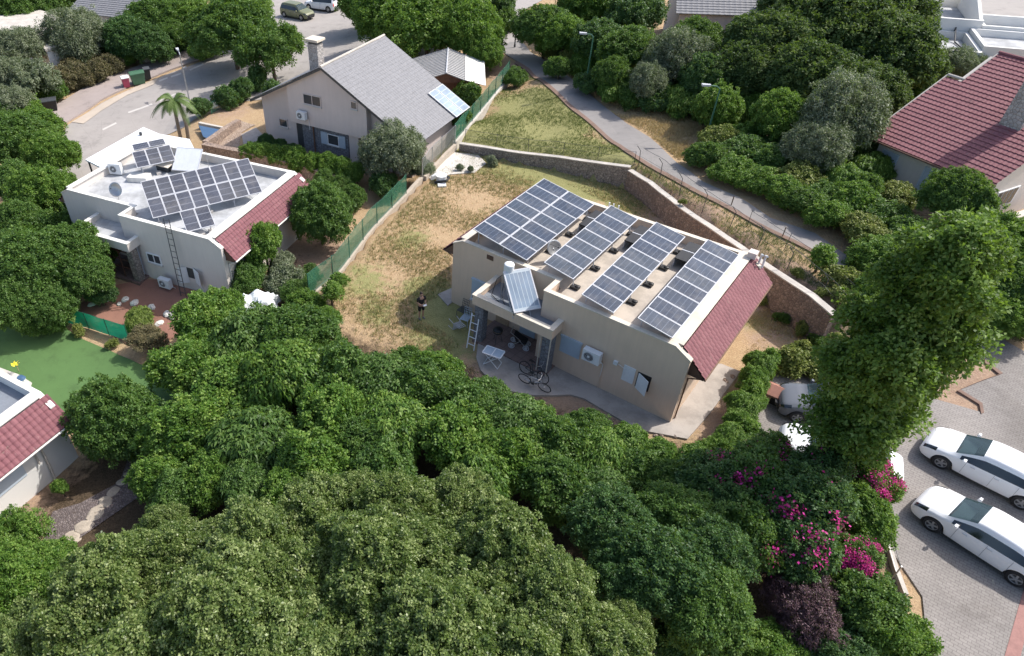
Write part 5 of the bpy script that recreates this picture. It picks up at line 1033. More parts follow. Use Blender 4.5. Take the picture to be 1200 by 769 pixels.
# ------------------------------------------------------------------ things around the porch
def cycle(label, P, rz, tilt, m='green_paint'):
    t = thing('bicycle', label, 'bicycle', P, rz); t.rotation_euler = (tilt, 0, rz); R = .33
    for x in (-.52, .52):
        mb = MB(); mb.tube([(x+R*cos(2*pi*k/24), 0, R+R*sin(2*pi*k/24)) for k in range(25)], .022, 6, cap=False); w = build('wheel', mb, 'rubber', t)
        mb = MB()
        for k in range(10): mb.tube([(x, 0, R), (x+R*cos(k*pi/5), 0, R+R*sin(k*pi/5))], .003, 3)
        mb.tube([(x, -.04, R), (x, .04, R)], .03, 8); build('spokes', mb, 'steel', w)
    mb = MB(); 
    for a_, b_ in (((-.52, 0, R), (-.08, 0, .28)), ((-.08, 0, .28), (-.2, 0, .78)), ((-.52, 0, R), (-.18, 0, .72)), ((-.18, 0, .72), (.33, 0, .78)), ((-.08, 0, .28), (.36, 0, .66)), ((.33, 0, .82), (.40, 0, .6))): mb.tube([a_, b_], .02, 8)
    build('frame', mb, m, t); mb = MB(); mb.tube([(.40, .04, .62), (.52, .04, R)], .014, 6); mb.tube([(.40, -.04, .62), (.52, -.04, R)], .014, 6); build('fork', mb, m, t)
    mb = MB(); mb.tube([(.33, 0, .8), (.31, 0, .95)], .016, 6); mb.tube([(.22, .3, .98), (.3, .2, .97), (.33, 0, .95), (.3, -.2, .97), (.22, -.3, .98)], .014, 6); build('handlebar', mb, 'steel', t)
    mb = MB(); mb.tube([(-.2, 0, .76), (-.22, 0, .88)], .014, 6); mb.hexa([(-.36, -.07, .87), (-.06, -.02, .88), (-.06, .02, .88), (-.36, .07, .87)], [(-.36, -.08, .93), (-.06, -.02, .92), (-.06, .02, .92), (-.36, .08, .93)]); build('saddle', mb, 'black_plastic', t)
    mb = MB(); mb.tube([(-.08, -.05, .28), (-.08, .05, .28)], .09, 12); mb.tube([(-.08, .1, .28), (.02, .1, .14)], .012, 5); mb.tube([(-.08, -.1, .28), (-.18, -.1, .42)], .012, 5); mb.box(-.02, .06, .08, .18, .12, .14); mb.box(-.22, -.14, -.18, -.08, .42, .44); build('crank', mb, 'dark_metal', t)
    return t
P = G(622, 454); cycle('nearer of two bicycles by the right stone column, its pale frame leaning outward', P+[.15, -.1, .12], radians(-38), radians(14), 'aluminium')
P = G(622, 447); cycle('dark bicycle standing between the pale bicycle and the right stone column', P+[.1, .12, .12], radians(-46), radians(-8), 'dark_metal')
ladder('white folding ladder leaning at the left stone column of the porch', G(551, 410)+[0, 0, .03], G(556, 404)+[.02, .35, 1.75], (.42, (.8, -.6, 0)), 5, 'white_paint', 'stepladder', .03)
# folding table
P = G(577, 428)+[0, 0, .11]; t = thing('folding_table', 'white slatted folding table standing on the curved edge of the patio', 'table', P, radians(-32))
mb = MB(); w, d_, h_ = .95, .6, .76
for s in (-1, 1): mb.box(-w/2, w/2, s*d_/2-.03, s*d_/2+.03, h_, h_+.03); mb.box(s*w/2-.03, s*w/2+.03, -d_/2+.03, d_/2-.03, h_+.001, h_+.029)
mb.box(-.025, .025, -d_/2+.03, d_/2-.03, h_+.001, h_+.029); build('table_frame', mb, 'white_paint', t)
mb = MB(); mb.box(-w/2+.03, w/2-.03, -d_/2+.03, d_/2-.03, h_+.004, h_+.016); build('table_top', mb, 'shutter_blue', t)
for s in (-1, 1):
    for q in (-1, 1): mb = MB(); mb.tube([(q*.38, s*.26, 0), (-q*.38, s*.26, h_)], .022, 6); build('leg', mb, 'white_paint', t)
mb = MB(); mb.tube([(.38, -.26, .02), (.38, .26, .02)], .02, 6); mb.tube([(-.38, -.26, .02), (-.38, .26, .02)], .02, 6); mb.tube([(0, -.26, h_/2), (0, .26, h_/2)], .016, 6); build('stretcher', mb, 'white_paint', t)
# motor scooter-like bike stored under the porch
P = FM.w(-1.0, .1, .16); t = thing('stroller', 'dark wheeled stroller with pale wheels parked under the porch of the middle house', 'stroller', P, AZM+.3)
for x, y in ((-.35, -.25), (-.35, .25), (.4, -.2), (.4, .2)):
    mb = MB(); mb.tube([(x+.15*cos(2*pi*k/16), y, .16+.15*sin(2*pi*k/16)) for k in range(17)], .025, 6, cap=False); mb.tube([(x, y-.02, .16), (x, y+.02, .16)], .09, 10); build('wheel', mb, 'aluminium', t)
mb = MB(); 
for s in (-.25, .25): mb.tube([(-.35, s, .16), (.1, s, .6), (-.45, s, 1.0)], .018, 6); mb.tube([(.4, s*.8, .16), (0, s, .65)], .018, 6)
mb.tube([(-.45, -.25, 1.0), (-.45, .25, 1.0)], .02, 6); build('frame', mb, 'steel', t)
mb = MB(); mb.hexa([(-.1, -.2, .35), (.35, -.2, .4), (.35, .2, .4), (-.1, .2, .35)], [(-.3, -.22, .85), (.4, -.22, .48), (.4, .22, .48), (-.3, .22, .85)]); build('seat', mb, 'cloth_black', t)
P = G(582, 404)+[0, 0, .17]; t = thing('grill', 'round black barbecue on thin legs beside the left stone column', 'barbecue', P)
mb = MB(); mb.ball((0, 0, .78), (.27, .27, .2), 16, 8); build('bowl', mb, 'black_plastic', t); mb = MB(); mb.tube([(0, 0, .8), (0, 0, .805)], .275, 16); build('grate', mb, 'wood_light', t)
for k in range(3): a = 2*pi*k/3; mb = MB(); mb.tube([(.12*cos(a), .12*sin(a), .65), (.28*cos(a), .28*sin(a), 0)], .015, 6); build('leg', mb, 'dark_metal', t)
def chair(label, P, rz, m='dark_metal', tip=0):
    t = thing('garden_chair', label, 'chair', P, rz); t.rotation_euler = (tip, 0, rz)
    mb = MB(); 
    for k in range(6): y = -.22+k*.085; mb.box(-.22, .22, y, y+.05, .44, .46)
    mb.tube([(-.23, -.23, .44), (.23, -.23, .44), (.23, .23, .44), (-.23, .23, .44), (-.23, -.23, .44)], .014, 6); build('seat', mb, m, t)
    mb = MB()
    for k in range(5): x = -.2+k*.1; mb.tube([(x, .23, .46), (x, .3, .95)], .012, 5)
    for k in range(4): z = .52+k*.14; y = .24+(z-.46)*.14; mb.tube([(-.22, y, z), (.22, y, z)], .012, 5)
    build('backrest', mb, m, t)
    for x in (-.22, .22):
        for y in (-.22, .22): mb = MB(); mb.tube([(x, y, .45), (x*1.1, y*1.15, 0)], .015, 6); build('leg', mb, m, t)
    return t
P = G(540, 372); chair('dark wire garden chair standing against the left wall of the middle house', P+[.1, .1, .02], AZM, 'dark_metal')
P = G(545, 379); chair('bluish slatted garden chair in front of the dark wire chair', P+[0, -.1, .02], AZM+.15, 'shutter_blue')
P = G(530, 380); chair('tipped pale wire chair lying on the grass beside the porch', P+[0, 0, .25], AZM+1.2, 'aluminium', radians(95))
# scattered junk next to the slab
P = G(517, 213); t = thing('garbage_pile', 'white plastic tub and black pipe heap beside the concrete slab', 'rubbish heap', P)
mb = MB(); mb.tube([(0, 0, 0), (0, 0, .55)], [.35, .42], 14, cap=True); build('tub', mb, 'white_plastic', t); mb = MB(); mb.tube([(-.5, -.3, .1), (.3, -.5, .3), (.6, .2, .2), (.1, .5, .35)], .09, 8); build('pipe', mb, 'black_plastic', t); mb = MB(); mb.hexa([(-.7, .2, 0), (0, .6, 0), (-.1, .9, 0), (-.8, .5, 0)], [(-.6, .25, .3), (0, .6, .5), (-.1, .8, .5), (-.7, .5, .25)]); build('sheet', mb, 'white_paint', t); mb = MB(); mb.box(-.3, .3, -.9, -.4, 0, .12); build('board', mb, 'white_paint', t)
# tarp covered heap
P = G(302, 372); t = thing('tarp_cover', 'crumpled white tarpaulin draped over a heap between the bushes', 'tarpaulin', P)
mb = MB(); n = 16; vs = []
for j in range(n+1):
    for i in range(n+1):
        u, v = i/n*2-1, j/n*2-1; r_ = max(abs(u), abs(v)); h_ = 1.5*(1-max(0, r_-.55)/.45*.75)+.14*sin(7*u+3*v)+.12*sin(5*v-4*u+1)+random.uniform(-.05, .05); vs.append((u*1.25*(1+.1*sin(9*v)), v*1.0*(1+.1*sin(8*u)), max(.05, h_)))
mb.add(vs, [(j*(n+1)+i, j*(n+1)+i+1, (j+1)*(n+1)+i+1, (j+1)*(n+1)+i) for j in range(n) for i in range(n)]); build('sheet', mb, 'tarp', t)
# yellow windmill flower and pot by the terrace
P = G(23, 436); t = thing('garden_windmill', 'yellow pinwheel on a stick beside the pale terrace', 'pinwheel', P); mb = MB(); mb.tube([(0, 0, 0), (0, 0, .6)], .015, 6); build('stick', mb, 'wood_light', t)
mb = MB()
for k in range(6): a = k*pi/3; mb.add([(0, 0, .62), (.25*cos(a), .25*sin(a), .68), (.22*cos(a+.6), .22*sin(a+.6), .60)], [(0, 1, 2)])
mb.ball((0, 0, .62), .09, 8, 6); build('blades', mb, 'yellow', t)
P = G(28, 451); t = thing('plant_pot', 'dark blue and white pot on the corner of the pale terrace', 'plant pot', P+[0, 0, .1]); mb = MB(); mb.tube([(0, 0, 0), (0, 0, .35)], [.18, .24], 14); build('pot', mb, 'white_plastic', t); mb = MB(); mb.tube([(0, 0, .351), (0, 0, .5)], [.25, .16], 14); build('lid', mb, 'pot_blue', t)
P = G(907, 470); t = thing('pet_house', 'small box with a terracotta roof among the bushes beside the grey car', 'kennel', P, radians(-40)); mb = MB(); mb.box(-.55, .55, -.45, .45, 0, .7); mb.prism([(-.45, .7), (.45, .7), (0, .95)], 'yz', -.549, .549); build('wall', mb, 'wood_light', t)
mb = MB(); mb.hexa([(-.7, -.62, .68), (.7, -.62, .68), (.7, .02, 1.0), (-.7, .02, 1.0)], [(-.7, -.6, .74), (.7, -.6, .74), (.7, .02, 1.06), (-.7, .02, 1.06)]); mb.hexa([(-.7, .021, 1.0), (.7, .021, 1.0), (.7, .62, .68), (-.7, .62, .68)], [(-.7, .021, 1.06), (.7, .021, 1.06), (.7, .6, .74), (-.7, .6, .74)]); build('roof', mb, 'terracotta', t); mb = MB(); mb.box(-.2, .2, -.46, -.451, .02, .5); build('doorway', mb, 'black_plastic', t); t.scale = (.8, .8, .85)
# stones
def rock(label, px, py, r, m='stone_pale', group=None, flat=.55):
    P = G(px, py); mb = MB(); mb.ball((0, 0, r*flat*.4), (r, r*.75, r*flat), 10, 6); mb.v = [(x*random.uniform(.85, 1.15), y*random.uniform(.85, 1.15), z*random.uniform(.85, 1.1)) for x, y, z in mb.v]
    o = tag(build('garden_stone', mb, m), label, 'stone', group); o.location = tuple(P); o.rotation_euler = (0, 0, random.random()*6); return o
for x, y, r in ((147, 352, .28), (158, 356, .32), (178, 361, .3), (196, 369, .3), (203, 371, .34), (187, 380, .3), (140, 357, .2), (126, 352, .25), (108, 358, .25)): rock('pale stone lying on the red mulch bed in front of the white house', x, y, r, 'cap_white', 'stones on the red mulch')
for x, y, r in ((86, 630, .42), (99, 618, .46), (112, 603, .5), (124, 589, .4), (133, 577, .35), (143, 566, .3), (152, 556, .3)): rock('flat tan edging stone along the dark gravel between the trees at the lower left', x, y, r, 'stone_pale', 'edging stones at the lower left', .22)
for x, y, r in ((768, 511, .12), (775, 511, .12), (790, 512, .14), (850, 448, .2), (858, 443, .2), (845, 452, .12)): rock('small dark stone on the edge of the pale concrete beside the house', x, y, r, 'stone_brown', 'small stones on the concrete')
tag(build('utility_box', MB().box(-.5, .5, -.3, .3, 0, .4), 'blue_white'), 'small blue-white box beside the parked olive car at the top of the street', 'box').location = tuple(G(312, 22))
# ------------------------------------------------------------------ person
def skin_obj(name, verts, edges, radii, m, parent, lv=2):
    me = bpy.data.meshes.new(name); me.from_pydata(verts, edges, []); o = bpy.data.objects.new(name, me); C.objects.link(o)
    sk = o.modifiers.new('s', 'SKIN'); ld = me.skin_vertices[0].data if me.skin_vertices else None
    if ld is None: bpy.context.view_layer.objects.active = o; 
    for i, r in enumerate(radii): me.skin_vertices[0].data[i].radius = (r, r) if not hasattr(r, '__len__') else r
    me.skin_vertices[0].data[0].use_root = True
    sb = o.modifiers.new('u', 'SUBSURF'); sb.levels = lv; sb.render_levels = lv
    dg = bpy.context.evaluated_depsgraph_get(); dg.update(); ev = bpy.data.meshes.new_from_object(o.evaluated_get(dg)); ev.name = name
    o.modifiers.clear(); o.data = ev; ev.materials.clear(); ev.materials.append(MAT[m]); ev.polygons.foreach_set('use_smooth', [True]*len(ev.polygons)); o.parent = parent; return o
def person(label, P, rz):
    t = thing('person', label, 'person', P, rz)
    V = [(0, 0, .95), (0, 0, 1.15), (0, 0, 1.40), (0, 0, 1.50), (0, -.01, 1.60), (0, -.015, 1.70)]; R = [(.15, .11), (.13, .10), (.15, .10), .055, .085, .075]; E = [(0, 1), (1, 2), (2, 3), (3, 4), (4, 5)]
    def add(v, r, p): V.append(v); R.append(r); E.append((p, len(V)-1)); return len(V)-1
    for s in (-1, 1):
        a = add((s*.19, 0, 1.40), .06, 2); a = add((s*.25, .02, 1.13), .045, a); a = add((s*.14, -.24, 1.12), .036, a); h = add((s*.09, -.33, 1.13), .034, a)
        for k in range(4): f = add((s*(.05+k*.022), -.38-.01*(k % 3), 1.12+.012*k), .010, h); add((s*(.045+k*.02), -.41-.01*(k % 2), 1.09+.012*k), .008, f)
        f = add((s*.06, -.34, 1.165), .011, h); add((s*.045, -.37, 1.18), .009, f)
        b = add((s*.10, 0, .88), .095, 0); b = add((s*.11, -.01, .50), .06, b); b = add((s*.115, .03, .12), .042, b); b = add((s*.12, .02, .05), .045, b); add((s*.13, -.16, .035), .035, b)
    skin_obj('body', V, E, R, 'skin', t)
    V2 = [(0, 0, .98), (0, 0, 1.15), (0, 0, 1.40), (0, 0, 1.47)]; E2 = [(0, 1), (1, 2), (2, 3)]; R2 = [(.17, .13), (.15, .12), (.17, .12), .075]
    for s in (-1, 1): V2 += [(s*.19, 0, 1.41), (s*.24, .015, 1.2)]; R2 += [.08, .065]; n = len(V2); E2 += [(2, n-2), (n-2, n-1)]
    skin_obj('shirt', V2, E2, R2, 'cloth_black', t)
    V3 = [(0, 0, .98), (.10, 0, .86), (.11, -.01, .52), (-.10, 0, .86), (-.11, -.01, .52)]; skin_obj('trousers', V3, [(0, 1), (1, 2), (0, 3), (3, 4)], [(.165, .125), .11, .08, .11, .08], 'cloth_black', t)
    mb = MB(); mb.ball((0, .012, 1.70), (.088, .098, .095), 14, 10); mb.v = [v if not (v[1] < -.03 and v[2] < 1.72) else (v[0]*.8, -.03, v[2]) for v in mb.v]; build('hair', mb, 'hair', t, True)
    mb = MB(); mb.add([(-.012, -.085, 1.62), (.012, -.085, 1.62), (0, -.11, 1.605), (0, -.085, 1.65)], [(0, 1, 2), (1, 3, 2), (0, 2, 3)]); build('nose', mb, 'skin', t)
    mb = MB()
    for s in (-1, 1): mb.ball((s*.03, -.088, 1.655), (.012, .008, .008), 6, 4)
    mb.box(-.022, .022, -.094, -.084, 1.575, 1.583); build('face_detail', mb, 'hair', t)
    for s in (-1, 1): mb = MB(); mb.ball((s*.085, 0, 1.64), (.012, .022, .03), 8, 6); build('ear', mb, 'skin', t)
    for s in (-1, 1): mb = MB(); mb.ball((s*.125, -.05, .04), (.05, .14, .045), 10, 6); build('shoe', mb, 'cloth_grey', t)
    return t
P = G(493.7, 373); person('person in black clothes standing in the house shadow on the grass, hands held in front', P, radians(25))
mb = MB(); mb.box(-.10, .10, -.05, .05, 0, .045); mb.tube([(-.08, .02, .04), (-.08, .02, .16)], .006, 5); mb.tube([(.08, .02, .04), (.08, .02, .16)], .006, 5)
o = build('remote_controller', mb, 'white_plastic'); tag(o, 'white remote controller held in both hands of the person in black', 'remote control'); o.location = (P[0]+sin(radians(25))*.39, P[1]-cos(radians(25))*.39, P[2]+1.135); o.rotation_euler = (.3, 0, radians(25))
# ------------------------------------------------------------------ vegetation
def mesh_np(name, V, quads, mats, v=None, midx=None, smooth=False):
    me = bpy.data.meshes.new(name); V = np.asarray(V, np.float32); me.vertices.add(len(V)); me.vertices.foreach_set('co', V.ravel())
    q = np.asarray(quads, np.int32); me.loops.add(q.size); me.loops.foreach_set('vertex_index', q.ravel()); me.polygons.add(len(q)); me.polygons.foreach_set('loop_start', (np.arange(len(q))*q.shape[1]).astype(np.int32))
    me.update(calc_edges=True)
    if v is not None: a = me.attributes.new('v', 'FLOAT', 'POINT'); a.data.foreach_set('value', np.asarray(v, np.float32))
    for m in mats: me.materials.append(MAT[m])
    if midx is not None: me.polygons.foreach_set('material_index', np.asarray(midx, np.int32))
    return me
def leaves(c, n, L_, W_, rg, droop=.25, spread=.7, up=.35):
    "c clump-leaf bases (k,3), n outward normals (k,3): returns quad verts (4k,3)"
    k = len(c); r = rg.normal(size=(k, 3)); t = n*.55+r*spread; t[:, 2] += up*.3; t /= np.linalg.norm(t, axis=1)[:, None]
    nn = n+rg.normal(size=(k, 3))*.45; nn[:, 2] += up; s = np.cross(t, nn); s /= np.linalg.norm(s, axis=1)[:, None]+1e-9
    ln = L_*rg.uniform(.7, 1.25, k)[:, None]; w = W_*rg.uniform(.75, 1.25, k)[:, None]
    tip = c+t*ln; tip[:, 2] -= droop*ln[:, 0]; mid = c+t*ln*.5
    return np.stack([c, mid+s*w, tip, mid-s*w], 1).reshape(-1, 3)
def crown(name, R, kz, nlobe, nblob, per, L_, W_, seed, lobe_r=(.26, .46), blob=(.20, .36), core=.74, column=None, spread=.75, up=.75, droop=.2, minz=-.65, wild=.36):
    "lobes -> leafy sprigs standing out of the lobes -> leaves; nblob sprigs of `per` leaves"
    rg = np.random.default_rng(seed); lc, lr = [], []
    for i in range(nlobe):
        if column:
            z = -1+2*(i+.5)/nlobe; rr = column(z)*R; a = i*2.4+rg.uniform(-.5, .5); d = rg.uniform(.2, .85)*rr
            lc.append([cos(a)*d, sin(a)*d, z*R*kz]); lr.append(rr*rg.uniform(.32, .6))
        else:
            d = rg.normal(size=3); d /= np.linalg.norm(d); d[2] = abs(d[2])-.35*rg.random(); q = rg.uniform(*lobe_r); m = R*(1-q)*rg.uniform(.72, 1.04); v_ = d*m; v_[2] *= kz
            lc.append(list(v_)); lr.append(R*q)
    if not column: lc.append([0, 0, -.05*R]); lr.append(R*.5*min(1, kz))
    if column:
        for i in range(nlobe//3):   # side sprays
            z = rg.uniform(-.85, .9); a = rg.uniform(0, 6.28); rr = column(z)*R; lc.append([cos(a)*rr*rg.uniform(.9, 1.15), sin(a)*rr*rg.uniform(.9, 1.15), z*R*kz]); lr.append(rr*rg.uniform(.22, .36))
    lc = np.array(lc); lr = np.array(lr); p = lr**2; p /= p.sum(); C_, N_, B_ = [], [], []
    tries = 0
    while len(C_) < nblob and tries < nblob*12:
        tries += 1; i = rg.choice(len(lr), p=p); d = rg.normal(size=3); d /= np.linalg.norm(d)
        if d[2] < minz: continue
        r_ = rg.uniform(*blob); q = lc[i]+d*lr[i]*(rg.uniform(1-wild, 1+wild*.35) if rg.random() > .10 else rg.uniform(1.05, 1.3+wild*.3))
        if np.any((np.linalg.norm(q-lc, axis=1) < lr*.72) & (np.arange(len(lr)) != i)): continue
        C_.append(q); N_.append(d); B_.append(r_)
    C_ = np.array(C_); N_ = np.array(N_); B_ = np.array(B_); tone = rg.normal(.45, .17, len(C_)); tone += .12*np.sin(C_[:, 0]*2+seed)*np.sin(C_[:, 1]*2.3)
    n0 = np.repeat(N_, per, 0); d = rg.normal(size=n0.shape)+n0*1.0+np.array([0, 0, .6]); d /= np.linalg.norm(d, axis=1)[:, None]
    c = np.repeat(C_, per, 0)+d*(np.repeat(B_, per)*rg.uniform(.45, 1.0, len(n0)))[:, None]
    vv = np.clip(np.repeat(tone, per)+rg.normal(0, .2, len(c)), 0, 1)
    V = leaves(c, d, L_, W_, rg, droop, spread, up); v = np.repeat(vv, 4); Q = np.arange(len(V)).reshape(-1, 4)
    nu, nv = 12, 8; o = len(V); vs = []; qs = []; vc = []
    if core:
        for i in range(len(lr)):
            b = o+len(vs)
            for j in range(nv+1):
                th = pi*j/nv
                for k in range(nu):
                    dd = np.array([sin(th)*cos(2*pi*k/nu), sin(th)*sin(2*pi*k/nu), cos(th)]); vs.append(lc[i]+dd*max(.05, lr[i]*core-.05)*rg.uniform(.75, 1.1)); vc.append(rg.uniform(0, .6))
            qs += [(b+j*nu+k, b+(j+1)*nu+k, b+(j+1)*nu+(k+1) % nu, b+j*nu+(k+1) % nu) for j in range(nv) for k in range(nu)]
        V = np.concatenate([V, np.array(vs)]); Q = np.concatenate([Q, np.array(qs)]); v = np.concatenate([v, vc])
    return mesh_np(name, V, Q, ['leaf_mid'], v), lc, lr
PRO = {}
def proto(kind):
    if kind in PRO: return PRO[kind]
    # R, kz, lobes, sprigs, leaves per sprig, leaf length, half width, options
    K = {'bushA': (1.9, .8, 16, 560, 42, .16, .048, {}), 'bushB': (1.9, .75, 20, 560, 42, .16, .048, dict(lobe_r=(.2, .4), wild=.5)), 'smallA': (1.0, .8, 8, 170, 30, .14, .04, dict(blob=(.12, .24))), 'smallB': (.95, .85, 7, 160, 30, .13, .038, dict(blob=(.12, .24))),
         'treeA': (3.2, .72, 34, 1050, 48, .19, .056, dict(blob=(.22, .46))), 'treeB': (3.2, .68, 40, 1050, 48, .19, .056, dict(blob=(.22, .46), lobe_r=(.2, .4))), 'treeC': (3.2, .8, 26, 1050, 48, .19, .056, dict(blob=(.22, .46), lobe_r=(.28, .5))),
         'avoA': (3.4, .7, 40, 950, 56, .19, .058, dict(blob=(.20, .46), lobe_r=(.13, .30), core=.6, up=.5, spread=.6, wild=.5)), 'avoB': (3.4, .75, 34, 950, 56, .19, .058, dict(blob=(.20, .46), lobe_r=(.15, .32), core=.6, up=.5, spread=.6, wild=.5)),
         'oliveA': (2.6, .9, 26, 900, 42, .17, .028, dict(blob=(.2, .45), core=.62, spread=1.0, up=.2, wild=.4)), 'oliveB': (2.6, .8, 30, 900, 42, .17, .028, dict(blob=(.2, .45), core=.62, spread=1.0, up=.2, lobe_r=(.2, .38), wild=.4)),
         'airy': (3.0, .85, 34, 620, 34, .2, .05, dict(blob=(.2, .5), lobe_r=(.14, .3), core=.5, wild=.5)), 'drape': (2.0, .8, 18, 520, 36, .27, .055, dict(spread=.4, droop=.8, up=.05, wild=.4)),
         'column': (1.62, 2.95, 60, 2000, 54, .16, .048, dict(blob=(.22, .5), column=lambda z: (1.08-.5*max(0, z)**1.5-.55*max(0, -z)**1.5)*(.92+.16*sin(z*9+1)), core=.3, wild=.7))}
    R, kz, nl, nc, per, l, w, op = K[kind]; m, lc, lr = crown('crown', R, kz, nl, nc, per, l, w, sum(map(ord, kind)), **op); PRO[kind] = (m, R, lc, lr)
    return PRO[kind]
matmesh = {}
def with_mat(me, m, key):
    if (key, m) not in matmesh: c = me.copy(); c.materials.clear(); c.materials.append(MAT[m]); matmesh[(key, m)] = c
    return matmesh[(key, m)]
trunks = {}
def trunk_mesh(kind, h, R, kz, lc, m='bark'):
    key = (kind, round(h*2)/2, m)
    if key not in trunks:
        rg = random.Random(str(key)); h = round(h*2)/2+.0; mb = MB(); r = .05+.035*R
        pts = [(0, 0, -.4), (.03, 0, h*.3), (rg.uniform(-.15, .15)*R*.3, rg.uniform(-.15, .15)*R*.3, h*.62)]; mb.tube(pts, [r*1.25, r, r*.85], 8)
        for c in list(lc)[:7]: mb.tube([pts[-1], ((pts[-1][0]+c[0])/2, (pts[-1][1]+c[1])/2, (pts[-1][2]+h+c[2])/2-.1), (c[0], c[1], h+c[2])], [r*.6, r*.4, r*.15], 6)
        o = build('trunk', mb, m, None, True); trunks[key] = o.data; bpy.data.objects.remove(o)
    return trunks[key]
NT = 0
def plant(name, label, cat, px, py, rpx, kind, leafm, zc=None, flat=1.0, group=None, bark='bark', flowers=None, rz=None, tall=1.0):
    "crown centred on photo pixel (px, py) with half-width rpx; zc = height of its centre above the ground"
    global NT; NT += 1
    me, R, lc, lr = proto(kind); P = None; z = zc if zc is not None else 1.5
    g = G(px, py)
    for it in range(6):
        d = ray(px, py); dist = None; zz = float(hgt(g[0], g[1]))+z; P = at(px, py, zz); g = P
        D = (P-np.array([0, 0, HC]))@fw; Rw = rpx*D/FX
        if zc is None: z = Rw*.75*flat
    s = Rw/R; gz = float(hgt(P[0], P[1])); h = P[2]-gz
    t = thing(name, label, cat, (P[0], P[1], gz), (rng.uniform(0, 6.28) if rz is None else rz) if not flowers else rng.uniform(-.5, .5), group)
    c = bpy.data.objects.new('crown', with_mat(me, leafm, kind)); C.objects.link(c); c.parent = t; c.location = (0, 0, h); e_ = rng.uniform(.86, 1.16); c.scale = (s*e_, s/e_, s*flat*tall*rng.uniform(.92, 1.15)); c.rotation_euler = (rng.uniform(-.12, .12), rng.uniform(-.12, .12), 0)
    tm = trunk_mesh(kind, max(.8, h/s), R, 1, lc, bark); tr = bpy.data.objects.new('trunk', tm); C.objects.link(tr); tr.parent = t; th = round(max(.8, h/s)*2)/2; tr.scale = (s, s, h/th if th else s)
    if flowers:
        n, m, patches = flowers; rg = np.random.default_rng(NT); cs_ = []; ns_ = []
        for pc in range(patches):
            i = rg.integers(len(lr)); pd = np.array([rg.uniform(-.7, .7), -.55, .8])
            for q in range(n//patches):
                d = rg.normal(size=3)*.35+pd; d /= np.linalg.norm(d); cs_.append(lc[i]+d*(lr[i]*rg.uniform(1.0, 1.2)+rg.uniform(.1, .42))); ns_.append(d)
        # keep the blossoms in world orientation whatever the turn of the crown
        cs_ = np.array(cs_); V = leaves(cs_, np.array(ns_), .12, .062, rg, .1, 1.0); v = np.repeat(rg.uniform(0, 1, len(cs_)), 4)
        fm = mesh_np('blossom', V, np.arange(len(V)).reshape(-1, 4), [m], v); f = bpy.data.objects.new('blossom', fm); C.objects.link(f); f.parent = t; f.location = (0, 0, h); f.scale = (s, s, s*flat)
    return t
def many(name, label, cat, group, lst, kinds, leafm, zc=None, flat=1.0, **k):
    for i, a in enumerate(lst):
        lm = leafm if isinstance(leafm, str) else leafm[i % len(leafm)]
        plant(name, label, cat, a[0], a[1], a[2], kinds[i % len(kinds)], lm, a[3] if len(a) > 3 else zc, flat, group, **k)
# thicket in front of the middle house
many('leafy_bush', 'bright green leafy bush in the dense thicket across the middle of the photo', 'bush', 'bushes of the middle thicket',
 [(238, 382, 40), (292, 405, 48), (222, 430, 45), (345, 400, 42), (335, 448, 52), (395, 440, 45), (268, 465, 52), (445, 455, 44), (395, 485, 50), (500, 462, 42), (462, 505, 48), (552, 478, 42), (530, 520, 48), (605, 500, 40), (595, 545, 44), (652, 525, 40), (700, 540, 38), (745, 556, 34), (228, 505, 50), (305, 520, 52), (375, 545, 50), (650, 575, 44), (560, 560, 44), (445, 560, 46), (190, 560, 32), (700, 580, 36), (262, 360, 26), (780, 565, 30), (815, 545, 28), (208, 578, 32), (248, 560, 34), (285, 572, 34), (340, 575, 34), (420, 520, 34), (620, 530, 34), (680, 510, 26), (515, 440, 30), (575, 464, 24), (625, 492, 26), (690, 502, 24), (735, 520, 26), (478, 430, 26), (770, 535, 24)],
 ['bushA', 'drape', 'bushB'], ['leaf_bright', 'leaf_mid', 'leaf_bright', 'leaf_mid'], 1.7)
many('leafy_bush', 'small light green shrub climbing between the house corner, the terracotta box and the pink flowers', 'bush', 'light shrubs at the right house corner',
 [(893, 430, 18), (884, 446, 19), (878, 462, 18), (872, 478, 19), (868, 494, 19), (876, 508, 18), (858, 512, 18), (846, 528, 20), (903, 422, 14), (866, 526, 20), (884, 470, 14), (828, 534, 20)],
 ['drape', 'bushB', 'smallA'], 'leaf_bright', .9)
many('leafy_bush', 'yellowish low shrub at the top of the light shrubs, below the bare dirt', 'bush', 'yellowish low shrubs', [(925, 425, 22), (950, 430, 22), (938, 415, 16)], ['smallA', 'smallB'], 'leaf_yellow', .5)
# olive-green canopy at the bottom
many('broadleaf_tree', 'olive-green tree with pale leaf tips in the big canopy along the bottom edge', 'tree', 'canopy trees at the bottom',
 [(135, 700, 72, 3.4), (212, 662, 60, 2.6), (85, 760, 72, 3.2), (255, 715, 78, 4.3), (205, 760, 70, 3.0), (300, 645, 62, 3.2), (372, 615, 58, 2.6), (345, 690, 68, 3.3), (425, 660, 70, 4.2), (330, 765, 76, 4.0), (430, 745, 72, 3.2), (470, 600, 56, 3.0), (510, 655, 64, 3.4), (540, 585, 46, 2.8), (520, 730, 76, 4.6), (590, 640, 58, 4.2), (600, 705, 62, 3.4), (655, 700, 56, 4.4), (625, 770, 66, 4.2), (700, 760, 56, 3.6), (150, 800, 80, 3.5), (480, 810, 80, 3.6), (25, 770, 62, 3.0), (735, 735, 36, 3.0), (415, 590, 40, 2.4), (255, 640, 40, 2.4), (165, 655, 44, 2.6), (120, 668, 38, 2.4), (195, 620, 34, 2.0)],
 ['avoA', 'avoB'], 'leaf_avocado')
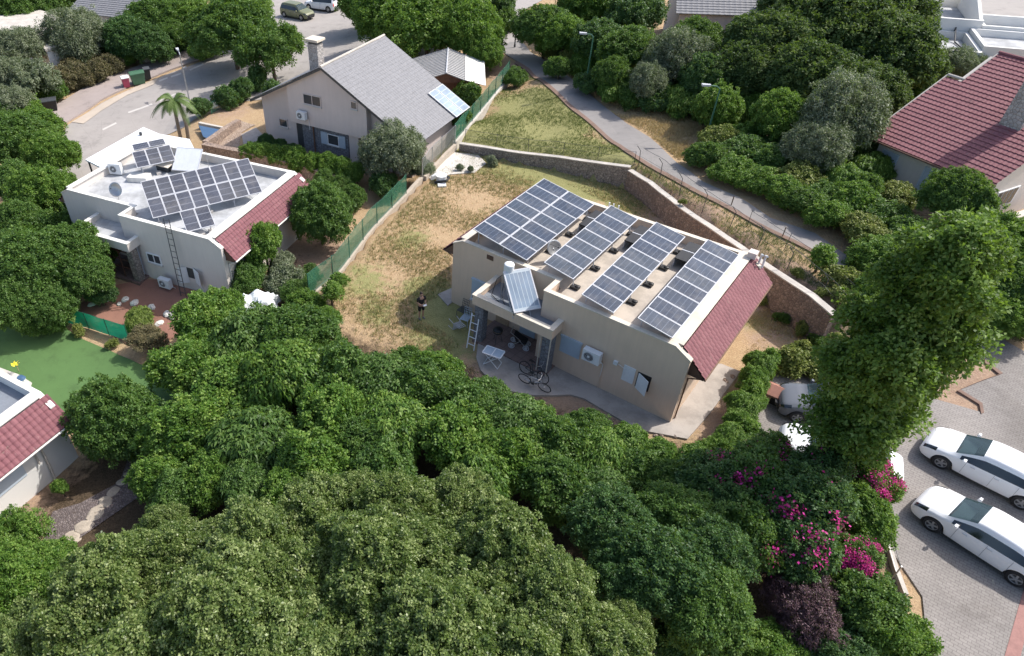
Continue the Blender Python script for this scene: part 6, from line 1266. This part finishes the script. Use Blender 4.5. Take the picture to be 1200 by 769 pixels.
many('broadleaf_tree', 'light green small tree at the lower left edge beside the dark gravel', 'tree', 'light trees at the lower left edge', [(15, 635, 42, 1.8), (60, 668, 40, 1.7), (5, 690, 52, 2.2), (52, 715, 46, 2.0)], ['airy', 'treeA', 'treeC'], 'leaf_bright')
many('broadleaf_tree', 'dense dark green tree right of the olive-green canopy', 'tree', 'dark green trees at the bottom right of centre',
 [(715, 620, 52, 2.6), (790, 610, 50, 2.6), (770, 670, 62, 3.2), (835, 655, 48, 3.0), (820, 710, 58, 3.0), (735, 680, 45, 3.0), (850, 600, 38, 2.2)], ['treeC', 'treeA', 'treeB'], ['leaf_dark', 'leaf_mid', 'leaf_dark'])
plant('leafy_bush', 'small grassy palm-like bush with orange spots at the bottom right of centre', 'bush', 800, 755, 34, 'drape', 'leaf_mid', .8)
plant('leafy_bush', 'light green clump with white blossoms at the bottom edge, left of the purple shrub', 'bush', 905, 762, 34, 'bushB', 'leaf_bright', 1.0)
plant('broadleaf_tree', 'round dark green tree standing alone between the lawn and the red-edged house', 'tree', 134, 494, 54, 'treeC', 'leaf_mid', 1.8, 1.0)
plant('leafy_bush', 'small pale green creeper at the wall corner of the cut-off house', 'bush', 72, 572, 12, 'smallA', 'leaf_bright', .6)
# bougainvillea and the shaded shrubs
many('bougainvillea', 'dark green bougainvillea with scattered pink blossoms beside the parked white car', 'bougainvillea', 'bougainvillea bushes by the parking',
 [(840, 565, 42, 2.2), (895, 570, 48, 2.6), (950, 590, 50, 3.0), (880, 620, 44, 2.4), (940, 640, 46, 2.4), (905, 540, 34, 2.0), (960, 555, 36, 2.6)], ['bushA', 'bushB'], ['leaf_dark', 'leaf_mid'], flowers=(480, 'petal_magenta', 6))
plant('bougainvillea', 'vivid magenta bougainvillea spilling toward the rounded tail of the hidden white car', 'bougainvillea', 1020, 562, 32, 'bushB', 'leaf_bright', 2.2, flowers=(4200, 'petal_magenta', 16))
plant('bougainvillea', 'vivid magenta bougainvillea low beside the metal railing', 'bougainvillea', 1002, 655, 31, 'bushA', 'leaf_mid', 1.9, flowers=(5200, 'petal_magenta', 20))
plant('leafy_bush', 'light green bush right under the magenta blossoms, over the railing', 'bush', 1005, 598, 36, 'bushA', 'leaf_bright', 1.8)
plant('purple_shrub', 'dusky purple feathery shrub near the bottom edge', 'shrub', 940, 712, 46, 'oliveA', 'leaf_purple', 1.4)
plant('leafy_bush', 'thin reddish dry shrub between the purple shrub and the magenta blossoms', 'shrub', 925, 660, 40, 'airy', 'leaf_purple', 1.5)
plant('leafy_bush', 'rounded green bush at the edge of the paving in the bottom right', 'bush', 1010, 712, 44, 'bushA', 'leaf_mid', 1.5)
plant('leafy_bush', 'lighter green bush spilling on the paving at the bottom edge', 'bush', 1045, 745, 42, 'bushB', 'leaf_bright', 1.2)
plant('leafy_bush', 'dark little bush between the rounded green bush and the bottom edge', 'bush', 975, 757, 38, 'bushB', 'leaf_dark', 1.2)
# the tall tree
P = G(957, 577); me_, R_, lc_, lr_ = proto('column')
t = thing('tall_tree', 'very tall bushy tree towering over the parked cars on the right', 'tree', P, .4)
c = bpy.data.objects.new('crown', with_mat(me_, 'leaf_poplar', 'column')); C.objects.link(c); c.parent = t; c.location = (0, 0, 7.4); c.scale = (1, 1, 1)
mb = MB(); mb.tube([(0, 0, -.5), (.1, 0, 3), (0, .1, 7), (.1, 0, 10.8)], [.26, .21, .15, .05], 10)
for k in range(12): z = 2.2+k*.65; a = k*2.4; mb.tube([(0, 0, z), (cos(a)*.5, sin(a)*.5, z+.5), (cos(a)*.9, sin(a)*.9, z+.9)], [.07, .045, .02], 6)
build('trunk', mb, 'bark_pale', t, True)
many('broadleaf_tree', 'green tree growing just right of the tall tree, before the tiled house', 'tree', 'trees right of the tall tree', [(1120, 235, 36, 2.6), (1165, 300, 48, 2.2), (1195, 350, 40, 1.6), (1165, 372, 34, 1.2)], ['treeA', 'treeC'], ['leaf_mid', 'leaf_bright'])
plant('leafy_bush', 'low brownish bush beside the paved walkway at the right edge', 'bush', 1190, 385, 26, 'smallA', 'leaf_rust', .5)
# along the right side of the path
many('leafy_bush', 'bush in the long overgrown hedge on the right side of the path', 'bush', 'hedge bushes right of the path',
 [(830, 185, 22), (858, 200, 24), (842, 168, 24), (870, 180, 28), (888, 212, 24), (904, 194, 28), (914, 226, 24), (935, 215, 32), (944, 241, 24), (972, 255, 26), (965, 230, 28), (997, 240, 30), (1006, 272, 28), (1030, 260, 32), (1030, 300, 30), (1060, 280, 32), (1060, 325, 28), (1045, 235, 26), (930, 190, 28), (875, 160, 24)],
 ['bushA', 'bushB', 'bushA'], ['leaf_mid', 'leaf_bright', 'leaf_yellow', 'leaf_mid', 'leaf_bright'], .75, .85)
many('leafy_bush', 'weed clump at the foot of the tall brown stone wall', 'weed', 'weeds at the foot of the stone wall', [(893, 352, 8), (918, 372, 10), (940, 388, 12), (960, 400, 14), (978, 405, 14), (862, 330, 6)], ['smallA', 'smallB'], ['leaf_yellow', 'leaf_mid'], .25)
many('leafy_bush', 'weed clump growing along the top of the tall brown stone wall', 'weed', 'weeds along the top of the stone wall', [(905, 308, 6), (935, 322, 8), (962, 342, 9), (848, 268, 6), (800, 236, 5)], ['smallB', 'smallA'], 'leaf_yellow', .25)
plant('leafy_bush', 'small round young tree alone on the verge left of the path, near the stone wall', 'bush', 962, 303, 18, 'smallA', 'leaf_bright', .9)
many('leafy_bush', 'weedy shrub between the stone wall end and the tall tree', 'bush', 'weedy shrubs at the stone wall end', [(990, 330, 22), (1015, 345, 24), (985, 350, 16), (1040, 375, 26)], ['smallB', 'smallA'], ['leaf_yellow', 'leaf_bright'], .5)
plant('olive_tree', 'big silvery olive tree behind the hedge, left of the dark red roof', 'olive tree', 985, 140, 50, 'oliveA', 'leaf_olive', 3.2)
plant('olive_tree', 'silvery olive foliage lower down joining the big silvery olive', 'olive tree', 955, 175, 38, 'oliveB', 'leaf_olive', 2.2)
plant('broadleaf_tree', 'bright green tree just left of the big silvery olive', 'tree', 915, 140, 34, 'treeA', 'leaf_bright', 2.4)
many('fig_tree', 'huge dark green tree with yellowish leaf tips at the top right', 'tree', 'dark trees at the top right', [(905, 60, 52, 4.0), (965, 45, 66, 4.4), (1030, 65, 60, 4.0), (950, 100, 52, 3.0), (1010, 110, 46, 2.6), (870, 85, 44, 3.0), (1080, 85, 30, 3.0), (960, 12, 60, 4.0), (1040, 20, 52, 4)], ['treeB', 'treeA'], 'leaf_fig')
many('olive_tree', 'grey-green olive tree beside the white flat-roofed cubes at the top right', 'olive tree', 'olives by the white cubes', [(1120, 78, 26, 2.0), (1138, 84, 22, 1.6)], ['oliveB'], 'leaf_olive')
plant('olive_tree', 'grey drooping olive tree right of the tall green lamp', 'olive tree', 790, 72, 38, 'oliveB', 'leaf_olive', 2.8, 1.15)
plant('olive_tree', 'second grey olive tree, lower and left of the drooping one', 'olive tree', 758, 98, 24, 'oliveA', 'leaf_olive', 2.0)
many('broadleaf_tree', 'green tree in the row at the top centre, behind the tall green lamp', 'tree', 'trees at the top centre', [(740, 60, 36, 2.8), (700, 50, 34, 2.8), (660, 45, 30, 2.6), (640, 35, 34, 2.8), (745, 20, 40, 3.4), (690, 10, 40, 3.4), (720, 90, 24, 1.8), (825, 95, 32, 2.4), (840, 130, 30, 1.8), (815, 50, 28, 3)], ['treeA', 'treeB', 'treeC'], ['leaf_mid', 'leaf_dark', 'leaf_bright'])
many('leafy_bush', 'yellow-green shrub at the far right side of the path top', 'bush', 'yellow-green shrubs at the path top', [(645, 58, 18), (668, 72, 16)], ['bushA'], 'leaf_yellow', .9)
many('broadleaf_tree', 'big bright green tree behind the grey gable roof', 'tree', 'bright trees behind the gable house', [(455, 22, 40, 3.2), (500, 35, 50, 3.4), (545, 40, 40, 3.0), (520, 10, 48, 4), (565, 62, 24, 2.0), (470, 48, 30, 2.4), (430, 5, 36, 3)], ['treeC', 'treeA'], 'leaf_bright')
plant('broadleaf_tree', 'dark rounded tree on the verge of the far street at the top edge', 'tree', 577, 6, 28, 'treeB', 'leaf_dark', 2.4)
plant('leafy_bush', 'clipped bush below the dark rounded tree at the top edge', 'bush', 590, 28, 18, 'bushA', 'leaf_mid', .8)
plant('leafy_bush', 'bush on the dry bank between the metal-roofed pavilion and the path', 'bush', 604, 92, 14, 'bushB', 'leaf_mid', .8)
many('leafy_bush', 'green shrub in the corner between the gable house and the pavilion', 'bush', 'shrubs by the pavilion', [(545, 118, 18), (530, 130, 14), (555, 112, 14), (540, 140, 14)], ['smallA', 'bushA'], 'leaf_mid', .9)
many('leafy_bush', 'low undergrowth bush filling the ground under the trees at the top right', 'bush', 'undergrowth at the top right',
 [(655, 82, 16), (690, 98, 18), (715, 108, 18), (742, 112, 20), (770, 118, 22), (800, 122, 24), (825, 132, 22), (850, 120, 26), (880, 130, 26), (865, 105, 26), (905, 112, 26), (935, 128, 26), (975, 180, 26), (1000, 175, 26), (1020, 200, 24), (1010, 225, 24), (1035, 185, 22), (990, 215, 24), (960, 200, 26), (925, 175, 26), (1050, 120, 26), (1020, 140, 26), (1070, 105, 24), (780, 95, 24), (725, 75, 26), (675, 65, 22), (690, 78, 22)],
 ['bushA', 'bushB', 'drape'], ['leaf_mid', 'leaf_dark', 'leaf_bright'], .9)
many('leafy_bush', 'undergrowth bush between the trees along the left side of the photo', 'bush', 'undergrowth at the left',
 [(10, 140, 26), (45, 150, 24), (75, 240, 22), (90, 265, 22), (30, 285, 28), (5, 330, 30), (60, 275, 28), (125, 300, 18), (118, 345, 16), (40, 380, 20), (240, 60, 16), (215, 50, 16), (120, 62, 18), (150, 68, 16), (35, 40, 24), (60, 110, 18), (30, 130, 20)],
 ['bushB', 'bushA'], ['leaf_mid', 'leaf_bright', 'leaf_dark'], .9)
# trees on the street
plant('broadleaf_tree', 'feathery green street tree left of the stone chimney', 'tree', 318, 60, 40, 'airy', 'leaf_mid', 3.2, 1.15)
plant('broadleaf_tree', 'broad street tree over the shaded road, left of the chimney tree', 'tree', 272, 38, 46, 'treeA', 'leaf_mid', 4.0, 1.0)
plant('broadleaf_tree', 'feathery street tree closest to the top edge over the road', 'tree', 285, 10, 40, 'airy', 'leaf_bright', 4.0)
many('leafy_bush', 'low green bush behind the street railing near the gable house', 'bush', 'bushes behind the street railing', [(262, 118, 16), (285, 108, 18), (302, 96, 18), (235, 128, 14), (318, 112, 16)], ['smallA', 'bushA'], 'leaf_dark', .8)
many('broadleaf_tree', 'dark green tree behind the green waste container', 'tree', 'trees behind the bins', [(150, 45, 32, 2.8), (185, 28, 34, 3.0), (218, 25, 30, 2.6), (175, 55, 26, 2.0), (200, 45, 24, 2)], ['treeB', 'treeC'], ['leaf_dark', 'leaf_mid', 'leaf_bright'])
plant('olive_tree', 'big grey-green olive tree above the brown hedge at the upper left', 'olive tree', 92, 50, 38, 'oliveA', 'leaf_olive', 2.8)
many('hedge_bush', 'brownish clipped bush in the hedge along the sidewalk', 'hedge', 'brown hedge along the sidewalk', [(75, 96, 18), (95, 90, 18), (115, 84, 16), (130, 76, 14), (84, 82, 16), (108, 74, 14)], ['bushA', 'bushB'], 'leaf_rust', 1.0)
many('olive_tree', 'olive tree at the left edge beside the long white wall', 'olive tree', 'olives at the left edge', [(20, 60, 34, 3.0), (35, 95, 34, 2.4), (5, 95, 34, 2.4), (15, 120, 24, 2)], ['oliveB', 'airy'], 'leaf_olive')
many('broadleaf_tree', 'green tree in the top left corner behind the white wall', 'tree', 'trees in the top left corner', [(20, 12, 36, 3), (55, 8, 30, 3), (85, 2, 26, 3), (0, 2, 30, 3)], ['treeC', 'treeB'], 'leaf_mid')
many('broadleaf_tree', 'green tree at the left edge between the street and the white house', 'tree', 'trees left of the white house', [(25, 170, 42, 2.8), (60, 185, 30, 2.2), (15, 215, 30, 2.0), (50, 230, 36, 1.8), (20, 260, 30, 1.8), (75, 215, 16, 1.2)], ['treeA', 'treeC'], ['leaf_mid', 'leaf_bright'])
many('broadleaf_tree', 'mid green tree in front of the white house porch at the left', 'tree', 'trees in front of the white house', [(40, 320, 50, 2.6), (85, 300, 42, 2.8), (105, 325, 32, 2.2), (60, 360, 34, 1.6), (15, 355, 36, 2.0), (15, 300, 36, 2.4)], ['treeC', 'treeA', 'treeB'], 'leaf_mid')
# shrubs between the houses
plant('broadleaf_tree', 'dark round citrus tree between the white house and the dry yard', 'tree', 375, 252, 38, 'treeC', 'leaf_mid', 2.2, 1.05)
plant('leafy_bush', 'pointed bright green tree touching the tiled edge of the white house', 'tree', 310, 290, 26, 'bushA', 'leaf_bright', 2.2, 1.3)
plant('leafy_bush', 'green bush below the pointed tree, next to the house corner', 'bush', 292, 325, 22, 'bushB', 'leaf_mid', 1.2)
many('leafy_bush', 'greyish bush around the white tarpaulin', 'bush', 'bushes around the tarpaulin', [(335, 330, 24), (350, 345, 22), (330, 310, 16), (362, 325, 18)], ['bushB', 'airy'], ['leaf_olive', 'leaf_mid'], .9)
many('leafy_bush', 'bright bush against the green mesh fence by the tarpaulin', 'bush', 'bushes by the green mesh fence', [(358, 362, 24), (388, 345, 16), (380, 375, 18), (395, 330, 12)], ['bushA', 'smallA'], 'leaf_bright', .9)
plant('olive_tree', 'silvery olive tree in front of the gable house beside the yard fence', 'olive tree', 462, 185, 40, 'oliveA', 'leaf_olive', 2.2)
plant('olive_tree', 'small silvery olive leaning on the wire fence near the concrete slab', 'olive tree', 495, 200, 16, 'oliveB', 'leaf_olive', 1.2)
plant('leafy_bush', 'dark bush at the foot of the silvery olive on the yard side', 'bush', 450, 218, 20, 'bushB', 'leaf_dark', .9)
# clipped hedge of the gable house
many('hedge_bush', 'bright green clipped hedge bush before the grey stone front of the gable house', 'hedge', 'hedge in front of the gable house', [(295, 178, 15), (312, 182, 16), (330, 184, 16), (348, 188, 16), (366, 192, 16), (384, 195, 16), (402, 199, 16), (418, 203, 14)], ['bushB', 'bushA'], 'leaf_bright', 1.1)
many('leafy_bush', 'low dark round bush at the wall of the gable house', 'bush', 'dark bushes at the gable house wall', [(312, 168, 11), (328, 172, 10), (342, 176, 9)], ['bushA'], 'leaf_dark', .6)
many('leafy_bush', 'green shrub behind the hedge beside the dark round citrus', 'bush', 'shrubs near the citrus', [(412, 232, 16), (402, 218, 14), (380, 212, 14)], ['bushA'], 'leaf_mid', .8)
# garden by the lawn
plant('grass_clump', 'round arching green grass clump behind the bright green netting', 'ornamental grass', 162, 374, 17, 'drape', 'leaf_grass', .6, .9)
plant('leafy_bush', 'yellow-green round shrub at the lawn edge near the left end of the netting', 'shrub', 92, 388, 9, 'smallA', 'leaf_yellow', .35)
plant('leafy_bush', 'smaller yellow-green round shrub at the lawn edge near the right end of the netting', 'shrub', 131, 402, 8, 'smallB', 'leaf_yellow', .3)
plant('leafy_bush', 'rusty brown-green spreading shrub at the corner of the lawn', 'shrub', 172, 398, 24, 'airy', 'leaf_rust', .8, .7)
plant('leafy_bush', 'grey-green bush left of the netting beside the lawn', 'bush', 62, 378, 18, 'bushB', 'leaf_mid', .7)
many('leafy_bush', 'low weedy bush along the concrete slab in the dry yard', 'weed', 'weeds by the slab', [(538, 197, 5), (552, 199, 5), (575, 190, 8)], ['smallA'], 'leaf_olive', .25)
# palm
P = G(222, 170); P = at(215, 168, -1.2); P[2] = float(hgt(P[0], P[1])); t = thing('palm_tree', 'small palm with drooping fronds behind the white house', 'palm', P); hp = 4.1
for dx, l_ in ((-.15, 0), (.45, .25)):
    mb = MB(); mb.tube([(dx, 0, -.3), (dx*1.2+.05, 0, hp*.5), (dx*.7, .05, hp-.2)], [.18, .15, .14], 8); build('trunk', mb, 'bark_pale', t, True)
for k in range(21):
    a = 2*pi*k/21+random.uniform(-.2, .2); el = random.uniform(.15, .95); Lf = random.uniform(2.2, 3.0); sp = []
    for i in range(9): s = i/8; r = Lf*s*cos(el)*(1-.15*s); sp.append(np.array([r*cos(a), r*sin(a), hp-.1+Lf*s*sin(el)-2.1*s*s*(1.2-.4*el)]))
    mb = MB(); mb.tube(sp, [.03-.003*i for i in range(9)], 5); d = np.array([-sin(a), cos(a), 0]); vs = []; v_ = []
    for i in range(2, 40):
        s = i/40; j = min(int(s*8), 7); f = s*8-j; p = sp[j]*(1-f)+sp[j+1]*f; tg = sp[j+1]-sp[j]; tg /= np.linalg.norm(tg)
        for sd in (-1, 1): q = p+(d*sd*.8+tg*.6+np.array([0, 0, -.25]))*.6*math.sin(pi*min(1, s*.85+.12)); o_ = tg*.035; mb.add([p-o_, q, p+o_], [(0, 1, 2)])
    fo = build('frond', mb, 'leaf_palm', t); aa = fo.data.attributes.new('v', 'FLOAT', 'POINT'); aa.data.foreach_set('value', np.full(len(fo.data.vertices), random.uniform(.2, .9), np.float32))
# grass and dry straw: nobody could count it
def tufts(name, polys, n, m, h, label, seed, w=.012, lean=.6, per=5):
    rg = np.random.default_rng(seed); P_ = []
    W_ = [np.array([G(*p)[:2] for p in pl]) for pl in polys]; areas = [abs(sum(a[0]*b[1]-b[0]*a[1] for a, b in zip(w_, np.roll(w_, -1, 0))))/2 for w_ in W_]; tot = sum(areas)
    for w_, ar in zip(W_, areas):
        k = int(n*ar/tot); x0, y0 = w_.min(0); x1, y1 = w_.max(0); c = 0
        x = rg.uniform(x0, x1, k*3); y = rg.uniform(y0, y1, k*3); ok = in_poly(x, y, [tuple(q) for q in w_]); f = np.sin(x*.9+1.3*np.sin(y*.7))+np.sin(y*1.1+x*.4)+rg.normal(0, .8, len(x)); ok &= f > -.4
        P_.append(np.stack([x[ok], y[ok]], 1)[:k])
    P_ = np.concatenate(P_); hx, hy, _ = None, None, None
    fm = ~in_house(P_[:, 0], P_[:, 1]); P_ = P_[fm]
    z = hgt(P_[:, 0], P_[:, 1]); B = np.repeat(np.column_stack([P_, z]), per, 0); k = len(B); B[:, :2] += rg.normal(0, .06, (k, 2)); a = rg.uniform(0, 6.28, k); hh = h*rg.uniform(.5, 1.4, k)
    d = np.stack([np.cos(a), np.sin(a), 0*a], 1); s = np.stack([-np.sin(a), np.cos(a), 0*a], 1)*w
    tip = B+d*(hh*lean)[:, None]; tip[:, 2] += hh; V = np.stack([B-s, B+s, tip], 1).reshape(-1, 3)
    tone = np.repeat(rg.uniform(0, 1, len(P_)), per); me = mesh_np(name, V, np.arange(len(V)).reshape(-1, 3), [m], np.repeat(tone, 3)); o = bpy.data.objects.new(name, me); C.objects.link(o); tag(o, label, 'grass', kind='stuff')
def in_house(x, y):
    d = np.stack([x-MO[0], y-MO[1]], -1); a = d@A0[:2]; b = d@B0[:2]; return ((a > -7) & (a < 8.1) & (b > -1.3) & (b < 9.3)) | ((a > -3.6) & (a < 8) & (b > -2.6) & (b <= 1))
yard = [(372, 385), (405, 325), (440, 280), (485, 232), (515, 200), (540, 175), (600, 186), (660, 190), (738, 204), (760, 222), (790, 240), (760, 260), (640, 205), (528, 290), (528, 345), (545, 400), (560, 440), (480, 430), (420, 420)]
lot = [(598, 75), (618, 84), (640, 100), (680, 136), (735, 178), (700, 190), (612, 178), (540, 165), (565, 135)]
lot2 = [(735, 178), (775, 203), (829, 233), (886, 264), (949, 295), (1000, 330), (975, 350), (900, 305), (800, 238), (745, 198)]
yard2 = [(868, 380), (905, 350), (985, 400), (960, 425), (880, 420), (862, 410)]
tufts('dry_grass', [yard, yard2], 16000, 'straw', .11, 'dry straw-coloured grass over the yard of the middle house', 1)
tufts('green_grass', [lot, yard], 15000, 'weed', .13, 'patchy green weeds in the grassy lot and the dry yard', 2)
tufts('weeds', [lot2], 3000, 'weed', .16, 'weeds on the dirt strip between the stone wall and the path', 3)
tufts('straw', [[(712, 130), (740, 118), (790, 128), (825, 150), (812, 180), (795, 188), (760, 158)], [(650, 75), (690, 105), (735, 120), (715, 128), (690, 108), (650, 78)]], 7000, 'straw', .16, 'golden dry straw beside the path below the tall lamp', 4)
# ------------------------------------------------------------------ light
SUN_EL, SUN_AZ = radians(50), radians(16)
w = bpy.data.worlds.new('World'); bpy.context.scene.world = w; w.use_nodes = True; nt = w.node_tree; bg = nt.nodes['Background']
sky = nt.nodes.new('ShaderNodeTexSky'); sky.sky_type = 'NISHITA'; sky.sun_disc = False; sky.sun_elevation = SUN_EL; sky.sun_rotation = pi/2-SUN_AZ; sky.air_density = 1.0; sky.dust_density = 3.0
nt.links.new(sky.outputs[0], bg.inputs[0]); bg.inputs[1].default_value = .15
sl = bpy.data.lights.new('sun', 'SUN'); sl.energy = 3.2; sl.angle = radians(.55); sl.color = (1, .96, .90); so = bpy.data.objects.new('sun', sl); C.objects.link(so)
sd = Vector((cos(SUN_EL)*cos(SUN_AZ), cos(SUN_EL)*sin(SUN_AZ), sin(SUN_EL))); so.rotation_euler = sd.to_track_quat('Z', 'Y').to_euler(); so.location = (40, 10, 60)
sc = bpy.context.scene; sc.view_settings.view_transform = 'Standard'; sc.view_settings.look = 'None'; sc.view_settings.gamma = 1; sc.view_settings.exposure = .64
sc.render.engine = 'CYCLES'; sc.render.resolution_x = 1024; sc.render.resolution_y = 656
sc.cycles.max_bounces = 6; sc.cycles.diffuse_bounces = 3; sc.cycles.glossy_bounces = 2; sc.cycles.transparent_max_bounces = 8
